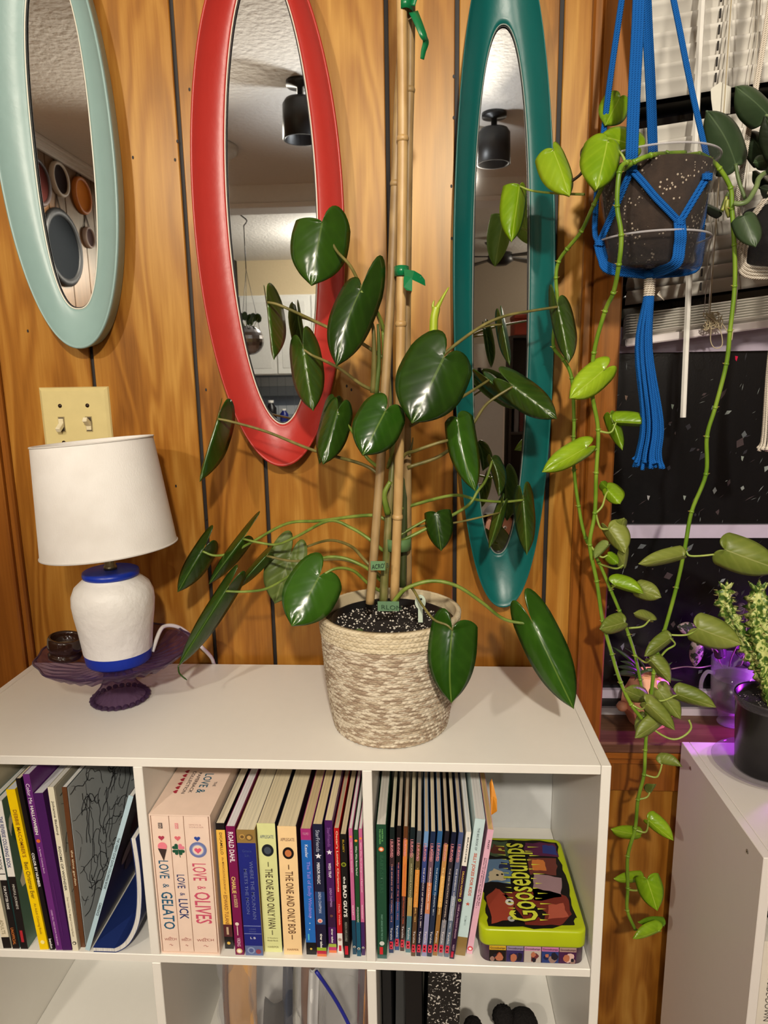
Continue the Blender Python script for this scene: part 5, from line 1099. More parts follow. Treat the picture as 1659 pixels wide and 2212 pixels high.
for z in zs:
    for px in (1570,):
        a=at(px,10,BY-.014); zz=z+SLOPE*(a.x-BX0)+.001; q.box((a.x-.0065,BY-.0080,zz-.006),(a.x-.0045,BY-.0055,zz+.006),M['groove'])
o=pw(q.build('cord_slot'),bl_); o['kind']='stuff'
q=MB(); P=[Vector((1.0725,.004,2.06)),Vector((1.0745,.003,1.85)),Vector((1.0795,.001,1.6)),Vector((1.0862,0,1.322))]; q.tube(P,.0046,C((232,230,222),.3),6,True,False); q.tube([P[0],P[0]+Vector((0,.02,.02))],.0015,C((200,200,196),.3),6); pw(q.build('tilt_wand'),bl_)
rs=random.Random(11); q=MB(); c=at(1538,695,.0)
for j in range(3):
    P=[]
    for k in range(16): P.append(c+Vector((rs.uniform(-.012,.016),rs.uniform(-.006,.004),rs.uniform(-.012,.014))))
    q.tube(crv(P,4),.0008,C((186,172,140),.8),5)
q.tube(crv([c,at(1535,735,0),at(1545,752,0),at(1560,745,0),at(1556,715,0),c],6),.0008,C((186,172,140),.8),5); q.tube(crv([c,at(1560,700,0),at(1574,722,0),at(1580,735,0),at(1583,715,0)],6),.0008,C((186,172,140),.8),5)
q.tube([Vector((c.x-.006,.004,2.06)),c+Vector((-.004,0,.008))],.0008,C((186,172,140),.8),5)
pw(q.build('pull_cord'),bl_)
q=MB(); pts=[at(x_,y_,.018) for x_,y_ in ((1535,193),(1556,177),(1569,184),(1579,188),(1577,246),(1540,246),(1536,215))]; q.poly(pts,C((222,220,206),.6),.0006); pw(q.build('broken_slat'),bl_)

# ================================================================ blue macrame hanger with pothos
PY=-.14
pc=at(1405,585,PY); pbz=pc.z; pcx=pc.x
pt=at(1405,350,PY).z; rt=(at(1533,350,PY).x-at(1277,350,PY).x)/2; rb=.0505; ph_=pt-pbz
CP=film('clear_pot',(110,110,114),.97,.05,(.93,.93,.93,1),.36)
HC=Vector((pcx,PY,pbz))
tray=thing('drip_tray',HC,'clear plastic drip tray under the hanging pothos pot','saucer')
q=MB(); q.lathe([(0,0),(.060,0),(.0615,.002),(.0672,.034),(.0705,.0365),(.0700,.038),(.0660,.0365),(.0605,.003),(0,.0016)],CP,48,HC); pw(q.build('tray'),tray)
pth=thing('hanging_pothos',HC+Vector((0,0,.0025)),'neon green pothos in a clear pot hanging in blue macrame','plant')
q=MB(); zb=.0025; q.lathe([(0,zb),(rb,zb),(rb+.001,zb+.003),(rt-.002,ph_-.008),(rt,ph_-.006),(rt+.001,ph_),(rt-.0016,ph_),(rt-.0036,ph_-.010),(rb-.0006,zb+.004),(0,zb+.001)],CP,56,HC); pw(q.build('clear_pot'),pth)
RIMF=film('clear_rim_plastic',(226,224,228),.62,.05,(.9,.9,.9,1),.5)
for rr_,zz,par in ((rt+.0004,ph_,pth),(.0702,.0372,tray)):
    q=MB(); P=[HC+Vector((rr_*math.cos(2*PI*k/64),rr_*math.sin(2*PI*k/64),zz)) for k in range(65)]; q.tube(P,.0013,RIMF,8,False); pw(q.build('rim'),par)
m,t,b=new_mat('pot_soil'); tc,n,n2=nodes(t,'ShaderNodeTexCoord','ShaderNodeTexVoronoi','ShaderNodeTexNoise'); n.inputs['Scale'].default_value=210; n2.inputs['Scale'].default_value=28
t.links.new(tc.outputs['Object'],n.inputs[0]); t.links.new(tc.outputs['Object'],n2.inputs[0]); g=math_(t,'MULTIPLY',math_(t,'LESS_THAN',n.outputs['Distance'],.26),math_(t,'GREATER_THAN',n2.outputs['Fac'],.49)); rm=ramp(t,[(.3,(64,49,38)),(.6,(214,198,176))]); t.links.new(g,rm.inputs[0])
n3=t.nodes.new('ShaderNodeTexNoise'); n3.inputs['Scale'].default_value=70; n3.inputs['Detail'].default_value=5; t.links.new(tc.outputs['Object'],n3.inputs[0]); hv=t.nodes.new('ShaderNodeHueSaturation'); t.links.new(rm.outputs[0],hv.inputs['Color']); t.links.new(math_(t,'ADD',math_(t,'MULTIPLY',n3.outputs['Fac'],1.6),.2),hv.inputs['Value']); t.links.new(hv.outputs[0],b.inputs['Base Color']); b.inputs['Roughness'].default_value=.9
bp=t.nodes.new('ShaderNodeBump'); bp.inputs['Distance'].default_value=.004; t.links.new(n3.outputs['Fac'],bp.inputs['Height']); t.links.new(bp.outputs[0],b.inputs['Normal']); PSOIL=m
q=MB(); q.lathe([(0,zb+.0012),(rb-.0022,zb+.0042),(rb+(rt-rb)*.45-.003,ph_*.45),(rb+(rt-rb)*.92-.004,ph_*.92),(rb+(rt-rb)*.85-.02,ph_*.945),(.02,ph_*.95),(0,ph_*.95)],PSOIL,48,HC); pw(q.build('soil'),pth)
BLUE=None
def rope(name,rgb):
    m,t,b=new_mat(name); tc,wv,bp=nodes(t,'ShaderNodeTexCoord','ShaderNodeTexWave','ShaderNodeBump'); mp=t.nodes.new('ShaderNodeMapping'); mp.inputs['Rotation'].default_value=(.0,.6,.5); t.links.new(tc.outputs['Object'],mp.inputs[0]); t.links.new(mp.outputs[0],wv.inputs[0]); wv.inputs['Scale'].default_value=150; wv.bands_direction='Z'
    hv,mr=nodes(t,'ShaderNodeHueSaturation','ShaderNodeMapRange'); hv.inputs['Color'].default_value=L3(rgb); mr.inputs['To Min'].default_value=.7; mr.inputs['To Max'].default_value=1.12; t.links.new(wv.outputs['Fac'],mr.inputs['Value']); t.links.new(mr.outputs[0],hv.inputs['Value']); t.links.new(hv.outputs[0],b.inputs['Base Color'])
    t.links.new(wv.outputs['Fac'],bp.inputs['Height']); bp.inputs['Strength'].default_value=.7; bp.inputs['Distance'].default_value=.001; t.links.new(bp.outputs[0],b.inputs['Normal']); b.inputs['Roughness'].default_value=.85; b.inputs['Specular IOR Level'].default_value=.2; return m
RB=rope('blue_cord',(20,96,176)); RW=rope('white_cord',(226,216,200))
top=at(1388,-310,PY); top=Vector((top.x,PY,top.z))
hg=thing('macrame_hanger',top,'bright blue macrame plant hanger with white wrapped neck and long tassel','plant hanger')
def bundle(pts,n,sp,r=.0023,name='cord',m=RB,par=None,flat=True):
    """n cords side by side through points (px,py,Y) or vectors"""
    P=[p_ if isinstance(p_,Vector) else at(*p_) for p_ in pts]; par=par or hg
    for k in range(n):
        d=(k-(n-1)/2)*sp; Q=[]
        for i,p_ in enumerate(P):
            t_=(P[min(i+1,len(P)-1)]-P[max(i-1,0)]).normalized(); sd=t_.cross(Vector((0,1,0))); sd=sd.normalized() if sd.length>.05 else Vector((1,0,0)); Q.append(p_+sd*d)
        q=MB(); q.tube(crv(Q,5),r,m,8); pw(q.build(name),par)
def knot(p_,r,m=RB,par=None):
    par=par or hg; c=p_ if isinstance(p_,Vector) else at(*p_); q=MB()
    for k in range(3):
        P=[c+Vector((r*math.cos(a)*1.15,-.002+r*.8*math.sin(a),(k-1)*r*.55+.12*r*math.sin(2*a+k))) for a in [2*PI*i/14 for i in range(15)]]; q.tube(P,r*.42,m,7,False)
    pw(q.build('knot'),par)
bundle([(1364,352,-.207),(1371,180,-.190),(1380,0,-.170),top],4,.0034,.0024)
bundle([(1528,345,-.150),(1490,175,-.147),(1455,0,-.144),top],2,.0030,.0023)
bundle([(1411,345,-.062),(1405,180,-.085),(1396,0,-.105),top],4,.0030,.0023)
bundle([(1289,415,-.098),(1315,195,-.112),(1343,0,-.125),top],2,.0032,.0023)
def onpot(px,py,off=.0034):
    d=at(px,py,0)-CAM; best=None
    for i in range(900):
        p_=CAM+d*(.72+.0003*i); R_=rb+(rt-rb)*(p_.z-HC.z)/ph_+off
        if p_.z<HC.z+.038: R_=max(R_,.0605+.009*max(0,p_.z-HC.z)/.038+off)
        g_=math.hypot(p_.x-HC.x,p_.y-HC.y)-R_
        if best is None or g_<best[0]-1e-5: best=(g_,p_)
        if g_<=0: return p_
    p_=best[1]; return p_
K1,K2,KL,KF=onpot(1364,366),onpot(1526,384),onpot(1294,526),onpot(1468,481)
for p_ in (K1,K2,KL,KF): knot(p_,.0042)
bundle([K1,onpot(1347,406),onpot(1330,446),onpot(1312,486),KL],2,.0042); bundle([K1,onpot(1390,395),onpot(1415,425),onpot(1442,453),KF],2,.0042)
bundle([K2,at(1528,345,-.150)],2,.0030,.0023); bundle([K2,onpot(1512,408),onpot(1497,433),onpot(1482,458),KF],2,.0042); bundle([K2,(1522,440,-.125),(1514,500,-.100)],2,.0036)
bundle([(1289,415,-.098),(1285,500,-.128),KL],2,.003)
botc=Vector((pcx,PY,pbz-.004))
bundle([KL,onpot(1302,556),onpot(1316,580),botc],4,.0032); bundle([KF,onpot(1470,505),onpot(1468,530),onpot(1457,572),botc],4,.0034)
bundle([(1514,500,-.100),(1510,540,-.096),(1498,580,-.094),botc],4,.003); bundle([(1411,345,-.062),(1408,440,-.066),(1405,582,-.078),botc],4,.003)
q=MB(); q.lathe([(0,.0035),(.012,.0035),(.0135,.0),(.0105,-.005),(0,-.006)],RB,20,botc); pw(q.build('knot'),hg)
wz=at(1411,598,PY).z; wz2=at(1411,638,PY).z; wb=thing
q=MB(); q.lathe([(0,wz-botc.z),(.0052,wz-botc.z),(.0060,(wz+wz2)/2-botc.z),(.0062,wz2-botc.z),(0,wz2-botc.z)],RW,18,botc)
for k in range(9): zz=wz+(wz2-wz)*k/8; q.tube([botc+Vector((.0062*math.cos(a),.0062*math.sin(a),zz-botc.z)) for a in [2*PI*i/16 for i in range(17)]],.0014,RW,6,False)
pw(q.build('wrapping'),hg)
q=MB(); c=at(1420,636,PY-.006)
for k in range(6): q.tube([c,c+Vector((.003+.0012*k,-.001,.004-.0024*k))],[.0008,.0003],RW,4)
pw(q.build('wrapping_end'),hg)
rs=random.Random(8); q=MB(); zt,zb_=wz2+.001,at(1397,1003,PY).z; bx_=at(1397,1003,PY).x
for k in range(40):
    a=2*PI*k/40*3.0; rr_=(.0048 if k%2 else .0026); r2=.020*math.sqrt((k+.5)/40)*rs.uniform(.85,1.08); a2=a+rs.uniform(-.2,.2); dz=rs.uniform(-.006,.006)
    P=[Vector((botc.x+rr_*math.cos(a),PY+rr_*math.sin(a),zt)),Vector((botc.x-.003+(rr_+.005)*math.cos(a2),PY+(rr_+.004)*math.sin(a2),zt-.07)),Vector((bx_+.002+r2*.7*math.cos(a2),PY+r2*.7*math.sin(a2),zb_+.06)),Vector((bx_+.8*r2*math.cos(a2),PY+.8*r2*math.sin(a2),zb_+.016)),Vector((bx_+1.05*r2*math.cos(a2),PY+1.05*r2*math.sin(a2),zb_+dz))]
    q.tube(crv(P,5),[.0019]*18+[.0021,.0026,.003],RB,6)
o=pw(q.build('tassel'),hg); o['kind']='stuff'
# pothos leaves
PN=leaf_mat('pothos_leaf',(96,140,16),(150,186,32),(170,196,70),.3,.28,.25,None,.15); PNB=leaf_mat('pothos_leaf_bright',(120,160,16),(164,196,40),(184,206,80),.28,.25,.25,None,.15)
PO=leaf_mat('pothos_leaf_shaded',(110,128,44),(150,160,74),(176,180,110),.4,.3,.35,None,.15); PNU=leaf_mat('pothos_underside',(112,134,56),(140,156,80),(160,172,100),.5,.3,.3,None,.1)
VS=stem_mat('pothos_vine',(92,130,24),(126,156,44),.4); VSP=stem_mat('pothos_petiole',(132,156,60),(160,174,84),.4)
def vine(pts,r=.0029,nodes_=()):
    P=crv([at(*p_) for p_ in pts],6); q=MB(); q.tube(P,r,VS,8)
    for i in range(6,len(P)-1,6):
        d=(P[i+1]-P[i-1]).normalized(); q.tube([P[i]-d*.002,P[i],P[i]+d*.002],[r*1.02,r*1.35,r*1.02],VS,8); q.tube([P[i],P[i]+Vector((-.0055 if i%12 else .005,-.001,.001))],[.0011,.0004],C((150,120,60),.6),5)
    return pw(q.build('vine'),pth)
v1=[(1345,368,-.17),(1310,390,-.18),(1283,442,-.17),(1256,499,-.14),(1225,538,-.115),(1207,565,-.10),(1201,600,-.095),(1205,666,-.09),(1198,702,-.088),(1196,750,-.086),(1217,777,-.085),(1235,817,-.085),(1240,907,-.085),(1239,943,-.085),(1240,1015,-.085),(1250,1093,-.085),(1265,1162,-.087),(1294,1216,-.09),(1319,1274,-.09),(1338,1319,-.09),(1358,1371,-.09),(1372,1416,-.09),(1383,1468,-.09),(1392,1512,-.092),(1396,1545,-.094)]
vine(v1,.0026)
v2=[(1380,348,-.19),(1352,352,-.215),(1338,373,-.225),(1333,445,-.222),(1342,508,-.22),(1337,571,-.213),(1325,632,-.19),(1307,672,-.17),(1283,762,-.15),(1279,847,-.14),(1292,928,-.13),(1288,1021,-.125),(1285,1108,-.12),(1274,1177,-.12),(1289,1255,-.115),(1302,1341,-.11),(1322,1413,-.11),(1341,1474,-.11),(1363,1521,-.11),(1394,1562,-.11)]
vine(v2)
v3=[(1480,337,-.19),(1510,333,-.185),(1531,343,-.18),(1554,364,-.175),(1578,406,-.17),(1581,451,-.168),(1586,529,-.165),(1587,618,-.16),(1577,714,-.155),(1569,786,-.15),(1545,880,-.145),(1527,943,-.14),(1525,1024,-.135),(1494,1105,-.13),(1479,1186,-.13),(1461,1269,-.125),(1435,1363,-.12),(1419,1410,-.12),(1412,1454,-.115),(1406,1507,-.112),(1398,1562,-.11),(1394,1620,-.11),(1391,1673,-.11),(1378,1727,-.11),(1372,1789,-.11),(1356,1849,-.11),(1356,1918,-.11),(1355,1966,-.11),(1372,2008,-.11)]
vine(v3,.0028)
vine([(1480,330,-.17),(1440,332,-.19),(1405,336,-.21),(1370,350,-.215),(1345,368,-.2)],.003)
def NL(A,T,wl,wr,Y,mat=PN,lobe=(.2,.2),fold=(.008,.008),pet=None,**k):
    if isinstance(Y,(int,float)): Y=(Y,Y-.012)
    lf=leaf(pth,A,T,wl,wr,Y,mat,lobe,fold,back=k.pop('back',PNU),**k)
    if pet: stalk(lf,pet+[(A[0],A[1],Y[0]+.001)],.0017,VSP,r1=.0013)
    return lf
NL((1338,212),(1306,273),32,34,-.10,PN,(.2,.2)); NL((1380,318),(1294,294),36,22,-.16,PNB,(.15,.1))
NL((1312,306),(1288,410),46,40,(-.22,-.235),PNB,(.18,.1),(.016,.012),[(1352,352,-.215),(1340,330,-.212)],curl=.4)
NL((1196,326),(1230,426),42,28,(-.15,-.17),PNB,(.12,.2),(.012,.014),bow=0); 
q=MB(); q.tube(crv([at(1232,394,-.158),at(1258,370,-.16),at(1256,331,-.16),at(1262,318,-.165)],5),.0018,C((66,52,30),.6),6); q.tube(crv([at(1258,370,-.16),at(1285,375,-.175),at(1310,390,-.18)],5),.0022,VS,6); pw(q.build('old_stem'),pth)
NL((1122,402),(1104,524),36,24,(-.10,-.115),PNB,(.05,.1),(.008,.025),[(1262,420,-.165),(1203,418,-.13),(1149,412,-.108)])
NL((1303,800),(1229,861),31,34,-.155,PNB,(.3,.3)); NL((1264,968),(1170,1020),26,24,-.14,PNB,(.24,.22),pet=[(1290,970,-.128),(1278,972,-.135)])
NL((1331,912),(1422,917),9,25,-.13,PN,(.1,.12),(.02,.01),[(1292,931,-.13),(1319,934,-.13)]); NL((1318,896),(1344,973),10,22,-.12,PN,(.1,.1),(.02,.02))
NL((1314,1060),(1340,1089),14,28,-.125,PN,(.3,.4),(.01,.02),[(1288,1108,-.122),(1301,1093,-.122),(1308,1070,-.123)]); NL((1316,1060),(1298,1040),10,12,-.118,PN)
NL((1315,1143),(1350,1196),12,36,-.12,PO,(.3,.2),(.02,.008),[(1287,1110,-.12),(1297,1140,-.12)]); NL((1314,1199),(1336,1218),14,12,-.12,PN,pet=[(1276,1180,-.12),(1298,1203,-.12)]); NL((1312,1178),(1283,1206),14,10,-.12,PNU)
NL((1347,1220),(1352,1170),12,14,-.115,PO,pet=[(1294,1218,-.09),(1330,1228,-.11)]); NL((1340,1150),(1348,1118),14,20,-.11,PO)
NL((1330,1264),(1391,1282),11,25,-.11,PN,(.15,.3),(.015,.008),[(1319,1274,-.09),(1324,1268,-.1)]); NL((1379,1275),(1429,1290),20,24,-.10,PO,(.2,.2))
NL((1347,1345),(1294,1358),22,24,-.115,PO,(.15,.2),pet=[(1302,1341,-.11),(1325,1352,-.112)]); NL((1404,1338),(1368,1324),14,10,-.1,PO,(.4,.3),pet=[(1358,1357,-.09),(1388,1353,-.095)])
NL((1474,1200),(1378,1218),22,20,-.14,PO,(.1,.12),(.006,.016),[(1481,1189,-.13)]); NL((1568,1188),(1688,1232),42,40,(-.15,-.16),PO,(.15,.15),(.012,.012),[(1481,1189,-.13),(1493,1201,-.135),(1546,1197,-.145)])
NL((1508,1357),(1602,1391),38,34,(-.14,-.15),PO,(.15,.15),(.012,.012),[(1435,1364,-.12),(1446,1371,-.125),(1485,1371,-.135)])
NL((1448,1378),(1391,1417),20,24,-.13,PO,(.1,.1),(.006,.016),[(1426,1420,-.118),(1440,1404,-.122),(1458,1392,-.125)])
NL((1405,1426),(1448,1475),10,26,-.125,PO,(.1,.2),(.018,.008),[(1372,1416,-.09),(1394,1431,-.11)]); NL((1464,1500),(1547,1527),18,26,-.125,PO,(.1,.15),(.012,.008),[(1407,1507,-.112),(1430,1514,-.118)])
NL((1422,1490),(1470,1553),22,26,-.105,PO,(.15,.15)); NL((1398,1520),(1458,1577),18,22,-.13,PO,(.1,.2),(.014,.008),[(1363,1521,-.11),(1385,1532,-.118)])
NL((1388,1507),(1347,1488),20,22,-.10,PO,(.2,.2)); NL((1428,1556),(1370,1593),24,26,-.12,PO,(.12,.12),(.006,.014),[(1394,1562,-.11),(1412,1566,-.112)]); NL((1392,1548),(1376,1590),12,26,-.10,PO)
q=MB(); q.tube(crv([at(1394,1562,-.11),at(1430,1588,-.115),at(1457,1597,-.12),at(1480,1588,-.12),at(1493,1572,-.12),at(1488,1555,-.12)],5),.0017,VSP,6); pw(q.build('petiole'),pth)
NL((1430,1650),(1474,1656),6,22,-.12,PO,(.1,.3),(.02,.008),[(1391,1673,-.11),(1416,1679,-.115),(1425,1668,-.118)]); NL((1404,1711),(1413,1693),12,12,-.11,PNU,pet=[(1379,1727,-.11),(1397,1722,-.11)])
NL((1401,1772),(1455,1815),14,22,-.12,PNB,(.1,.15),pet=[(1371,1792,-.11),(1395,1797,-.115)]); NL((1382,1802),(1319,1790),12,24,-.105,PNB,(.1,.1))
NL((1385,1897),(1325,1897),12,20,-.10,PNB,(.1,.1)); NL((1398,1900),(1419,1966),26,30,(-.125,-.135),PNB,(.14,.12),(.008,.008),[(1356,1922,-.11),(1380,1922,-.12)])
NL((1432,1999),(1377,1991),14,13,-.10,PN,(.1,.1)); NL((1420,2011),(1366,2026),20,16,-.12,PNB,(.25,.2),pet=[(1372,2008,-.11),(1395,2012,-.112)])

# ================================================================ white macrame hanger with dark satin leaves at the right edge
QY=-.12; qc=at(1694,575,QY); qz=qc.z; HQ=Vector((qc.x,QY,qz)); qt=at(1694,430,QY).z-qz
q2=thing('hanging_hoya',HQ,'dark grey green waxy plant in a clear pot at the right edge','plant')
q=MB(); q.lathe([(0,.002),(.046,.002),(.047,.004),(.0585,qt-.004),(.060,qt),(.0580,qt),(.0455,.006),(0,.003)],CP,48,HQ); pw(q.build('clear_pot'),q2)
q=MB(); q.lathe([(0,.0045),(.0445,.0065),(.0545,qt*.85),(0,qt*.88)],C((20,16,14),.9),40,HQ); pw(q.build('soil'),q2)
tr=thing('drip_tray',HQ-Vector((0,0,.004)),'clear plastic drip tray under the dark plant at the right edge','saucer'); q=MB(); q.lathe([(0,-.004),(.055,-.004),(.057,-.002),(.064,.030),(.0665,.031),(.063,.0305),(.0555,-.001),(0,-.0022)],CP,48,HQ); pw(q.build('tray'),tr)
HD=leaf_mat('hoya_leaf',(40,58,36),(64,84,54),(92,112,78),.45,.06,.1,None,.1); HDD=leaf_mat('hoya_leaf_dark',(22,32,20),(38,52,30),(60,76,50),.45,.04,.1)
def DL(A,T,wl,wr,Y,mat=HD,lobe=(.12,.12),fold=(.01,.01),pet=None,**k):
    lf=leaf(q2,A,T,wl,wr,Y,mat,lobe,fold,back=HDD,**k)
    if pet: stalk(lf,pet+[(A[0],A[1],Y[0] if isinstance(Y,tuple) else Y)],.0024,stem_mat('hoya_stem',(84,104,60),(110,128,80)))
    return lf
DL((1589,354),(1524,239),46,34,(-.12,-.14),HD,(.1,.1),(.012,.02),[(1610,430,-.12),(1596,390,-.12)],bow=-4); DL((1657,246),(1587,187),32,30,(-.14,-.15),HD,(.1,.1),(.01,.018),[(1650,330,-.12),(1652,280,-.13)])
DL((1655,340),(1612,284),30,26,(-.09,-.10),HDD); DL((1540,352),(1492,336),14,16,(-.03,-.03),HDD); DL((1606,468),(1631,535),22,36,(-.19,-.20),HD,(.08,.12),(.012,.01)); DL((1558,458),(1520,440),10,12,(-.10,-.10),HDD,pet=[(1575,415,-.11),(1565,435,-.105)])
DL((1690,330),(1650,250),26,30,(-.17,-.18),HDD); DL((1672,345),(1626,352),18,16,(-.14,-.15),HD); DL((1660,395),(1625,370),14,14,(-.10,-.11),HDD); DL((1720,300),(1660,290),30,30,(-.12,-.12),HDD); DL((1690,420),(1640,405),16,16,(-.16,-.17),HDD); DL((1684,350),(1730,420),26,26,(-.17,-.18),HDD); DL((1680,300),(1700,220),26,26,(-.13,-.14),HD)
stalk(q2,[(1700,380,-.12),(1659,373,-.15),(1640,385,-.165),(1633,405,-.175),(1616,433,-.18),(1600,440,-.18),(1586,439,-.176)],.0032,stem_mat('hoya_stem2',(96,116,70),(120,138,86))); stalk(q2,[(1570,425,-.16),(1566,440,-.16),(1560,455,-.16)],.0022,stem_mat('hoya_tip',(132,140,50),(160,164,76))); stalk(q2,[(1572,432,-.165),(1570,450,-.165),(1575,468,-.16)],.0026,stem_mat('hoya_tip2',(132,140,60),(160,164,80)))
stalk(q2,[(1694,420,QY),(1670,350,-.13),(1660,300,-.135),(1655,270,-.135)],.003,stem_mat('hoya_stem3',(84,104,60),(110,128,80)))
t2=at(1722,-340,QY); t2=Vector((t2.x,QY,t2.z))
h2=thing('macrame_hanger',t2,'white macrame plant hanger at the right edge','plant hanger')
for a in (2.75,3.9,5.2,.8):
    R0=Vector((HQ.x+.063*math.cos(a),QY+.063*math.sin(a),HQ.z+qt)); R1=Vector((HQ.x+.0665*math.cos(a+.7),QY+.0665*math.sin(a+.7),HQ.z+qt*.42)); R2=Vector((HQ.x+.0665*math.cos(a-.7),QY+.0665*math.sin(a-.7),HQ.z+qt*.42)); R3=Vector((HQ.x+.070*math.cos(a+.7),QY+.070*math.sin(a+.7),HQ.z+.012)); B=HQ-Vector((0,0,.0085))
    bundle([t2,R0],2,.0034,.002,'cord',RW,h2); bundle([R0,R1],2,.0036,.002,'cord',RW,h2); bundle([R0,R2],2,.0036,.002,'cord',RW,h2); bundle([R1,R3,HQ+Vector((.058*math.cos(a+.7),.058*math.sin(a+.7),-.0075)),B],4,.0042,.002,'cord',RW,h2); knot(R1,.004,RW,h2); knot(R0,.004,RW,h2)
q=MB(); bt=at(1662,972,QY); rs=random.Random(2)
for k in range(14):
    a=2*PI*k/14; q.tube(crv([HQ+Vector((.004*math.cos(a),.004*math.sin(a),-.012)),Vector((HQ.x-.004+.005*math.cos(a),QY+.005*math.sin(a),(HQ.z+bt.z)/2)),Vector((bt.x+.010*math.cos(a),QY+.010*math.sin(a),bt.z+.02)),Vector((bt.x+.014*math.cos(a),QY+.014*math.sin(a),bt.z+rs.uniform(-.004,.004)))],5),[.0018]*12+[.0022,.0026,.0028,.003],RW,6)
o=pw(q.build('tassel'),h2); o['kind']='stuff'

# ================================================================ things on the right shelf and the sill
P1=at(1537,1637,Z=RZ+.012); SCR=.076; SC=Vector((P1.x+SCR,P1.y-.012,RZ+.0006))
CG=film('clear_glass',(150,146,154),.93,.03,(.92,.91,.93,1),.4)
r=thing('glass_saucer',SC,'round clear glass saucer under the cactus pot on the right shelf','saucer'); q=MB(); q.lathe([(0,0),(.05,0),(.062,.004),(.075,.011),(.076,.0125),(.0745,.0135),(.061,.0068),(.05,.003),(0,.003)],CG,56,SC); pw(q.build('dish'),r)
KC=Vector((at(1660,1600,SC.y).x,SC.y,RZ+.0042)); kt=at(1660,1500,KC.y).z-KC.z
KC.x=SC.x-.0
r=thing('potted_cactus',KC,'mottled green and cream spiny euphorbia in a black nursery pot','cactus')
m,t,b=new_mat('black_pot'); b.inputs['Base Color'].default_value=L3((20,19,20)); b.inputs['Roughness'].default_value=.25; KB,KT=.0415,.0515; KH=max(.07,min(.12,kt)); 
q=MB(); q.lathe([(0,0),(KB,0),(KB+.001,.002),(KT-.002,KH-.012),(KT-.001,KH-.010),(KT,KH-.002),(KT-.0012,KH),(KT-.003,KH-.002),(KT-.004,KH-.016),(0,KH-.018)],m,48,KC); pw(q.build('nursery_pot'),r)
q=MB(); q.lathe([(KT-.0008,KH-.013),(KT+.0012,KH-.010),(KT+.002,KH),(KT+.0008,KH+.001),(KT-.001,KH-.003)],CG,48,KC); pw(q.build('clear_rim'),r)
q=MB(); n=32; V=[KC+Vector((.047*i/8*math.cos(2*PI*j/n),.047*i/8*math.sin(2*PI*j/n),KH-.013+.004*noise.noise(Vector((i*.9,j*.9,3))))) for i in range(9) for j in range(n)]; q.add(V,[(i*n+j,i*n+(j+1)%n,(i+1)*n+(j+1)%n,(i+1)*n+j) for i in range(8) for j in range(n)],PERL,True); pw(q.build('soil'),r)
m,t,b=new_mat('mottled_cactus'); tc,n1,n2=nodes(t,'ShaderNodeTexCoord','ShaderNodeTexNoise','ShaderNodeTexNoise'); n1.inputs['Scale'].default_value=95; n1.inputs['Detail'].default_value=3; n1.inputs['Distortion'].default_value=1.5; t.links.new(tc.outputs['Object'],n1.inputs[0]); rm=ramp(t,[(.42,(58,88,26)),(.5,(120,146,60)),(.58,(200,206,130))]); t.links.new(n1.outputs['Fac'],rm.inputs[0]); t.links.new(rm.outputs[0],b.inputs['Base Color']); b.inputs['Roughness'].default_value=.45; CAC=m
def cactus(pts,r,ribs,pitch,name='cactus_stem'):
    P=crv([p_ if isinstance(p_,Vector) else at(*p_) for p_ in pts],10); q=MB(); n=ribs*4; V=[]; L=0; k=len(P); up0=Vector((1,0,0))
    for i,p_ in enumerate(P):
        if i: L+=(p_-P[i-1]).length
        t_=(P[min(i+1,k-1)]-P[max(i-1,0)]).normalized(); a1=(up0-t_*up0.dot(t_)).normalized(); b1=t_.cross(a1); tp=min(1,(k-1-i)/4+.45)
        for j in range(n):
            a=2*PI*j/n; cr=math.cos(ribs*a); th=max(0,cr); sp=.5+.5*math.sin(2*PI*L/pitch+ (PI if int(j/4)%2 else 0)); rr_=r*tp*(.56+.20*cr+.62*th**2*sp**1.5); V.append(p_+a1*rr_*math.cos(a)+b1*rr_*math.sin(a))
    q.add(V,[(i*n+j,i*n+(j+1)%n,(i+1)*n+(j+1)%n,(i+1)*n+j) for i in range(k-1) for j in range(n)],CAC,True); q.add(V[-n:],[tuple(range(n))],CAC); o=pw(q.build(name),r_c)
    q=MB(); t_=(P[-1]-P[-4]).normalized()
    for j in range(5): a=2*PI*j/5; d=(t_*.6+Vector((math.cos(a),.5*math.sin(a),0))).normalized(); q.tube([P[-1],P[-1]+d*r*.5,P[-1]+d*r*1.0+t_*r*.25],[r*.3,r*.24,r*.03],CAC,6)
    for i in range(6,k-2,3):
        for j in range(0,3): a=2*PI*(j+.3*i)/3; d=Vector((math.cos(a),math.sin(a),.15)); q.tube([P[i]+d*r*.9,P[i]+d*r*1.35],[r*.09,r*.02],C((150,140,80),.6),4)
    pw(q.build('cactus_spines'),r_c)
r_c=r
cactus([(1650,1460,KC.y+.005),(1632,1425,KC.y+.008),(1610,1388,KC.y+.01),(1584,1343,KC.y+.01),(1567,1305,KC.y+.01),(1568,1272,KC.y+.01)],.0125,4,.016)
cactus([Vector((KC.x+.004,KC.y,KC.z+KH-.014)),(1655,1440,KC.y-.004),(1645,1385,KC.y-.004),(1638,1330,KC.y-.004),(1638,1276,KC.y-.004)],.0165,5,.013)
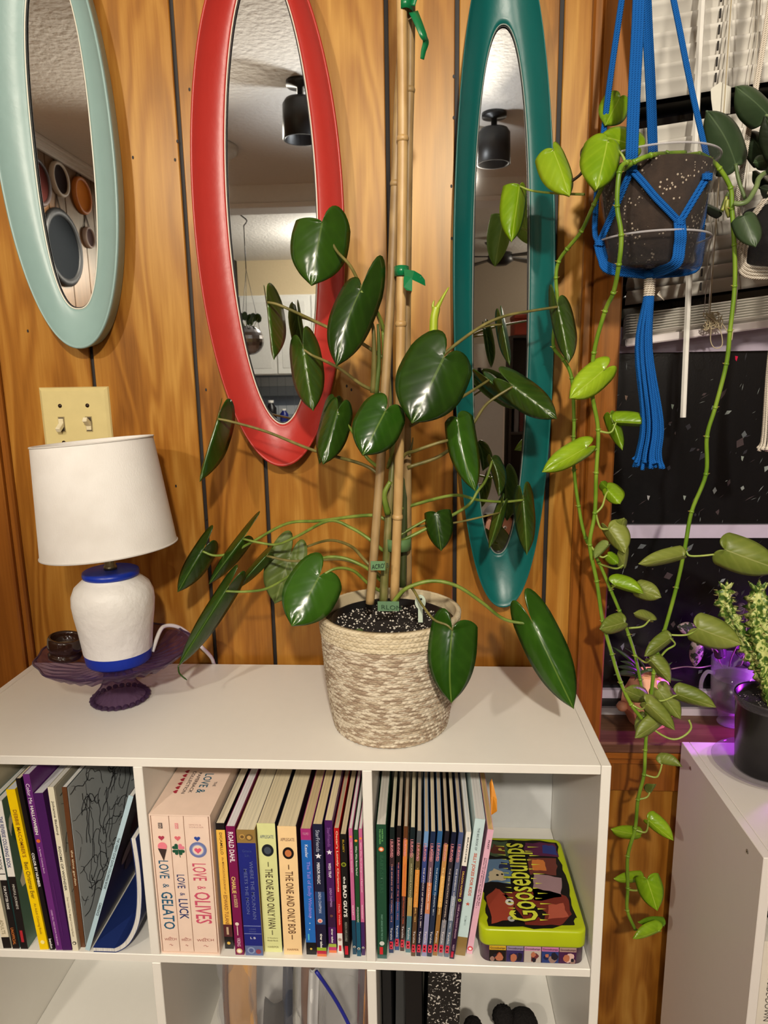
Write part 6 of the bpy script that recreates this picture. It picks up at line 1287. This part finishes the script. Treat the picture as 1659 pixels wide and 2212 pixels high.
# glass mug
MG0=at(1573,1556,Z=WZ0+.0205); MG=Vector((MG0.x,max(.012,min(.05,MG0.y+.012)),WZ0+.0206)); mh=at(1575,1424,MG.y).z-MG.z; mr=(at(1626,1440,MG.y).x-at(1526,1440,MG.y).x)/2
MGL=film('mug_glass',(214,206,222),.86,.03,(.9,.88,.92,1),.4)
r=thing('glass_mug',MG,'footed clear glass mug of dark water with plant cuttings lit purple','mug')
q=MB(); q.lathe([(0,0),(mr*.56,0),(mr*.58,.002),(mr*.5,.006),(mr*.44,.010),(mr*.56,.014),(mr*.5,.018),(mr*.62,.023),(mr*.84,.030),(mr*.90,.045),(mr,mh),(mr-.0016,mh),(mr*.90-.0025,.046),(mr*.8,.032),(0,.028)],MGL,48,MG); pw(q.build('mug'),r)
q=MB(); hx=MG.x-mr*.9; q.tube(crv([Vector((hx,MG.y,MG.z+mh*.78)),Vector((hx-.012,MG.y,MG.z+mh*.80)),Vector((hx-.020,MG.y,MG.z+mh*.66)),Vector((hx-.018,MG.y,MG.z+mh*.48)),Vector((hx-.002,MG.y,MG.z+mh*.40))],6),.0034,MGL,10); pw(q.build('handle'),r)
q=MB(); q.lathe([(0,.029),(mr*.78,.033),(mr*.88,.046),(mr*.93,mh*.72),(0,mh*.72)],textured('murky_water',(34,26,22),.25,50,.2,.001,.5,.5),40,MG); pw(q.build('water'),r)
VAR=leaf_mat('variegated_leaf',(34,44,30),(52,66,44),(120,110,110),.4,.1,.2,(170,150,150)); VARP=leaf_mat('purple_lit_leaf',(56,36,60),(90,60,96),(150,110,150),.4,.15,.2)  # the second leaf colour has the purple lamp glow mixed in
for A,T,wl,wr,Y,mm in (((1500,1365),(1462,1352),16,14,.02,VAR),((1505,1372),(1488,1344),10,12,.025,VAR),((1510,1395),(1500,1440),16,16,.02,VAR),((1536,1400),(1513,1383),8,8,.02,VARP),((1560,1420),(1556,1395),14,14,.02,VARP),((1600,1418),(1620,1400),12,16,.03,VARP),((1590,1400),(1578,1372),12,12,.03,VARP),((1614,1430),(1634,1442),12,12,.03,VARP),((1610,1310),(1596,1345),14,18,.05,VARP)):
    leaf(r,A,T,wl,wr,Y,mm,(.15,.15),(.006,.006))
for pts in ([(1575,1440,MG.y),(1580,1420,.03),(1592,1395,.03)],[(1560,1440,MG.y),(1540,1405,.025),(1508,1370,.02)],[(1555,1430,MG.y),(1550,1408,.02),(1536,1398,.02)],[(1535,1438,MG.y),(1510,1442,.03),(1480,1440,.035),(1450,1445,.04)],[(1590,1440,MG.y),(1605,1425,.03),(1614,1330,.05)]): stalk(r,pts,.0012,C((150,120,130),.4),'cutting_stem')
# peach planter
PP0=at(1396,1560,Z=WZ0+.0205); PP=Vector((PP0.x,max(.015,min(.045,PP0.y+.02)),WZ0+.0206)); pr=(at(1456,1500,PP.y).x-at(1338,1500,PP.y).x)/2; phh=at(1400,1452,PP.y).z-PP.z
r=thing('face_planter',PP,'faceted peach ceramic planter with a painted dark eye on the window sill','planter'); PE=textured('peach_ceramic',(246,178,138),.4,30,.1,.001)
q=MB(); q.lathe([(0,0),(pr*.62,0),(pr*.98,phh*.34),(pr*.94,phh*.6),(pr*.60,phh*.97),(pr*.52,phh),(pr*.46,phh*.96),(0,phh*.9)],PE,7,PP,False,Matrix.Rotation(.3,4,'Z')); pw(q.build('pot'),r)
q=MB(); q.lathe([(0,-.008),(.007,-.007),(.011,0),(.007,.007),(0,.008)],PE,14,PP+Vector((-pr*.98,-.006,phh*.36))); pw(q.build('ear'),r)
ec=PP+Vector((.0035,-pr*.93,phh*.56)); q=MB(); q.lathe([(0,.004),(.008,.0035),(.0115,.001),(.0125,0)],C((10,10,12),.08),24,ec,True,Matrix.Rotation(PI/2+.12,4,'X')); q.lathe([(.0122,.0015),(.0142,.001),(.0142,-.001)],C((240,214,190),.4),24,ec,True,Matrix.Rotation(PI/2+.12,4,'X')); q.disc(ec+Vector((-.001,-.0050,.003)),.0012,C((250,250,250),.3),10,(1,0,0),(0,0,1)); pw(q.build('eye'),r)  # white dot paints a highlight onto the dark eye
q=MB(); 
for dx in (-.008,.026): q.tube(crv([ec+Vector((dx-.010,-.0005,.019)),ec+Vector((dx,-.0015,.0205)),ec+Vector((dx+.010,-.0005,.0185))],4),.0008,C((120,46,34),.6),5)
pw(q.build('brow'),r)
SG=leaf_mat('spider_leaf',(34,58,24),(64,92,44),(90,116,70),.35,.1,.1)
for A,T,w_ in (((1382,1460),(1325,1458),9),((1380,1452),(1340,1428),7),((1385,1458),(1330,1440),8),((1410,1448),(1475,1470),5),((1400,1450),(1452,1430),6),((1395,1448),(1350,1400),3),((1388,1455),(1318,1395),5),((1405,1450),(1370,1470),4)): leaf(r,A,T,w_,w_,(.02,.012),SG,(.02,.02),(.004,.004),bow=-6,name='blade')
# book in the right shelf
zb2=RZ-TB-.36
b_=at(1645,2196,RYF); r=thing('book',(RX+TB+.001,RYF+.004,zb2+.0005) ,'white spined book standing against the inside of the right shelf','book')
q=MB(); bw_,bh_=.0245,.245; q.box((0,0,0),(bw_,.001,bh_),C((222,214,200),.4)); q.box((0,.001,0),(.001,.2,bh_),C((222,214,200),.4)); q.box((bw_-.001,.001,0),(bw_,.2,bh_),C((222,214,200),.4)); q.build('cover',r); q=MB(); q.box((.0011,.0013,.0005),(bw_-.0011,.199,bh_-.0005),pagemat((226,222,212))); q.build('pages',r)
text('UPSIDE-DOWN',r,C((60,56,52),.5),(.010,-.0005,bh_*.80),(0,0,-1),(1,0,0),.075,.0075,'lettering'); text('Dogs',r,C((60,56,52),.5),(.008,-.0005,bh_*.47),(0,0,-1),(1,0,0),.028,.010,'lettering'); text('SERENA HODSON',r,C((170,160,146),.5),(.009,-.0005,bh_*.34),(0,0,-1),(1,0,0),.06,.005,'lettering'); text('K',r,C((30,28,26),.5),(.006,-.0005,bh_*.05),(1,0,0),(0,0,1),.009,.011,'lettering',.06)
r=thing('book',(RX+TB+.0275,RYF+.006,zb2+.0005),'black book beside the white one in the right shelf','book'); q=MB(); bw_,bh_=.03,.25; q.box((0,0,0),(bw_,.001,bh_),C((18,18,18),.4)); q.box((0,.001,0),(.001,.2,bh_),C((18,18,18),.4)); q.box((bw_-.001,.001,0),(bw_,.2,bh_),C((18,18,18),.4)); q.build('cover',r); q=MB(); q.box((.0011,.0013,.0005),(bw_-.0011,.199,bh_-.0005),pagemat((226,222,212))); q.build('pages',r)

# ================================================================ what the mirrors show
BKM=C((18,18,20),.4)
for k,(l,_) in enumerate(BULBS):
    r=thing('ceiling_lamp',(l[0],l[1],2.42),('round ceiling lamp over the left side behind the photographer','round ceiling lamp over the right side behind the photographer')[k],'ceiling light')
    q=MB(); q.lathe([(0,2.42),(.15,2.42),(.15,2.40),(.13,2.39),(.03,2.385),(.02,2.35),(0,2.35)],C((196,190,176),.4),32,(l[0],l[1],0)); pw(q.build('canopy'),r)
    q=MB(); q.lathe([(0,.105),(.018,.10),(.02,.075),(0,.075)],C((200,196,186),.3,.5,.8),20,l); pw(q.build('socket'),r)
for k,(x,y_) in enumerate(((.25,-1.56),(.97,-1.93))):
    r=thing('ceiling_spotlight',(x,y_,2.42),('unlit black ceiling spotlight seen in the red mirror','unlit black ceiling spotlight seen in the teal mirror')[k],'ceiling light')
    q=MB(); q.lathe([(0,0),(.05,0),(.05,-.015),(.012,-.02),(.012,-.07),(0,-.07)],BKM,24); q.build('mount',r)
    q=MB(); q.lathe([(0,-.06),(.055,-.06),(.065,-.075),(.068,-.19),(.060,-.19),(.055,-.10),(0,-.095)],BKM,28); q.build('spot_head',r)
g5='round plaques on the side wall'
for k,(px,py,rr_,c0,c1,lab) in enumerate(((130,390,.075,(40,26,22),(206,196,180),'dark round plaque with pale rim on the side wall'),(178,425,.085,(190,110,30),(190,110,30),'round orange plaque on the side wall'),(138,537,.17,(24,28,32),(18,20,22),'large slate round plaque on the side wall'),(193,515,.05,(110,90,90),(206,190,180),'smallest pale ringed plaque on the side wall'),(82,395,.10,(90,44,40),(60,40,36),'reddish striped plaque at the near end of the side wall'))):
    d=at(px,py,0)-CAM; s_=(-.966-CAM.x)/d.x; p_=CAM+s_*d; p_=Vector((-.968,-p_.y,p_.z)); xf=Matrix.Rotation(PI/2,4,'Y')
    r=thing('wall_plaque',p_,lab,'plaque',g5); q=MB(); q.lathe([(0,.012),(rr_*.8,.012),(rr_*.82,.016)],C(c0,.9,.1),32,(0,0,0),True,xf); q.build('face',r); q=MB(); q.lathe([(rr_*.8,.014),(rr_*.85,.02),(rr_*.95,.02),(rr_,.012),(rr_,0.0005)],C(c1,.5),32,(0,0,0),True,xf); q.build('rim',r)
    q=MB(); q.tube([(.004,-.03,rr_*.8),(.002,0,rr_+.06),(.004,.03,rr_*.8)],.002,C((60,50,40),.8),5); q.build('hanging_string',r)
# added uplighter, out of view, that brightens the ceiling
r=thing('added_uplighter',(.56,-1.72,0),'added slim black uplighter floor lamp, out of view, brightening the ceiling','lamp'); q=MB(); q.lathe([(0,.001),(.13,.001),(.13,.018),(.02,.03),(0,.03)],BKM,28); q.build('base',r); q=MB(); q.tube([(0,0,.02),(0,0,1.84)],.011,BKM,10); q.build('pole',r); q=MB(); q.lathe([(0,1.83),(.05,1.84),(.12,1.90),(.14,1.95),(.136,1.95),(.115,1.905),(.045,1.85),(0,1.845)],BKM,32); q.build('bowl',r)
# kitchen
KY=-5.2
WC=C((222,222,216),.4)
cab=thing('kitchen_cabinet',(-.3,KY,1.42),'white wall cabinets of the kitchen seen in the red mirror','cabinet')
q=MB(); q.box((-.97,KY-.35,1.42),(.34,KY,2.12),WC); pw(q.build('body'),cab)
for k in range(4):
    x=-.96+k*.322; q=MB(); q.box((x+.006,KY,1.43),(x+.316,KY+.02,2.11),WC,.003); q.box((x+.05,KY+.018,1.48),(x+.272,KY+.024,2.06),C((214,214,208),.4),.002); d_=pw(q.build('door'),cab)
    q=MB(); hx=x+.29 if k%2 else x+.03; q.tube([(hx,KY+.024,1.5),(hx,KY+.045,1.5),(hx,KY+.045,1.6),(hx,KY+.024,1.6)],.005,C((90,84,78),.3,.5,.8),8); q.build('handle',d_)
q=MB(); q.box((-.97,KY-.4,2.1225),(.34,KY-.02,2.42),C((200,182,146),.7)); o=struct('trim_7',q)
q=MB(); q.box((-.97,KY-.405,.95),(.34,KY-.355,1.42),C((112,122,132),.4)); 
o=struct('trim_8',q)
for i in range(16):
    for j in range(5): bx('tile',(-.965+i*.08+.002,KY-.356,.955+j*.09),(-.965+i*.08+.078,KY-.350,.955+j*.09+.086),C(((150,160,170),(96,104,116),(190,196,200))[(i*3+j*5)%3],.3),o)
ct=thing('kitchen_counter',(-.3,KY+.1,.95),'white kitchen counter below the wall cabinets in the red mirror','counter')
q=MB(); q.box((-.97,KY-.35,.91),(.34,KY+.28,.95),C((226,226,228),.25),.004); pw(q.build('worktop'),ct)
q=MB(); q.box((-.97,KY-.34,0),(.34,KY+.24,.909),WC); pw(q.build('base_cabinet'),ct)
for k in range(3): q=MB(); q.box((-.95+k*.43,KY+.24,.1),(-.54+k*.43,KY+.258,.89),C((216,216,210),.4),.003); pw(q.build('door'),ct)
for k,(x,rgb,h_,rad_) in enumerate(((-.62,(20,30,120),.16,.04),(-.50,(214,180,50),.13,.03),(-.40,(160,96,60),.10,.045),(-.28,(210,210,214),.2,.035),(-.74,(20,18,20),.24,.05),(-.15,(60,120,70),.15,.03))):
    r=thing('bottle',(x,KY-.1,.95),('dark blue jar on the kitchen counter','yellow bottle on the kitchen counter','brown jar on the kitchen counter','pale bottle on the kitchen counter','black canister on the kitchen counter','green bottle on the kitchen counter')[k],'bottle','jars on the kitchen counter'); q=MB(); q.lathe([(0,.001),(rad_,.001),(rad_,h_*.7),(rad_*.5,h_*.85),(rad_*.5,h_*.92)],C(rgb,.3),20); q.build('body',r); q=MB(); q.lathe([(rad_*.52,h_*.9),(rad_*.55,h_),(0,h_)],C((230,228,220),.4),16); q.build('cap',r)
# hanging mirror ball planter
d=at(541,735,0)-CAM; s_=(3.25-CAM.y)/d.y; p_=CAM+s_*d; BC=Vector((p_.x,-p_.y,p_.z)); 
r=thing('hanging_planter',BC,'mirror ball planter with a small plant hanging from a ceiling hook','planter'); q=MB(); SVM=C((170,170,176),.12,.5,1)
n1,n2=12,22; R_=.09; V=[BC+Vector((R_*math.sin(PI*(i+1.5)/(n1+1.5))*math.cos(2*PI*j/n2),R_*math.sin(PI*(i+1.5)/(n1+1.5))*math.sin(2*PI*j/n2),R_*math.cos(PI*(i+1.5)/(n1+1.5)))) for i in range(n1+1) for j in range(n2)]
q.add(V,[(i*n2+j,i*n2+(j+1)%n2,(i+1)*n2+(j+1)%n2,(i+1)*n2+j) for i in range(n1) for j in range(n2)],SVM); q.add(V[:n2],[tuple(range(n2))],C((20,16,14),.9)); pw(q.build('mirror_ball'),r)
q=MB(); hk=Vector((BC.x,BC.y,2.42)); 
for a in (0,2.1,4.2): q.tube([BC+Vector((R_*.75*math.cos(a),R_*.75*math.sin(a),R_*.6)),Vector((BC.x,BC.y,BC.z+.42))],.0015,C((60,56,50),.4,.5,.8),5)
q.tube([Vector((BC.x,BC.y,BC.z+.42)),Vector((BC.x,BC.y,2.30))],.003,C((50,46,42),.4,.5,.8),6); q.tube(crv([Vector((BC.x,BC.y,2.30)),Vector((BC.x+.02,BC.y,2.33)),Vector((BC.x-.02,BC.y,2.37)),Vector((BC.x,BC.y,2.42))],5),.004,C((50,46,42),.4,.5,.8),6); pw(q.build('chain'),r)
rs=random.Random(6)
for k in range(9):
    a=rs.uniform(0,6.28); c=BC+Vector((.06*math.cos(a),.06*math.sin(a),R_*.8+rs.uniform(.02,.08))); q=MB(); s_=.028; q.poly([c+Vector((s_*math.cos(t)*.8,.4*s_*math.sin(t+a),s_*math.sin(t))) for t in [i*PI/4 for i in range(8)]],PD,.001); q.tube([BC+Vector((.02*math.cos(a),.02*math.sin(a),R_*.7)),c],.002,PS,5); pw(q.build('leaf'),r)
# grow light out of frame at the right
r=thing('grow_light',(1.36,-.05,.93),'small purple grow light clipped beside the cactus','lamp')
q=MB(); q.lathe([(0,-.035),(.012,-.035),(.012,.035),(0,.035)],emit('grow_glow',(190,60,255),14),16,(1.36,-.05,.90)); pw(q.build('bulb'),r)
q=MB(); q.tube(crv([(1.36,-.05,.935),(1.37,-.05,.99),(1.44,-.06,.98),(1.46,-.07,.79)],6),.005,BKM,8); q.lathe([(0,.790),(.03,.790),(.03,.787),(0,.7865)],BKM,18,(1.46,-.07,0)); pw(q.build('clip_arm'),r)
# living room behind the photographer, seen in the teal mirror
q=MB(); q.box((.43,-5.7,0),(3.3,-5.62,2.42),C((150,136,118),.8)); struct('wall_living',q)
fx,fy=1.28,-4.5
r=thing('ceiling_fan',(fx,fy,2.42),'dark ceiling fan in the room behind, seen in the teal mirror','fan'); q=MB(); q.lathe([(0,0),(.06,0),(.06,-.03),(.015,-.04),(.015,-.1),(.09,-.11),(.1,-.17),(.05,-.2),(0,-.2)],BKM,24); q.build('motor',r)
for k in range(5): q=MB(); a=2*PI*k/5+.5; d=Vector((math.cos(a),math.sin(a),0)); e_=Vector((-math.sin(a),math.cos(a),.12)); q.poly([d*.09-e_*.02+Vector((0,0,-.14)),d*.56-e_*.065+Vector((0,0,-.14)),d*.6+Vector((0,0,-.14)),d*.56+e_*.065+Vector((0,0,-.14)),d*.09+e_*.02+Vector((0,0,-.14))],BKM,.008,(0,0,1)); q.build('blade',r)
cube_shelf(1.03,0,1.28,.32,.3,1,4,.29,.29,'tall narrow white cube shelf in the room behind',M['white_board2'],-4.62)
r=thing('table_lamp',(1.15,-4.76,1.28),'unlit lamp with white drum shade on the tall narrow cube shelf','lamp'); q=MB(); q.lathe([(0,.001),(.06,.001),(.07,.05),(.05,.12),(.015,.15),(.012,.2),(0,.2)],BKM,24); q.build('base',r); q=MB(); q.lathe([(.1,.17),(.085,.36),(.083,.36),(.098,.17)],C((206,200,190),.8),32); q.build('lamp_shade',r)
r=thing('bookcase',(1.72,-4.8,0),'dark wooden bookcase in the room behind','bookcase'); DW=C((40,32,28),.5)
for nm_,a,b in (('side_panel',(-.33,-.15,0),(-.31,.15,1.7)),('side_panel',(.31,-.15,0),(.33,.15,1.7)),('back_panel',(-.31,-.15,0),(.31,-.14,1.7)),('shelf_board',(-.31,-.14,.05),(.31,.15,.07)),('shelf_board',(-.31,-.14,.5),(.31,.15,.52)),('shelf_board',(-.31,-.14,.9),(.31,.15,.92)),('shelf_board',(-.31,-.14,1.3),(.31,.15,1.32)),('shelf_board',(-.31,-.14,1.68),(.31,.15,1.7))): bx(nm_,a,b,DW,r,.001)
r=thing('storage_chest',(1.62,-4.8,1.7005),'red lidded chest on top of the dark bookcase','chest'); RD=C((150,54,30),.6); bx('body',(-.2,-.13,0),(.2,.13,.13),RD,r,.006); bx('lid',(-.205,-.135,.1305),(.205,.135,.165),RD,r,.006); bx('latch',(-.02,.135,.11),(.02,.142,.15),C((180,170,140),.3,.5,.8),r,.002)
r=thing('hat',(1.66,-4.8,1.8665),'black brimmed hat on the red chest','hat'); q=MB(); q.lathe([(.18,.004),(.1,.006),(.095,.07),(.06,.085),(0,.08)],BKM,28); q.build('crown',r); q=MB(); q.lathe([(.1,.001),(.18,.0),(.19,.006),(.1,.007)],BKM,28); q.build('brim',r)
for k in range(9): 
    h_=.2+.05*((k*7)%3); bk=thing('book',(1.44+k*.045,-4.9,.9205),('first','second','third','fourth','fifth','sixth','seventh','eighth','ninth')[k]+' book from the left on the middle board of the dark bookcase','book','books in the dark bookcase'); cc=C(((120,120,126),(90,40,40),(60,80,100),(150,140,120),(40,40,44))[k%5],.5); q=MB(); q.box((0,.198,0),(.036,.2,h_),cc); q.box((0,0,0),(.002,.198,h_),cc); q.box((.034,0,0),(.036,.198,h_),cc); q.build('cover',bk); q=MB(); q.box((.0021,.002,.002),(.0339,.197,h_-.002),pagemat((226,222,212))); q.build('pages',bk)
# person sitting on the floor behind, a sliver of whom shows in the teal mirror
pr_=thing('person',(1.04,-2.1,0),'person in maroon top sitting on the floor, seen in the teal mirror','person',None,(0,0,.15))
SKIN=C((222,164,140),.55); MAR=C((84,22,40),.8); PANT=C((44,46,60),.85)
def skin(name,V,E,m,root=0,sub=2):
    me=bpy.data.meshes.new(name); me.from_pydata([v[0] for v in V],E,[]); me.materials.append(m); o=bpy.data.objects.new(name,me); COL.objects.link(o); o.parent=pr_
    md=o.modifiers.new('skin','SKIN'); md.use_smooth_shade=True
    for i,v in enumerate(V): o.data.skin_vertices[0].data[i].radius=(v[1],v[1]*(v[2] if len(v)>2 else 1)); o.data.skin_vertices[0].data[i].use_root=(i==root)
    s_=o.modifiers.new('sub','SUBSURF'); s_.levels=sub; s_.render_levels=sub; return o
V=[((0,0,.12),.105),((0,0,.26),.10),((0,.01,.40),.095),((0,.0,.50),.045),((0,.005,.56),.040),((0,.02,.63),.066),((0,.02,.70),.078),((0,.01,.76),.055)]; E=[(i,i+1) for i in range(7)]
def chain(pts,fr):
    a=fr
    for p_ in pts: V.append(p_); E.append((a,len(V)-1)); a=len(V)-1
    return a
for s_ in (-1,1):
    hd=chain([((s_*.13,0,.465),.048),((s_*.185,.06,.32),.034),((s_*.17,.13,.23),.029),((s_*.08,.24,.25),.021),((s_*.055,.27,.25),.024)],2)
    for k in range(4): chain([((s_*(.045-.012*k),.292+.004*k,.262-.012*k),.0085),((s_*(.02-.012*k),.305,.258-.012*k),.008),((s_*(.0-.010*k),.300,.250-.012*k),.0065)],hd)
    chain([((s_*.055,.275,.278),.009),((s_*.035,.288,.292),.007)],hd)
    chain([((s_*.10,.05,.10),.075),((s_*.30,.24,.10),.055),((s_*.24,.30,.075),.046),((-s_*.02,.30 if s_>0 else .36,.045),.034),((-s_*.10,.31 if s_>0 else .37,.04),.028)],0)
skin('body',V,E,SKIN)
Vb,Eb=V,E
V=[((0,0,.10),.112),((0,0,.26),.108),((0,.01,.40),.103),((0,.0,.485),.055)]; E=[(0,1),(1,2),(2,3)]
for s_ in (-1,1): chain([((s_*.13,0,.465),.056),((s_*.168,.035,.37),.047)],2)
skin('shirt',V,E,MAR)
V=[((0,0,.11),.110)]; E=[]
for s_ in (-1,1): chain([((s_*.10,.05,.10),.082),((s_*.30,.24,.10),.062),((s_*.24,.30,.075),.052),((-s_*.0,.30 if s_>0 else .36,.047),.041)],0)
skin('trousers',V,E,PANT)
q=MB(); n1,n2=12,24; V_=[]
for i in range(n1+1):
    th=PI*.62*i/n1
    for j in range(n2):
        a=2*PI*j/n2; fr=math.sin(a)*math.sin(th); k=1.0 if fr<.35 else .93; zz=.715+.092*math.cos(th) if fr<.35 else max(.755,.715+.092*math.cos(th)); V_.append((.086*math.sin(th)*math.cos(a)*k,.008+.092*math.sin(th)*math.sin(a)*k,zz))
q.add(V_,[(i*n2+j,i*n2+(j+1)%n2,(i+1)*n2+(j+1)%n2,(i+1)*n2+j) for i in range(n1) for j in range(n2)],C((30,22,18),.6),True); q.build('hair',pr_)
for s_ in (-1,1):
    q=MB(); q.lathe([(0,.006),(.006,.004),(.009,0)],C((240,236,230),.3),14,(s_*.028,.087,.70),True,Matrix.Rotation(-PI/2,4,'X')); q.disc((s_*.028,.0945,.70),.0042,C((40,28,22),.2),12,(1,0,0),(0,0,1)); q.build('eye',pr_)
    q=MB(); q.lathe([(0,.004),(.012,.003),(.018,-.004),(.012,-.008),(0,-.008)],SKIN,14,(s_*.078,.015,.69),True,Matrix.Rotation(PI/2*s_,4,'Y')); q.build('ear',pr_)
q=MB(); q.tube([(0,.088,.705),(0,.100,.685),(0,.094,.672)],[.006,.011,.009],SKIN,10); q.build('nose',pr_)
q=MB(); q.tube(crv([(-.022,.080,.648),(0,.088,.645),(.022,.080,.648)],4),.0045,C((176,92,86),.5),8); q.build('mouth',pr_)
